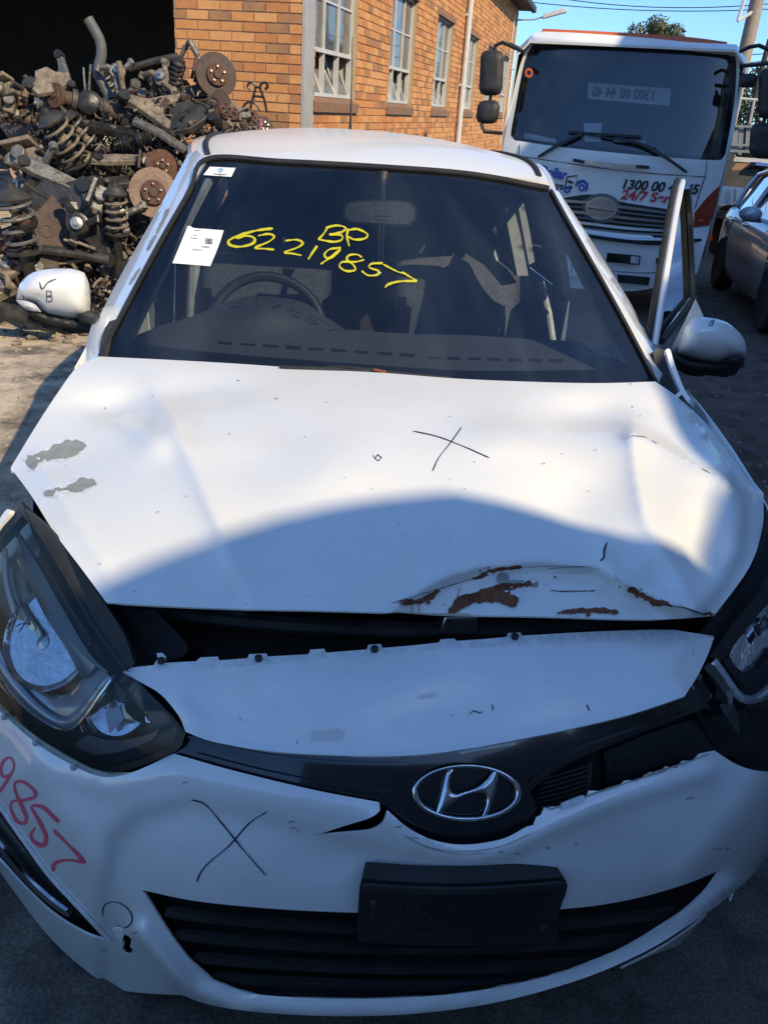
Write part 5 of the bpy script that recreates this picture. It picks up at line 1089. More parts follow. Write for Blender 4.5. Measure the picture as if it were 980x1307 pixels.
def F_tr(x, y, z, px, py):
    u = (x-T0[0])*TN[0]+(y-T0[1])*TN[1]; b = (x-T0[0])*TV[0]+(y-T0[1])*TV[1]
    c = .10*(np.abs(u)/1.0)**4+.22*np.clip(z-1.45, 0, 9)+.5*np.clip(z-2.33, 0, 9)-.05/(1+np.exp((z-.78)*40))
    return b-c
def ts(name, out, m, d=0.0, par=None, holes=(), sp=12, th=.01): return sheet(name, out, lambda x, y, z, px, py: F_tr(x-TV[0]*d, y-TV[1]*d, z, px, py), m, par or truck, holes=holes, sp=sp, th=th, t0=5, t1=12)
def tst(name, lines, w, m, d=-.01, par=None, th=.006, sm=True): return stroke(name, lines, w, lambda x, y, z, px, py: F_tr(x-TV[0]*d, y-TV[1]*d, z, px, py), m, par or truck, lift=0, t0=5, t1=12, th=th, smoothl=sm)
Z3 = lambda pts: [(600+x*.3878, y*.3878) for x, y in pts]
WO = loop(Z3([(206, 145), (400, 150), (640, 160), (850, 180)]), Z3([(850, 180), (872, 186), (876, 210), (868, 340), (840, 505)]), Z3([(840, 505), (826, 526), (700, 522), (500, 505), (300, 484), (146, 462)]), Z3([(146, 462), (132, 446), (150, 340), (178, 200), (206, 145)]))
CO = loop(Z3([(205, 118), (240, 104), (500, 118), (750, 142), (850, 155)]), Z3([(850, 155), (882, 172), (886, 230), (870, 380), (838, 540), (812, 640)]), Z3([(812, 640), (790, 740), (745, 900)]), Z3([(745, 900), (560, 955), (360, 950), (180, 920), (80, 880)]), Z3([(80, 880), (80, 700), (100, 560), (104, 500)]), Z3([(104, 500), (130, 360), (165, 210), (205, 118)]))
cab = ts('cab_front', CO, M['tpaint'], 0, holes=[WO])
wsx = ts('windscreen', WO, M['tglass'], .012, th=0)
ts('windscreen_seal', [tuple(p) for p in WO], M['gloss_black'], .004, par=wsx, holes=[[(764+(x-764)*.955, 121+(y-121)*.94) for x, y in WO]], sp=9, th=.008)
# cab body behind the front, chassis, tray
mb = MB(); c_ = []
for bb, hw, z0, z1 in ((.16, 1.04, .62, 2.36), (.35, 1.06, .60, 2.42), (1.0, 1.06, .60, 2.44), (1.75, 1.06, .60, 2.42)):
    c_.append([T(-hw, bb, z0), T(-hw, bb, (z0+z1)/2), T(-hw*.97, bb, z1-.12), T(-hw*.86, bb, z1), T(hw*.86, bb, z1), T(hw*.97, bb, z1-.12), T(hw, bb, (z0+z1)/2), T(hw, bb, z0)])
grid_obj('cab_shell', c_, M['tpaint'], truck, th=.02, auto=40)
mb = MB(); mb.add([T(-1.05, 1.72, .6), T(1.05, 1.72, .6), T(1.05, 1.72, 2.45), T(-1.05, 1.72, 2.45)], [(0, 1, 2, 3)]); mb.build('cab_back', M['interior'], truck, smooth=False)
mb = MB(); mb.frame(T(0, .62, 1.36), TN, TV, BZ, .98, .30, .10); mb.build('dashboard', M['interior'], truck, smooth=False, bevel=.03)
for k in (-.5, .5):
    mb = MB(); mb.frame(T(k, 1.35, 1.6), TN, TV, BZ, .25, .08, .36, .8); mb.build('seat', M['interior'], truck, smooth=False, bevel=.04)
mb = MB(); cw_ = T(-.48, .78, 1.55); mb.tube([cw_+.21*(math.cos(a)*TN+math.sin(a)*(TV*.75+BZ*.6)) for a in np.linspace(0, 2*math.pi, 30)], .016, 8, cap=False); mb.build('steering_wheel', M['black'], truck)
mb = MB(); mb.frame(T(0, 3.8, .75), TN, TV, BZ, .42, 2.6, .12); mb.build('chassis', M['black'], truck, smooth=False)
mb = MB(); mb.frame(T(0, 4.2, 1.05), TN, TV, BZ, 1.1, 2.2, .08); mb.build('tray', M['steelgrey'], truck, smooth=False)
for uu in (-.85, .85):
    for bb in (.95, 4.6):
        w = empty('wheel', T(uu, bb, .42)); attach(w, truck)
        b = MB(); b.lathe(T(uu-np.sign(uu)*.13, bb, .42), TN*np.sign(uu), [(.25, 0), (.40, 0), (.42, .03), (.42, .22), (.40, .25), (.25, .25)], 28); b.build('tyre', M['tyre'], w)
        b = MB(); b.lathe(T(uu-np.sign(uu)*.13, bb, .42), TN*np.sign(uu), [(.02, .12), (.10, .2), (.12, .12), (.24, .14), (.26, .24), (.25, .02)], 28); b.build('rim', M['rim'], w)
# roof sign board
ts('roof_board', loop(Z3([(238, 94), (450, 104), (700, 120), (845, 138)]), Z3([(845, 138), (842, 150), (700, 140), (450, 118), (232, 106)]), Z3([(232, 106), (238, 94)])), M['orange'], .22, sp=10, th=.05)
# seams, handle bar
tst('panel_seam', [Z3([(150, 512), (300, 534), (480, 560), (640, 574), (776, 582)]), Z3([(778, 530), (772, 580), (752, 640), (738, 690)]), Z3([(162, 475), (158, 512)])], 1.0, M['black'], -.006, th=0)
hb = empty('grab_bar', T(0, -.05, 1.4)); attach(hb, truck)
tst('bar', [Z3([(350, 528), (470, 545), (580, 550)])], 5.0, M['satin'], -.05, hb, th=.03)
for p in (Z3([(338, 526), (375, 534)]), Z3([(545, 548), (588, 551)])): tst('bar_end', [p], 7.0, M['black'], -.06, hb, th=.04, sm=False)
# grille, badge
ts('grille', loop(Z3([(285, 655), (400, 640), (500, 665), (660, 690)]), Z3([(660, 690), (655, 790), (640, 800)]), Z3([(640, 800), (500, 785), (330, 755), (285, 655)])), M['black'], -.006, sp=12, th=.004)
for k in range(7):
    tst('grille_slat', [Z3([(300+k*6, 660+k*17), (400, 668+k*17.5), (520, 684+k*17), (645, 700+k*15)])], 3.4 if k % 2 == 0 else 2.0, M['silverplastic'] if k % 2 == 0 else M['greyplastic'], -.03-.006*(k % 2), th=.02)
tst('grille_chrome', [Z3([(370, 758), (480, 772), (600, 786)])], 6.0, M['tpaint'], -.03, th=.02)
bc = (767, 266); bd = empty('badge', T(0, -.04, 1.0)); attach(bd, truck)
E_ = lambda rx, ry: [(bc[0]+rx*math.cos(a), bc[1]+ry*math.sin(a)) for a in np.linspace(0, 2*math.pi, 30, endpoint=False)]
ts('badge_plate', E_(25, 19), M['greyplastic'], -.034, bd, sp=8, th=.02); ts('badge_ring', E_(20.5, 14.8), M['satin'], -.060, bd, holes=[E_(17.5, 12)], sp=5, th=.012)
tst('badge_bar', [[(748, 263), (767, 266), (787, 269)]], 2.2, M['satin'], -.06, bd, th=.012); ts('badge_field', E_(17.5, 12), M['silverplastic'], -.052, bd, sp=8, th=.004)
# bumper
tst('bumper_gap', [Z3([(330, 768), (480, 790), (610, 802), (760, 790)])], 4.5, M['void'], -.075, th=.006)
for p in ([(450, 832), (560, 842), (556, 872), (446, 862)], [(482, 903), (592, 913), (586, 940), (486, 930)], [(238, 806), (316, 818), (312, 846), (240, 834)], [(225, 868), (290, 878), (286, 906), (222, 896)], [(610, 850), (690, 850), (688, 872), (612, 872)]):
    ts('bumper_recess', loop(*[Z3([p[i], p[(i+1) % 4]]) for i in range(4)]), M['void'], -.078, sp=8, th=.006)
tst('bumper_seam', [Z3([(300, 880), (450, 892), (600, 898), (740, 880)])], .9, M['black'], -.066, th=0)
ts('fog_lamp', loop(Z3([(528, 842), (556, 846)]), Z3([(556, 846), (552, 868), (526, 866)]), Z3([(526, 866), (528, 842)])), M['clear'], -.084, sp=6, th=.01)
npl = ts('number_plate', loop(Z3([(318, 858), (368, 866)]), Z3([(368, 866), (366, 912)]), Z3([(366, 912), (316, 904)]), Z3([(316, 904), (318, 858)])), M['paper'], -.078, sp=8, th=.004)
tst('plate_letter', [Z3([(332, 872), (332, 896)]), Z3([(348, 876), (356, 888), (356, 900)]), Z3([(364, 876), (356, 888)])], 1.6, M['blacktext'], -.084, npl, th=0, sm=False)
# lamps
hl_ = ts('headlamp', loop(Z3([(738, 700), (780, 650), (820, 612)]), Z3([(820, 612), (808, 680), (786, 742)]), Z3([(786, 742), (734, 748)]), Z3([(734, 748), (738, 700)])), M['tamber'], -.012, sp=7, th=.02)
tst('lamp_glint', [Z3([(748, 728), (768, 722)])], 4, M['amber'], -.018, hl_, th=.01)
ts('side_marker', loop(Z3([(772, 768), (796, 770)]), Z3([(796, 770), (796, 792), (774, 792)]), Z3([(774, 792), (772, 768)])), M['amber'], .05, sp=6, th=.03)
# wipers
for nm, arm, bl in (('wiper', [(222, 518), (290, 478), (368, 440)], [(320, 434), (440, 442), (565, 450)]), ('wiper', [(712, 568), (640, 518), (560, 474), (470, 456)], [(372, 440), (480, 460), (612, 490)])):
    w = empty('wiper', T(0, -.02, 1.5)); attach(w, truck)
    tst('wiper_arm', [Z3(arm)], 4.0, M['black'], -.05, w, th=.015); tst('wiper_blade', [Z3(bl)], 2.2, M['rubber'], -.025, w, th=.01)
# lettering: real type laid on the nose panel
def lettering(name, txt, px0, px1, size, m, par, plane_b=-.012, mirror=False, italic=False, pz=None):
    a = PN(px0[0], px0[1], T(0, plane_b, 0), TV); c = PN(px1[0], px1[1], T(0, plane_b, 0), TV)
    cu = bpy.data.curves.new(name, 'FONT'); cu.body = txt; cu.size = size; cu.extrude = .001; cu.offset = .006*size/.2
    if italic: cu.shear = .15
    ob = bpy.data.objects.new(name, cu); COL.objects.link(ob); dg = bpy.context.evaluated_depsgraph_get()
    me = bpy.data.meshes.new_from_object(ob.evaluated_get(dg)); COL.objects.unlink(ob); bpy.data.objects.remove(ob)
    P = np.array([v.co[:] for v in me.vertices]); w = P[:, 0].max()-P[:, 0].min(); x = (P[:, 0]-P[:, 0].min())/w
    if mirror: x = 1-x
    d = c-a; X = a+np.outer(x, d)+np.outer(P[:, 1], BZ)
    u = (X-T0)@TN; X = X+np.outer(.10*np.abs(u)**4, TV)-np.outer(P[:, 2], TV)
    o = mesh_obj(name, X, [tuple(p.vertices) for p in me.polygons], m, par); bpy.data.meshes.remove(me)
    return o
lettering('phone_number', '1300 00 44 45', (794, 240.5), (891, 248.0), .115, M['blacktext'], cab, italic=True)
lettering('service_text', '24/7 Service', (791, 253.5), (882, 262), .115, M['redtext'], cab, italic=True)
lettering('company_name', 'Dollar', (688, 223.5), (722, 229.5), .125, M['bluetext'], cab, italic=True)
lettering('company_name', 'Movers', (688, 237.5), (718, 242), .085, M['blacktext'], cab, italic=True)
tst('tow_logo_car', [Z3([(346, 612), (356, 600), (372, 596), (384, 606), (380, 630)])], 4.5, M['bluetext'], -.010, cab, th=0)
for p in ((366, 618), (318, 624)):
    q = Z3([p])[0]; ts('tow_logo_wheel', [(q[0]+4.6*math.cos(a), q[1]+4.6*math.sin(a)) for a in np.linspace(0, 2*math.pi, 14, endpoint=False)], M['bluetext'], -.014, cab, holes=[[(q[0]+2.2*math.cos(a), q[1]+2.2*math.sin(a)) for a in np.linspace(0, 2*math.pi, 10, endpoint=False)]], sp=6, th=0)
tst('tow_logo_crane', [Z3([(308, 618), (335, 616)]), Z3([(312, 612), (318, 582)]), Z3([(318, 582), (352, 578)]), Z3([(350, 578), (350, 606)]), Z3([(320, 596), (338, 602)])], [6, 2.5, 2.5, 1.2, 5], M['blacktext'], -.010, cab, th=0, sm=False)
# things behind the windscreen
mb = MB(); a = [PN(p[0], p[1], T(0, .9, 0), TV) for p in Z3([(388, 272), (660, 292), (655, 348), (386, 325)])]; sgn_ = mesh_obj('rear_sign', a, [(0, 1, 2, 3)], M['sign'], truck)
lettering('mirrored_number', '1300 00 44 45', Z3([(398, 315)])[0], Z3([(600, 330)])[0], .12, M['blacktext'], sgn_, plane_b=.89, mirror=True)
for k, p in enumerate(([(178, 436), (280, 458), (284, 474), (176, 456)], [(372, 405), (432, 405), (428, 468), (376, 466)], [(470, 455), (575, 465), (573, 476), (470, 466)])):
    a = [PN(q[0], q[1], T(0, .30, 0), TV) for q in Z3(p)]; mesh_obj('dash_paper', a, [(0, 1, 2, 3)], M['sign'], truck)
ts('round_sticker', [Z3([(193, 240)])[0]]*0+[(674.8+5.5*math.cos(a), 93+6.5*math.sin(a)) for a in np.linspace(0, 2*math.pi, 16, endpoint=False)], M['orange'], .004, wsx, holes=[[(674.8+2.6*math.cos(a), 93+3*math.sin(a)) for a in np.linspace(0, 2*math.pi, 10, endpoint=False)]], sp=6, th=0)
for p, q in (((912, 178), (921, 137)), ((668, 118), (671, 104))):
    mb = MB(); mb.tube([PN(*p, T(0, .5, 0), TV), PN(*q, T(0, .5, 0), TV)], .022, 8); mb.build('grip', M['yellowgrip'], truck)
# mirrors
def slab(name, px0, px1, d, par, m=None, dep=.10):
    (x0, y0), (x1, y1) = px0, px1; r = min(x1-x0, y1-y0)*.28
    out = loop([(x0+r, y0), (x1-r, y0)], [(x1-r, y0), (x1-r*.3, y0+r*.3), (x1, y0+r)], [(x1, y0+r), (x1-2, y1-r)], [(x1-2, y1-r), (x1-r*.3-2, y1-r*.3), (x1-r-2, y1)], [(x1-r-2, y1), (x0+r-2, y1)], [(x0+r-2, y1), (x0+r*.3-2, y1-r*.3), (x0-2, y1-r)], [(x0-2, y1-r), (x0, y0+r)], [(x0, y0+r), (x0+r*.3, y0+r*.3), (x0+r, y0)], step=4)
    def F(x, y, z, px, py):
        b = (x-T0[0])*TV[0]+(y-T0[1])*TV[1]; e = np.clip(pdist(px, py, out+[out[0]])/9., 0, 1); return b-d-.05*(1-np.sqrt(np.maximum(1-(1-e)**2, 0)))
    return sheet(name, out, F, m or M['black_dusty'], par, sp=5, th=dep, t0=5, t1=12)
for side_ in (0, 1):
    mr_ = empty('mirror_stack', T(-1.2 if side_ == 0 else 1.2, -.1, 1.9)); attach(mr_, truck)
    if side_ == 0:
        slab('main_mirror', (613, 64), (643, 122), -.12, mr_); slab('wide_mirror', (609, 128), (638, 158), -.10, mr_)
        arms = [[(668, 66), (650, 58), (641, 54), (632, 58), (630, 66)], [(641, 170), (618, 168), (614, 158)], [(626, 122), (625, 130)], [(650, 56), (662, 62)]]
    else:
        slab('main_mirror', (968, 88), (1000, 152), -.12, mr_); slab('wide_mirror', (957, 157), (992, 202), -.10, mr_)
        arms = [[(943, 66), (956, 60), (968, 58), (986, 66)], [(943, 84), (962, 83), (984, 80)], [(975, 150), (974, 160)], [(944, 92), (950, 100), (958, 106)]]
        slab('spot_mirror', (944, 94), (966, 112), -.14, mr_)
    for l in arms:
        mb = MB(); mb.tube([PN(x, y, T(0, -.05, 0), TV) for x, y in l], .016, 8); mb.build('mirror_arm', M['black'], mr_)

# ================================================================ silver car at the right edge
VA = R(17.5); VV = np.array([math.sin(VA), math.cos(VA), 0.0]); VN = np.array([math.cos(VA), -math.sin(VA), 0.0]); V0 = PZ(964, 422, 0)
def V(s, u, z): return V0+VV*s+VN*u+BZ*z           # s back from the front axle, u right from the car's near side
M['silver'] = mat('silver_car_paint', (.50, .54, .60), .28, .45, col2=(.44, .475, .53), scale=3, coat=.8)
sv = empty('silver_car', V(1, .8, 0), 'silver hatchback half out of the picture at the right edge', 'car')
def vbody(stn, name, m, th=.005):
    rows = []
    for s, sh_, z0, z1 in stn:
        hw = .86-sh_; r = []
        prof = [(-.92, z0), (-.985, z0+.12), (-1.0, (z0*.5+z1*.5)), (-.985, z1-.12), (-.93, z1-.03), (-.80, z1+.01), (-.4, z1+.03), (0, z1+.04), (.4, z1+.03), (.80, z1+.01), (.93, z1-.03), (.985, z1-.12), (1.0, (z0*.5+z1*.5)), (.985, z0+.12), (.92, z0)]
        for u, z in prof: r.append(V(s, .86+u*hw, z))
        rows.append(r)
    return grid_obj(name, rows, m, sv, th=th)
vbody([(-.82, .30, .30, .55), (-.76, .16, .22, .66), (-.6, .06, .2, .74), (-.34, .02, .2, .80)], 'nose', M['silver'])
vbody([(-.34, .02, .66, .80), (-.2, .005, .69, .83), (0, .0, .70, .86), (.2, .0, .69, .885), (.34, .0, .66, .90)], 'front_wing', M['silver'])
vbody([(.34, .0, .2, .90), (.6, 0, .19, .92), (.75, 0, .19, .93)], 'scuttle_section', M['silver'])
for a, c, nm in ((.76, 1.68, 'front_door'), (1.69, 2.38, 'rear_door')):
    st = [(q, 0, .19, .93+.02*(q-.75)) for q in np.linspace(a, c, 6)]
    d_ = vbody(st, nm, M['silver'])
    h = MB(); h.tube([V(c-.26, -.004, .84), V(c-.18, -.03, .845), V(c-.08, -.028, .845), V(c-.03, -.002, .84)], .014, 8); h.build('door_handle', M['chrome'], d_)
vbody([(2.39, .0, .62, .96), (2.6, 0, .68, .965), (2.8, .01, .66, .965), (2.95, .02, .62, .965)], 'rear_wing', M['silver'])
vbody([(2.95, .02, .24, .965), (3.2, .05, .26, .95), (3.36, .12, .3, .9), (3.42, .25, .4, .8)], 'tail', M['silver'])
gw = []
for s, z, hw in ((.55, .93, .70), (.95, 1.16, .64), (1.35, 1.36, .585), (1.7, 1.44, .57), (2.2, 1.46, .565), (2.7, 1.40, .555), (3.0, 1.25, .58), (3.25, .97, .66)):
    gw.append([V(s, .86+hw*q, z-.05*abs(q)**3) for q in np.linspace(-1, 1, 13)])
grid_obj('roof', gw[2:6], M['silver'], sv, th=.01, flip=True); grid_obj('windscreen', gw[:3], M['tglass'], sv, flip=True); grid_obj('rear_window', gw[5:], M['gloss_black'], sv, flip=True)
for u0, sg in ((.86, -1), (.86, 1)):
    for a, c in (((.80, .96), (1.60, .97)), ((1.72, .97), (2.55, .99))):
        top_ = lambda s: np.interp(s, [.55, .95, 1.35, 1.7, 2.2, 2.7, 3.0], [.93, 1.10, 1.29, 1.37, 1.39, 1.33, 1.18]); hwt = lambda s: np.interp(s, [.55, .95, 1.35, 1.7, 2.2, 2.7, 3.0], [.80, .68, .605, .59, .585, .58, .60])
        g_ = []
        for t in np.linspace(0, 1, 5):
            g_.append([V(s, u0+sg*((1-t)*.815+t*hwt(s)), (1-t)*.955+t*top_(s)) for s in np.linspace(a[0], c[0], 9)])
        grid_obj('side_window', g_, M['tglass'], sv)
    for s0, s1 in (((.62, .94), (1.36, 1.30)), ((1.66, .96), (1.68, 1.38)), ((2.58, .98), (2.72, 1.34)), ((1.36, 1.30), (2.72, 1.34))):
        h = MB(); hw0 = .825 if s0[1] < 1 else .61; hw1 = .61
        mid = ((s0[0]+s1[0])/2, (s0[1]+s1[1])/2+(.09 if s0[1] > 1 else .02))
        h.tube([V(s0[0], u0+sg*hw0, s0[1]), V(mid[0], u0+sg*(hw0+hw1)/2, mid[1]), V(s1[0], u0+sg*hw1, s1[1])], .028, 8); h.build('window_pillar', M['silver'], sv)
for s in (0, 2.62):
    for u in (.09, 1.63):
        w = empty('wheel', V(s, u, .31)); attach(w, sv); sg = -1 if u < .8 else 1; ax = VN*sg
        b = MB(); b.lathe(V(s, u-sg*.10, .31), ax, [(.20, 0), (.29, 0), (.31, .03), (.31, .17), (.29, .20), (.20, .19)], 28); b.build('tyre', M['tyre'], w)
        b = MB(); b.lathe(V(s, u-sg*.10, .31), ax, [(.02, .15), (.06, .17), (.07, .13), (.19, .14), (.21, .19), (.20, .02)], 24); b.build('rim', M['rim'], w)
b = MB(); b.frame(V(1.3, .86, .24), VN, VV, BZ, .70, 1.9, .06); b.build('floor_pan', M['void'], sv)
vm_ = empty('door_mirror', V(.86, -.1, .98)); attach(vm_, sv)
b = MB(); c_ = V(.86, -.13, 1.0); b.blob(c_, (.115, .07, .075), 16, 10, 0, ax=(VN, VV, BZ)); b.build('mirror_cap', M['silver'], vm_)
b = MB(); b.frame(V(.88, -.10, .945), VN, VV, BZ, .09, .05, .02, .8); b.build('mirror_base', M['black'], vm_)
# ================================================================ dark flatbed with a wreck, behind the silver car
def at(px, py, y): return PY(px, py, y)
fb_ = empty('flatbed_truck', at(935, 260, 13), 'flatbed with white drop side and dark load behind the silver car', 'truck')
def quad_box(name, p, y0, dy, m, par, sp=None):
    a = [PY(x, y, y0) for x, y in p]; c = [q+np.array((dy*.3, dy, 0)) for q in a]
    return MB().add(a+c, [(0, 1, 2, 3), (7, 6, 5, 4), (0, 4, 5, 1), (1, 5, 6, 2), (2, 6, 7, 3), (3, 7, 4, 0)]).build(name, m, par, smooth=False)
quad_box('drop_side', [(908, 236), (1010, 246), (1010, 272), (905, 258)], 12.0, .05, M['tpaint'], fb_)
for x in (914, 937, 975): quad_box('stake', [(x, 241), (x+2, 241), (x+1, 274), (x-1, 274)], 11.9, .05, M['steelgrey'], fb_)
quad_box('tray_edge', [(904, 268), (1010, 282), (1010, 292), (902, 276)], 11.9, 2.0, M['black'], fb_)
quad_box('headboard', [(912, 194), (938, 196), (926, 240), (904, 238)], 12.5, .4, M['black'], fb_)
for x in (925, 985):
    b = MB(); c_ = PY(x, 296, 12.3); b.lathe(c_, (1, .3, 0), [(.2, 0), (.42, 0), (.42, .25), (.2, .25)], 20); b.build('wheel', M['tyre'], fb_)
wk = empty('wrecked_car', at(950, 215, 13), 'dark crushed car lying on the flatbed behind the silver car', 'car')
quad_box('body', [(916, 219), (1010, 212), (1010, 248), (908, 240)], 12.6, 1.3, M['black_dusty'], wk)
quad_box('roof', [(938, 200), (1010, 206), (1010, 211), (934, 206)], 12.7, 1.2, M['steelgrey'], wk)
quad_box('side_panel', [(936, 208), (962, 209), (944, 221), (932, 221)], 12.65, .1, M['sillbrick'], wk)
for p in ([(936, 206), (941, 206), (928, 222), (924, 222)], [(966, 207), (970, 207), (975, 220), (970, 220)]): quad_box('pillar', p, 12.6, .1, M['black_dusty'], wk)
quad_box('blue_tarp', [(964, 207), (985, 209), (984, 213), (964, 211)], 12.4, .3, M['bluetext'], wk)
# far shed wall with ribbed sheets and a railing
fs_ = empty('ribbed_wall', at(930, 180, 20), 'grey ribbed metal wall seen between the truck cab and its mirror', 'wall')
for k in range(14):
    x = 898+k*9; quad_box('wall_sheet', [(x, 159+k*.2), (x+8, 159+k*.2), (x+6, 196), (x-2, 196)], 20.0+.05*(k % 2), .1, M['greyplastic'], fs_)
for y in (158, 182, 190): quad_box('wall_rail', [(896, y), (1020, y+4), (1020, y+7), (896, y+3)], 19.9, .05, M['greyplastic'], fs_)
rl = empty('pipe_railing', at(930, 130, 19), 'thin pipe railing above the ribbed metal wall', 'railing')
for a, c in (((900, 122), (972, 128)), ((905, 122), (898, 160)), ((922, 124), (914, 158)), ((944, 126), (936, 158)), ((962, 127), (956, 158))):
    b = MB(); b.tube([PY(*a, 19), PY(*c, 19)], .03, 6); b.build('rail', M['steelgrey'], rl)
# ================================================================ power pole, wires
M['timber'] = mat('weathered_pole', (.33, .26, .19), .85, col2=(.25, .2, .15), scale=9)
pp_ = empty('power_pole', PY(936, 200, 26), 'weathered timber power pole rising right of the tow truck cab', 'pole')
base = PY(929, 160, 26); base = np.array((base[0], 26, 0)); topx = PY(929, 160, 26)
b = MB(); b.tube([(topx[0], 26, -1), (topx[0]+.02, 26, 11)], [.24, .17], 12); b.build('pole', M['timber'], pp_)
b = MB(); b.tube([(topx[0]-.5, 25.9, 5.15), (topx[0]+.1, 25.9, 5.55)], .05, 6); b.tube([(topx[0]-.5, 25.9, 5.15), (topx[0]-.42, 25.9, 5.9)], .05, 6); b.build('bracket', M['whitesteel'], pp_)
b = MB(); b.tube([(topx[0]-1.4, 25.8, 7.4), (topx[0]+1.4, 25.8, 7.4)], .07, 6); b.build('cross_arm', M['timber'], pp_)
for k, (a, c) in enumerate((((600, -8), (1010, 10)), ((690, -6), (1010, 2)), ((655, 62), (1000, 66)), ((650, 88), (1000, 74)))):
    p, q = PY(*a, 30), PY(*c, 27); b = MB(); b.tube([p*(1-t)+q*t-np.array((0, 0, .25*4*t*(1-t))) for t in np.linspace(0, 1, 14)], .014, 5)
    o = b.build('overhead_wire', M['rubber']); tag(o, ['higher overhead wire crossing the sky above the tow truck', 'overhead wire along the top edge of the sky', 'lower overhead wire passing behind the tow truck cab', 'lowest sagging overhead wire right of the brick building'][k], 'wire', 'overhead wires')
sb_ = empty('steel_mast', PY(965, 120, 24), 'dark leaning steel mast right of the power pole', 'mast')
b = MB(); b.tube([PY(954, 160, 22), PY(966, 108, 22), PY(982, 50, 22)], .07, 8); b.build('mast', M['black_dusty'], sb_)
# ================================================================ trees
M['leafA'] = mat('olive_foliage', (.075, .085, .030), .7, col2=(.13, .115, .045), scale=.7); M['leafB'] = mat('dark_foliage', (.035, .055, .022), .7, col2=(.07, .085, .03), scale=.7)
M['bark'] = mat('bark', (.12, .095, .07), .9, col2=(.18, .15, .12), scale=6)
def tree(loc, h, cr, rx, rz, n, m, label, leaf, seed):
    q = random.Random(seed); r = empty('tree', loc, label, 'tree', 'trees behind the yard'); loc = np.array(loc, float)
    b = MB(); b.tube([loc, loc+np.array((.1, 0, h*.4)), loc+np.array((-.1, .1, h*.75))], [.3, .22, .1], 9)
    for k in range(9):
        a = q.uniform(0, 6.28); z0 = q.uniform(.4, .7)*h; b.tube([loc+np.array((0, 0, z0)), loc+np.array((math.cos(a)*rx*.4, math.sin(a)*rx*.4, z0+.15*h)), loc+np.array((math.cos(a)*rx*.75, math.sin(a)*rx*.75, z0+.25*h))], [.09, .06, .02], 6)
    b.build('trunk', M['bark'], r)
    cl = []
    for k in range(26):
        a = q.uniform(0, 6.28); t = q.random()**.5; zz = q.uniform(-1, 1); s_ = math.sqrt(max(0, 1-zz*zz))
        cl.append((loc+np.array((math.cos(a)*rx*t*s_, math.sin(a)*rx*t*s_, cr+rz*zz*.85)), q.uniform(.28, .5)*min(rx, rz)))
    vs = []; fs = []
    for k in range(n):
        c, rr = q.choice(cl); d = np.array([q.gauss(0, 1) for _ in range(3)]); d /= np.linalg.norm(d); p = c+d*rr*q.uniform(.6, 1.05)
        u = np.array([q.gauss(0, 1) for _ in range(3)]); u /= np.linalg.norm(u); w = np.cross(u, d); w /= np.linalg.norm(w)+1e-9; L = leaf*q.uniform(.6, 1.3); i = len(vs)
        vs += [p-u*L, p+w*L*.35, p+u*L, p-w*L*.35]; fs.append((i, i+1, i+2, i+3))
    mesh_obj('crown', vs, fs, m, r); return r
c_ = PY(838, 42, 42); tree((c_[0], 42, 0), 6.2, c_[2]-.55, 1.35, 1.05, 5000, M['leafA'], 'round olive tree top showing above the tow truck roof', .11, 1)
c_ = PY(968, 150, 34); tree((c_[0]+.6, 34, 0), 4.6, c_[2]-.3, 1.9, 2.2, 7000, M['leafB'], 'dark bushy tree at the right edge behind the mirrors', .12, 2)
c_ = PY(900, 95, 46); tree((c_[0]+.6, 46, 0), 5.0, c_[2]-1.6, 2.0, 1.6, 2500, M['leafA'], 'thin sparse tree between the tow truck cab and the power pole', .11, 3)
c_ = PY(650, 150, 40); tree((c_[0]-1.2, 60, 0), 3.0, 1.6, 3.0, 1.5, 4000, M['leafB'], 'low dark tree beyond the end of the brick building', .16, 4)

# ================================================================ heap of suspension parts
PM = {
 'tan': mat('dusty_tan_metal', (0.274, 0.216, 0.151), .7, .1, col2=(0.094, 0.072, 0.054), scale=22, bump=.5, bscale=70),
 'grey': mat('dirty_aluminium', (0.230, 0.216, 0.194), .5, .4, col2=(0.079, 0.072, 0.065), scale=26, bump=.4, bscale=80),
 'rust': mat('rusty_iron', (0.158, 0.072, 0.040), .85, .1, col2=(0.065, 0.036, 0.025), scale=26, bump=.5, bscale=90),
 'disc': mat('worn_brake_disc', (0.259, 0.173, 0.122), .55, .45, col2=(0.158, 0.094, 0.068), scale=12, bump=.2, bscale=60),
 'brown': mat('brown_iron', (0.108, 0.072, 0.054), .75, .2, col2=(0.058, 0.043, 0.036), scale=20, bump=.4, bscale=80),
 'dark': mat('dusty_black_steel', (0.025, 0.024, 0.022), .6, .2, col2=(0.094, 0.083, 0.068), scale=9, fac=(.42, .75), bump=.3, bscale=60),
 'black': mat('greasy_black_iron', (0.016, 0.015, 0.014), .32, .3, col2=(0.050, 0.043, 0.036), scale=16, bump=.3, bscale=80),
 'steel': mat('bare_steel', (.45, .43, .40), .4, .8, col2=(.25, .22, .2), scale=24),
 'hose': mat('grey_rubber_hose', (.085, .085, .083), .6, col2=(.13, .125, .12), scale=8),
 'pink': mat('pink_marker', (.65, .16, .35), .7, col2=(.5, .14, .3), scale=60),
 'purple': mat('purple_marker', (.26, .15, .36), .7, col2=(.2, .12, .28), scale=60)}
PQ = random.Random(21)
def rotm(ax, up=(0, 0, 1)):
    """matrix whose local z looks along ax"""
    z = Vector(ax).normalized(); u = Vector(up)
    if abs(z.dot(u)) > .97: u = Vector((0, 1, 0))
    x = u.cross(z).normalized(); y = z.cross(x); return Matrix((x, y, z)).transposed()
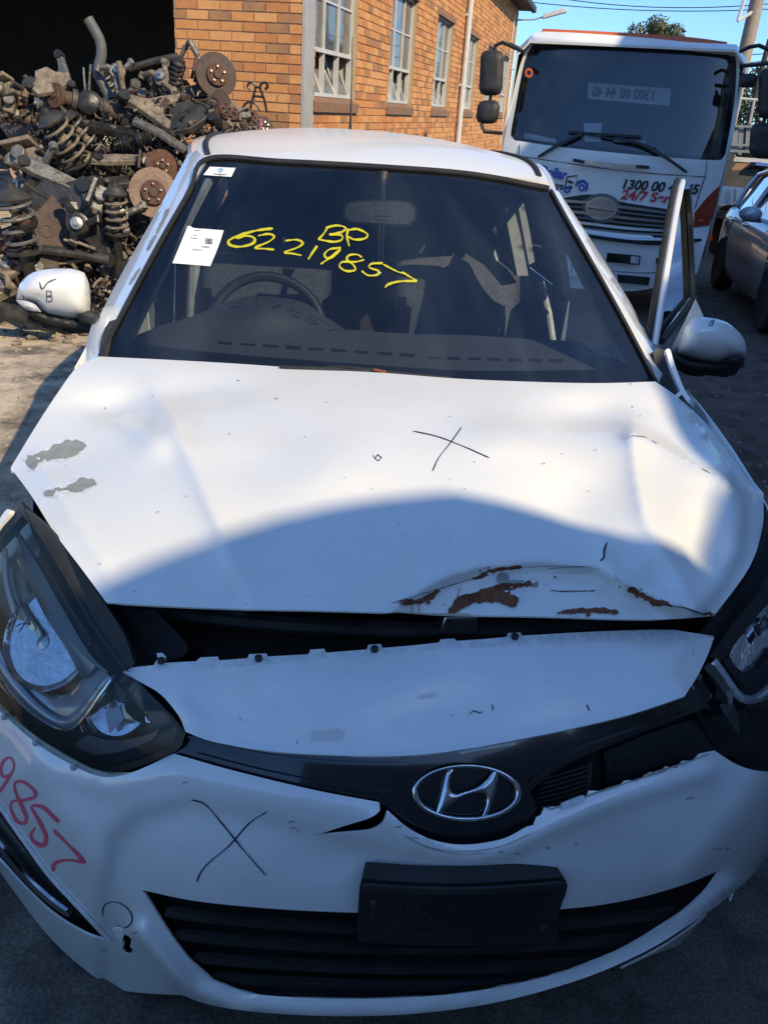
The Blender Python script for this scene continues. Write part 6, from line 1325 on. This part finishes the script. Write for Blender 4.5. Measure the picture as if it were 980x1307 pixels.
def item(name, px, py, y, ax, label, cat, sc=1.0, roll=0.0, group='scrapped suspension parts in the heap'):
    e = empty(name, PY(px, py, y), label, cat, group)
    e.rotation_mode = 'QUATERNION'; e.rotation_quaternion = (rotm(ax) @ Matrix.Rotation(roll, 3, 'Z')).to_quaternion(); e.scale = (sc, sc, sc); return e
def put(mb, name, m, par, bevel=0.0, smooth=True):
    o = mb.build(name, PM[m] if isinstance(m, str) else m, None, smooth, 38, bevel); o.parent = par; return o
def rotor(px, py, y, ax, label, R_=.15, m='disc', sc=1.0, roll=0, mark=None):
    e = item('brake_rotor', px, py, y, ax, label, 'brake disc', sc, roll)
    put(MB().lathe((0, 0, 0), (0, 0, 1), [(R_*.5, -.012), (R_, -.012), (R_+.001, -.009), (R_+.001, -.003), (R_-.012, -.003), (R_-.012, .003), (R_+.001, .003), (R_+.001, .009), (R_, .012), (R_*.52, .012), (R_*.5, .012)], 36), 'disc', m, e)
    put(MB().lathe((0, 0, 0), (0, 0, 1), [(R_*.52, .010), (R_*.50, .036), (R_*.47, .040), (R_*.22, .040), (R_*.21, .034), (.0005, .034)], 28), 'hat', 'rust', e)
    put(MB().lathe((0, 0, .034), (0, 0, 1), [(R_*.19, 0), (R_*.18, .02), (R_*.1, .024), (.0005, .02)], 18), 'hub', 'brown', e)
    for k in range(5):
        a = k*1.2566+.3; put(MB().cyl((R_*.34*math.cos(a), R_*.34*math.sin(a), .036), (R_*.34*math.cos(a), R_*.34*math.sin(a), .062), .0075, 8), 'stud', 'steel', e)
    if mark:
        b = MB()
        for k in range(4): b.frame((R_*.70+.006*k, -.03+.02*k, .0135), (1, .4, 0), (-.4, 1, 0), (0, 0, 1), .022, .004, .0008)
        put(b, 'marker_scrawl', mark, e, smooth=False)
    return e
def helix(r, h, turns, wire, n=14, z0=0, taper=0.0):
    N = int(turns*n); return MB().tube([(r*(1-taper*abs(2*k/N-1)**3)*math.cos(2*math.pi*k/n), r*(1-taper*abs(2*k/N-1)**3)*math.sin(2*math.pi*k/n), z0+h*k/N) for k in range(N+1)], wire, 7)
def strut(px, py, y, ax, label, sc=1.0, r=.065, h=.26, turns=5, m='grey', tube='black', roll=0):
    e = item('coil_strut', px, py, y, ax, label, 'shock absorber', sc, roll)
    put(helix(r, h, turns, .0085), 'spring', m, e)
    put(MB().lathe((0, 0, -.26), (0, 0, 1), [(.026, 0), (.027, .24), (.030, .245), (.030, .26), (.012, .265), (.012, .56)], 16), 'damper', tube, e)
    put(MB().lathe((0, 0, -.008), (0, 0, 1), [(.03, -.012), (r*1.15, -.006), (r*1.2, .004), (r*1.1, .006), (.03, -.002)], 24), 'spring_seat', 'dark', e)
    put(MB().lathe((0, 0, h+.008), (0, 0, 1), [(r*1.05, 0), (r*1.1, .012), (r*.8, .03), (.04, .045), (.02, .05), (.018, .07)], 24), 'top_mount', 'dark', e)
    b = MB(); b.frame((.02, .012, -.22), (1, 0, 0), (0, 1, 0), (0, 0, 1), .035, .003, .05); b.frame((.02, -.012, -.22), (1, 0, 0), (0, 1, 0), (0, 0, 1), .035, .003, .05); b.frame((-.012, 0, -.22), (1, 0, 0), (0, 1, 0), (0, 0, 1), .004, .016, .05); put(b, 'bracket', 'dark', e, smooth=False)
    put(MB().lathe((0, 0, .06), (0, 0, 1), [(.022, 0), (.03, .015), (.022, .03), (.03, .045), (.022, .06), (.03, .075), (.022, .09), (.03, .105), (.022, .12)], 14), 'bump_stop', 'tan', e)
    return e
def knuckle(px, py, y, ax, label, sc=1.0, m='rust', roll=0, seed=0):
    q = random.Random(seed); e = item('wheel_knuckle', px, py, y, ax, label, 'knuckle', sc, roll)
    put(MB().lathe((0, 0, -.03), (0, 0, 1), [(.035, 0), (.06, .005), (.065, .03), (.06, .055), (.05, .06), (.035, .058)], 18), 'bearing_ring', m, e)
    for k in range(3):
        a = k*2.1+q.uniform(-.3, .3); L = q.uniform(.10, .17); b = MB(); p = [(.05*math.cos(a), .05*math.sin(a), 0), (.5*L*math.cos(a), .5*L*math.sin(a), .02), (L*math.cos(a+.2), L*math.sin(a+.2), q.uniform(-.03, .05))]
        b.tube(p, [.028, .02, .022], 7); b.lathe(p[-1], (math.sin(a), -math.cos(a), .2), [(.024, -.022), (.026, 0), (.024, .022)], 12); put(b, 'arm', m, e)
    put(MB().lathe((0, 0, .03), (0, 0, 1), [(.03, 0), (.032, .03), (.012, .034), (.012, .05)], 14), 'hub', 'steel', e)
    return e
def caliper(px, py, y, ax, label, sc=1.0, m='rust', roll=0):
    e = item('brake_caliper', px, py, y, ax, label, 'brake caliper', sc, roll)
    b = MB(); b.frame((0, 0, 0), (1, 0, 0), (0, 1, 0), (0, 0, 1), .075, .032, .028, .85); put(b, 'housing', m, e, bevel=.008)
    put(MB().lathe((0, 0, .02), (0, 0, 1), [(.03, 0), (.03, .04), (.026, .044), (.0005, .044)], 18), 'piston', 'grey', e)
    b = MB(); b.frame((0, .045, .03), (1, 0, 0), (0, 1, 0), (0, 0, 1), .065, .010, .045); put(b, 'claw', m, e, bevel=.005)
    for s_ in (-1, 1): put(MB().cyl((s_*.085, 0, -.03), (s_*.085, 0, .05), .011, 8), 'slide_pin', 'brown', e)
    return e
def arm_plate(px, py, y, ax, label, sc=1.0, m='dark', roll=0, shape=0, up=None):
    e = item('control_arm', px, py, y, ax, label, 'control arm', sc, roll)
    sh_ = [[(-.16, -.02), (-.05, -.05), (.1, -.10), (.17, -.12), (.18, -.08), (.08, -.03), (.04, .02), (.10, .10), (.15, .15), (.12, .18), (.04, .12), (-.04, .05), (-.16, .02)],
           [(-.22, -.03), (-.1, -.045), (.05, -.04), (.2, -.025), (.22, .02), (.1, .04), (-.05, .05), (-.2, .03)],
           [(-.14, -.10), (.02, -.12), (.16, -.07), (.2, .02), (.1, .06), (.05, .13), (-.06, .12), (-.1, .03), (-.18, .0)]][shape]
    n = len(sh_); t = .018; b = MB(); b.add([(x, yy, -t) for x, yy in sh_]+[(x*.94, yy*.9, t) for x, yy in sh_], [tuple(range(n-1, -1, -1)), tuple(range(n, 2*n))]+[(i, (i+1) % n, (i+1) % n+n, i+n) for i in range(n)]); put(b, 'plate', m, e, bevel=.005)
    for k in ((-.16, 0), (.16, -.09) if shape != 1 else (.21, 0)): put(MB().lathe((k[0], k[1], -.03), (0, 0, 1), [(.012, 0), (.032, 0), (.034, .01), (.034, .05), (.032, .06), (.012, .06)], 16), 'bush', 'black', e)
    put(MB().lathe((.02, 0, .016), (0, 0, 1), [(.034, 0), (.034, .006), (.022, .007), (.02, -.004), (.0005, -.004)], 16), 'boss', m, e)
    return e
def rod(px0, px1, y, label, r=.014, m='black', name='drive_shaft', boots=True, cat='shaft'):
    a, c = PY(*px0, y), PY(*px1, y); e = empty(name, a, label, cat, 'scrapped suspension parts in the heap'); d = c-a; L = np.linalg.norm(d); d = d/L
    MB().tube([a, a+(c-a)*.5+np.array((0, 0, .01)), c], r, 9).build('shaft', PM[m], e)
    if boots:
        for t, s_ in ((.12, 1), (.88, -1)):
            MB().lathe(a+(c-a)*t, d*s_, [(r*1.2, -.05), (r*2.0, -.04), (r*1.6, -.03), (r*2.5, -.018), (r*2.0, -.008), (r*2.9, .004), (r*2.4, .014), (r*3.2, .03), (r*3.2, .06), (r*2.2, .065)], 16).build('boot', PM['black'], e)
    return e
def beam(path, y, w, h, label, m='dark', name='subframe', cat='subframe', nh=5):
    """pressed channel that follows a path, with flanges and round holes ringed by collars"""
    pts = [PY(*p, y) for p in path]; e = empty(name, pts[0], label, cat, 'scrapped suspension parts in the heap'); b = MB()
    for a, c in zip(pts[:-1], pts[1:]):
        d = c-a; L = np.linalg.norm(d); d /= L; upv = np.array((0, -.35, .94)); sd = np.cross(d, upv); sd /= np.linalg.norm(sd); upv = np.cross(sd, d)
        b.frame((a+c)/2, d, sd, upv, L/2+.004, w/2, .006); b.frame((a+c)/2-upv*h/2+sd*w/2, d, sd, upv, L/2+.004, .005, h/2); b.frame((a+c)/2-upv*h/2-sd*w/2, d, sd, upv, L/2+.004, .005, h/2)
    b.build('channel', PM[m], e, smooth=False, bevel=.003)
    for k in range(nh):
        t = (k+.5)/nh*(len(pts)-1); i = int(t); p = pts[i]*(1-(t-i))+pts[i+1]*(t-i)
        MB().lathe(p, (0, -.3, 1), [(.014, -.002), (.024, .002), (.024, .012), (.014, .014)], 12).build('collar', PM['grey' if k % 2 else m], e)
    return e
# --- the ones that stand out
hz = empty('radiator_hose', PY(130, 118, 6.6), 'thick grey rubber hose standing up out of the scrap heap', 'hose')
hp = [PY(x, y, 6.6) for x, y in crv([(113, 24), (121, 38), (128, 52), (130, 68), (127, 84), (127, 98), (134, 112), (141, 126)], 4)]
MB().tube(hp, .040, 16, cap=False).build('hose', PM['hose'], hz); MB().tube(hp[:6], .031, 14, cap=False).build('bore', PM['black'], hz)
d0 = hp[0]-hp[1]; MB().lathe(hp[0], d0, [(.031, -.002), (.040, -.002), (.0405, .003), (.031, .003)], 16).build('rim', PM['hose'], hz)
rotor(276, 96, 6.55, (.35, -.9, .15), 'large brown brake disc leaning highest against the brick wall', .165, 'brown')
caliper(256, 92, 6.6, (.3, -.8, .5), 'dark caliper clamped left of the highest brake disc', 1.2, 'brown', 1.2)
rod((226, 86), (242, 52), 6.65, 'grey link rising to a peak in front of the bricks', .018, 'dark', 'link_arm', False, 'link'); rod((242, 52), (258, 84), 6.6, 'grey strut leg sloping down to the highest brake disc', .024, 'grey', 'link_arm', False, 'link')
rotor(283, 140, 6.35, (.85, -.5, .1), 'dark brake disc edge with purple marks below the highest disc', .14, 'brown', mark='purple')
rotor(296, 146, 6.45, (.75, -.6, .2), 'tan hub disc beside the purple marked disc', .10, 'tan')
rotor(322, 158, 6.7, (.7, -.6, .3), 'pink marked brake drum just above the car roof', .115, 'rust', mark='pink'); rotor(336, 162, 6.9, (.3, -.9, .2), 'small dark drum beside the pink marked drum', .085, 'brown')
caliper(312, 150, 6.6, (0, -1, .4), 'grey caliper behind the pink marked drum', .9, 'grey', .5)
ax_ = empty('rear_axle', PY(110, 130, 6.25), 'brown rear axle with round hub flange lying across the heap', 'axle')
pa, pb = PY(72, 122, 6.15), PY(172, 150, 6.35); da = (pb-pa)/np.linalg.norm(pb-pa)
MB().tube([pa, pa+.25*(pb-pa), pa+.55*(pb-pa), pb], [.050, .058, .07, .062], 16).build('axle_tube', PM['brown'], ax_)
MB().lathe(pa, -da+np.array((.0, -.9, .1)), [(.03, -.03), (.085, -.02), (.09, .0), (.088, .012), (.02, .016), (.02, .03), (.0005, .03)], 24).build('hub_flange', PM['rust'], ax_)
MB().blob(pa+.42*(pb-pa), (.10, .09, .10), 14, 10, .04).build('differential', PM['brown'], ax_); MB().lathe(pa+.42*(pb-pa), (.1, -1, .2), [(.085, .02), (.085, .09), (.07, .10), (.0005, .105)], 18).build('cover', PM['black'], ax_)
for t in (.22, .6, .8): MB().lathe(pa+t*(pb-pa), da, [(.06, -.02), (.082, -.018), (.082, .018), (.06, .02)], 18).build('collar', PM['dark'], ax_)
beam([(52, 146), (90, 153), (130, 160), (172, 168)], 6.0, .10, .05, 'long black channel beam under the rear axle', 'black', 'cross_member', 'cross member', 7)
beam([(172, 152), (205, 168), (238, 190)], 6.0, .07, .03, 'grey flat lever sloping down to the car roof', 'grey', 'trailing_arm', 'arm', 2)
for k, (x, y, s_, r_, m) in enumerate(((6, 118, 1.5, .4, 'tan'), (14, 128, 1.4, 1.3, 'tan'), (4, 138, 1.3, 2.2, 'tan'), (20, 146, 1.1, .2, 'rust'), (26, 116, 1.0, 2.8, 'tan'))):
    caliper(x, y, 6.1+.05*k, (PQ.uniform(-.5, .5), -1, PQ.uniform(-.2, .6)), ['topmost tan caliper at the left edge of the heap', 'tan caliper overlapping the left edge group', 'lowest tan caliper at the left edge', 'rusty caliper hanging under the left edge group', 'small tan caliper beside the tan bracket'][k], s_, m, r_)
arm_plate(62, 104, 6.2, (.2, -.8, .6), 'tan bent bracket above the hub flange', .9, 'tan', .4, 2); arm_plate(80, 100, 6.35, (-.3, -.8, .4), 'grey pressed bracket resting on the axle', 1.0, 'grey', 2.4, 0)
knuckle(150, 92, 6.5, (.2, -.9, .4), 'grey upright knuckle right of the hose', 1.0, 'grey', .6, 3); rod((152, 78), (158, 118), 6.4, 'tan curved pipe stub right of the hose', .022, 'tan', 'pipe_stub', False, 'pipe'); rod((107, 86), (109, 116), 6.45, 'thin bare rod left of the hose', .008, 'steel', 'tie_rod', False, 'rod'); rod((116, 82), (114, 118), 6.5, 'thin grey rod close beside the hose', .009, 'grey', 'tie_rod', False, 'rod')
rod((165, 88), (228, 72), 7.3, 'dark bent pipe reaching across the shed opening', .03, 'dark', 'exhaust_pipe', False, 'pipe')
strut(100, 206, 5.9, (-.25, -.2, .5), 'coil spring strut leaning left below the channel beam', 1.35, .075, .22, 4.5, 'tan', 'dark'); strut(122, 192, 6.0, (-.45, -.1, .6), 'thin coil spring tilted beside the leaning strut', 1.2, .06, .20, 3.5, 'grey', 'black')
arm_plate(158, 204, 5.8, (.1, -.5, .9), 'tan topped pressed tray left of the discs', 1.1, 'tan', .1, 1); arm_plate(158, 232, 5.85, (.1, -.6, .8), 'dark pressed tray under the tan topped one', 1.1, 'dark', .2, 1)
rotor(206, 212, 5.75, (.35, -.9, .1), 'rusty brake drum behind the big worn disc', .115, 'rust'); rotor(196, 246, 5.5, (.18, -.97, .15), 'big worn brake disc with pink scrawl beside the pillar', .170, 'disc', mark='pink')
caliper(186, 208, 5.8, (.2, -.9, .3), 'dark caliper between the pressed tray and the rusty drum', 1.0, 'brown', 1.4)
caliper(32, 202, 5.75, (-.2, -.9, .5), 'ribbed tan caliper on the left shoulder of the heap', 1.7, 'tan', .3); knuckle(48, 214, 5.7, (-.3, -.8, .4), 'grey knuckle under the ribbed tan caliper', 1.3, 'grey', .5, 5); knuckle(30, 238, 5.75, (-.5, -.7, .2), 'black knuckle hanging off the left shoulder', 1.2, 'black', 1.4, 6)
beam([(40, 228), (62, 244), (92, 262), (118, 262), (140, 300)], 5.5, .16, .10, 'wide black pressed subframe in the middle of the heap', 'dark', 'subframe', 'subframe', 5)
arm_plate(76, 270, 5.45, (.1, -.95, .25), 'dark triangular plate hanging in the middle of the heap', 1.9, 'black', .7, 2); arm_plate(116, 292, 5.4, (-.2, -.95, .2), 'dark ribbed plate right of the triangular one', 1.6, 'dark', 2.2, 0); arm_plate(58, 300, 5.35, (.3, -.9, .3), 'brown dusty plate above the front coil strut', 1.5, 'brown', 1.2, 2)
arm_plate(70, 226, 5.5, (.3, -.7, .6), 'grey cast arm along the top of the black subframe', 1.3, 'grey', -.5, 1)
caliper(128, 256, 5.35, (.3, -.8, .5), 'smooth grey caliper in front of the big worn disc', 1.5, 'grey', 1.1); strut(150, 296, 5.3, (.05, -.1, .9), 'upright strut with light spring beside the car pillar', 1.2, .06, .20, 4.5, 'tan', 'dark'); knuckle(152, 272, 5.35, (.2, -.9, .3), 'grey knuckle on top of the upright strut', 1.1, 'grey', .3, 8)
strut(32, 318, 5.15, (-.06, -.12, 1), 'front coil strut standing above the left door mirror', 1.55, .068, .20, 4.0, 'grey', 'dark'); rotor(32, 284, 5.1, (-.1, -.55, .9), 'round black strut mount on top of the front coil strut', .085, 'black')
knuckle(100, 286, 5.25, (.1, -.95, .2), 'dark knuckle with bare studs inside the subframe', 1.3, 'black', 1.9, 9); rod((82, 306), (122, 318), 5.2, 'light bent tie rod low in the heap', .011, 'tan', 'tie_rod', False, 'rod'); rod((50, 318), (140, 332), 5.25, 'long dark rail under the subframe', .035, 'dark', 'track_rail', False, 'rail')
rod((0, 352), (120, 330), 5.3, 'thin pale rod lying low across the left edge', .010, 'tan', 'tie_rod', False, 'rod'); caliper(6, 372, 5.2, (0, -.6, .8), 'small tan casting low at the left edge', 1.3, 'tan', .7); knuckle(4, 310, 5.3, (-.4, -.8, .3), 'rusty knuckle at the left edge beside the front strut', 1.2, 'rust', .2, 12); knuckle(10, 345, 5.2, (.2, -.6, .8), 'tan knuckle low at the left edge', 1.1, 'tan', 2.2, 13)
beam([(-20, 388), (30, 400), (75, 412)], 5.1, .14, .05, 'dark rail lying on the ground below the heap', 'dark', 'ground_rail', 'rail', 2)
rod((180, 128), (250, 150), 6.3, 'ribbed drive shaft on the crest of the heap', .016, 'brown'); rod((190, 175), (150, 185), 5.9, 'dark drive shaft below the flat lever', .016, 'black'); strut(222, 108, 6.5, (.3, -.2, .8), 'short dark strut with purple scrawl near the brick wall', 1.0, .05, .14, 4, 'dark', 'grey'); knuckle(208, 100, 6.5, (-.2, -.9, .4), 'tan knuckle left of the purple marked strut', 1.1, 'tan', .9, 15)
arm_plate(196, 140, 6.2, (.3, -.7, .6), 'tan curved arm along the crest of the heap', 1.4, 'tan', -.4, 0); arm_plate(236, 150, 6.2, (-.2, -.7, .7), 'dark arm below the purple marked disc', 1.3, 'dark', .5, 2)
# --- iron scroll stand
ir = empty('iron_stand', PY(328, 150, 7.4), 'black wrought iron stand with scrolled top against the bricks', 'stand')
for l in ([(318, 146), (322, 128), (326, 112), (323, 106), (318, 106), (316, 111), (320, 114)], [(341, 144), (337, 126), (332, 112), (335, 106), (340, 106), (342, 111), (338, 114)], [(325, 111), (334, 112)], [(323, 122), (336, 124)], [(308, 142), (314, 132), (324, 131), (334, 142)]):
    MB().tube([PY(x, y, 7.4) for x, y in crv(l, 2.0)], .011, 7).build('iron_bar', PM['black'], ir)
# --- the rest of the heap, wedged in behind and below the others
FILL = [(0, 130), (20, 125), (60, 118), (130, 128), (180, 118), (230, 100), (262, 118), (300, 150), (345, 168), (330, 200), (200, 330), (150, 400), (60, 400), (0, 380), (0, 300), (40, 290), (64, 262), (24, 225), (40, 170)]
ADJ = {'tan': 'tan dusty', 'grey': 'dirty grey', 'rust': 'rusty red', 'brown': 'dull brown', 'dark': 'dusty black', 'black': 'greasy black', 'disc': 'worn pale'}
NOUN = {'knuckle': 'wheel knuckle', 'caliper': 'brake caliper', 'arm': 'control arm', 'rod': 'drive shaft', 'rotor': 'brake disc', 'strut': 'coil strut'}
HERO = [(276, 96, 'the highest brake disc'), (127, 70, 'the upright hose'), (110, 130, 'the rear axle'), (110, 157, 'the long channel beam'), (205, 168, 'the flat lever'), (12, 125, 'the left edge calipers'), (100, 206, 'the leaning coil strut'), (196, 246, 'the big worn disc'), (32, 202, 'the ribbed tan caliper'), (90, 262, 'the black subframe'), (150, 296, 'the upright strut by the pillar'), (32, 318, 'the front coil strut'), (296, 146, 'the tan hub disc'), (222, 108, 'the purple marked strut'), (60, 345, 'the left door mirror'), (158, 214, 'the pressed trays')]
used_l = set()
def fill_label(k, m, x, y, sc):
    hs = sorted(HERO, key=lambda h: (h[0]-x)**2+(h[1]-y)**2)
    for size in ('', 'small ' if sc < 1.2 else 'large '):
        for h in hs[:5]:
            dx, dy = x-h[0], y-h[1]
            d = ('right of' if dx > 0 else 'left of') if abs(dx) > abs(dy) else ('below' if dy > 0 else 'above')
            for how in ('wedged', 'jammed', 'lying', 'showing'):
                l = f"{size}{ADJ[m]} {NOUN[k]} {how} {d} {h[2]}"
                base_ = (size, m, k, d, h[2])
                if base_ not in used_l: used_l.add(base_); return l
    return f"{ADJ[m]} {NOUN[k]} deep in the scrap heap"
kinds = ('knuckle', 'caliper', 'arm', 'rod', 'rotor', 'strut'); n_ = 0
HIDDEN = {3, 4, 6, 7, 8, 10, 12, 13, 15, 16, 18, 20, 21, 22, 24, 26, 27, 30, 31, 34, 36, 39, 40, 43, 46, 51, 54, 60, 64, 67, 70, 71, 72, 73, 75, 76, 78, 82, 84, 87, 88, 89, 90, 91, 92, 94, 95, 96, 97, 98, 99, 100, 101, 105, 106, 109, 110, 112, 114, 115, 116, 117, 118, 119}      # indices that turned out to be wholly buried
while n_ < 120:
    x, y = PQ.uniform(0, 340), PQ.uniform(100, 400)
    if not inside([(x, y)], FILL)[0]: continue
    n_ += 1; dep = 6.75-(y-100)/300*1.15+PQ.uniform(0, .35); ax = (PQ.uniform(-.8, .8), -1, PQ.uniform(-.3, .9)); k = PQ.choices(kinds, (5, 5, 5, 3, 2, 2))[0]; m = PQ.choice(('tan', 'grey', 'rust', 'brown', 'dark', 'dark', 'black', 'brown')); r_ = PQ.uniform(0, 6.28); sc = PQ.uniform(.9, 1.5)
    e2 = (x+PQ.uniform(-70, 70), y+PQ.uniform(-20, 30)); m2 = PQ.choice(('rust', 'brown', 'disc')); m3 = PQ.choice(('grey', 'tan', 'dark')); a3 = (PQ.uniform(-1, 1), -.2, PQ.uniform(.1, 1))
    if n_ in HIDDEN: continue
    lb = fill_label(k, m2 if k == 'rotor' else m3 if k == 'strut' else m, x, y, sc)
    if k == 'knuckle': e_ = knuckle(x, y, dep, ax, lb, sc, m, r_, n_)
    elif k == 'caliper': e_ = caliper(x, y, dep, ax, lb, sc, m, r_)
    elif k == 'arm': e_ = arm_plate(x, y, dep, ax, lb, sc*1.1, m, r_, n_ % 3)
    elif k == 'rod': e_ = rod((x, y), e2, dep, lb, .015, m)
    elif k == 'rotor': e_ = rotor(x, y, dep+.2, ax, lb, .13, m2, 1, r_)
    else: e_ = strut(x, y, dep+.1, a3, lb, 1.1, m=m3)
    if 'FILL_IDX' in globals(): FILL_IDX[e_.name] = n_
# pallet-like steel frame that carries the heap
fr_ = empty('scrap_frame', PY(100, 400, 6.2), 'dark steel stillage under the heap of suspension parts', 'stillage')
x0, x1, y0_, y1_ = -2.75, -.75, 5.75, 7.3
for xx in (x0, x1):
    for yy in (y0_, y1_): MB().box(xx-.03, xx+.03, yy-.03, yy+.03, 0, 1.0).build('post', PM['black'], fr_, smooth=False)
for zz in (.12, .55): MB().box(x0+.031, x1-.031, y0_+.05, y1_-.05, zz, zz+.03).build('deck', PM['black'], fr_, smooth=False)
# nuts, brackets, pipe ends and stubs filling the chinks of the heap
cl = [MB(), MB(), MB()]; qc = random.Random(77); n_ = 0
while n_ < 1700:
    x, y = qc.uniform(-5, 335), qc.uniform(105, 400)
    if not inside([(x, y)], FILL)[0]: continue
    n_ += 1; P_ = PY(x, y, 6.45-(y-100)/300*1.15+qc.uniform(-.15, .25)); a = np.array([qc.gauss(0, 1) for _ in range(3)]); a /= np.linalg.norm(a); u = np.cross(a, (0.3, .5, .8)); u /= np.linalg.norm(u); w = np.cross(a, u); b = cl[n_ % 3]; L = qc.uniform(.012, .062); k = n_ % 5
    if k == 0: b.tube([P_-a*L, P_+u*L*.3, P_+a*L], qc.uniform(.006, .014), 6)
    elif k == 1: b.frame(P_, a, u, w, L*.8, L*.5, L*.12)
    elif k == 2: b.lathe(P_, a, [(.008, 0), (L*.4, 0), (L*.42, .012), (.008, .014)], 9)
    elif k == 3: b.blob(P_, (L*.6, L*.4, L*.5), 7, 5, .25)
    else: b.tube([P_+L*1.2*(math.cos(t)*u+math.sin(t)*w) for t in np.linspace(0, qc.uniform(2, 5), 9)], .006, 5)
for b, m in zip(cl, ('tan', 'black', 'brown')): tag(b.build('small_scrap', PM[m], smooth=True), {'tan': 'tan', 'black': 'black', 'brown': 'brown'}[m]+' small fittings and stubs filling the chinks of the scrap heap', 'scrap', kind='stuff')
# smashed bits on the ground around the heap
rb2 = random.Random(31); bits = MB()
for _ in range(260):
    a, c = rb2.uniform(-3.4, -1.35), rb2.uniform(4.9, 6.6); s_ = rb2.uniform(.01, .05); bits.blob((a, c, s_*.4), (s_, s_*rb2.uniform(.4, 1), s_*.5), 6, 4, .3)
tag(bits.build('scrap_debris', PM['tan'], smooth=False), 'small broken scrap strewn on the ground below the heap', 'debris', kind='stuff')
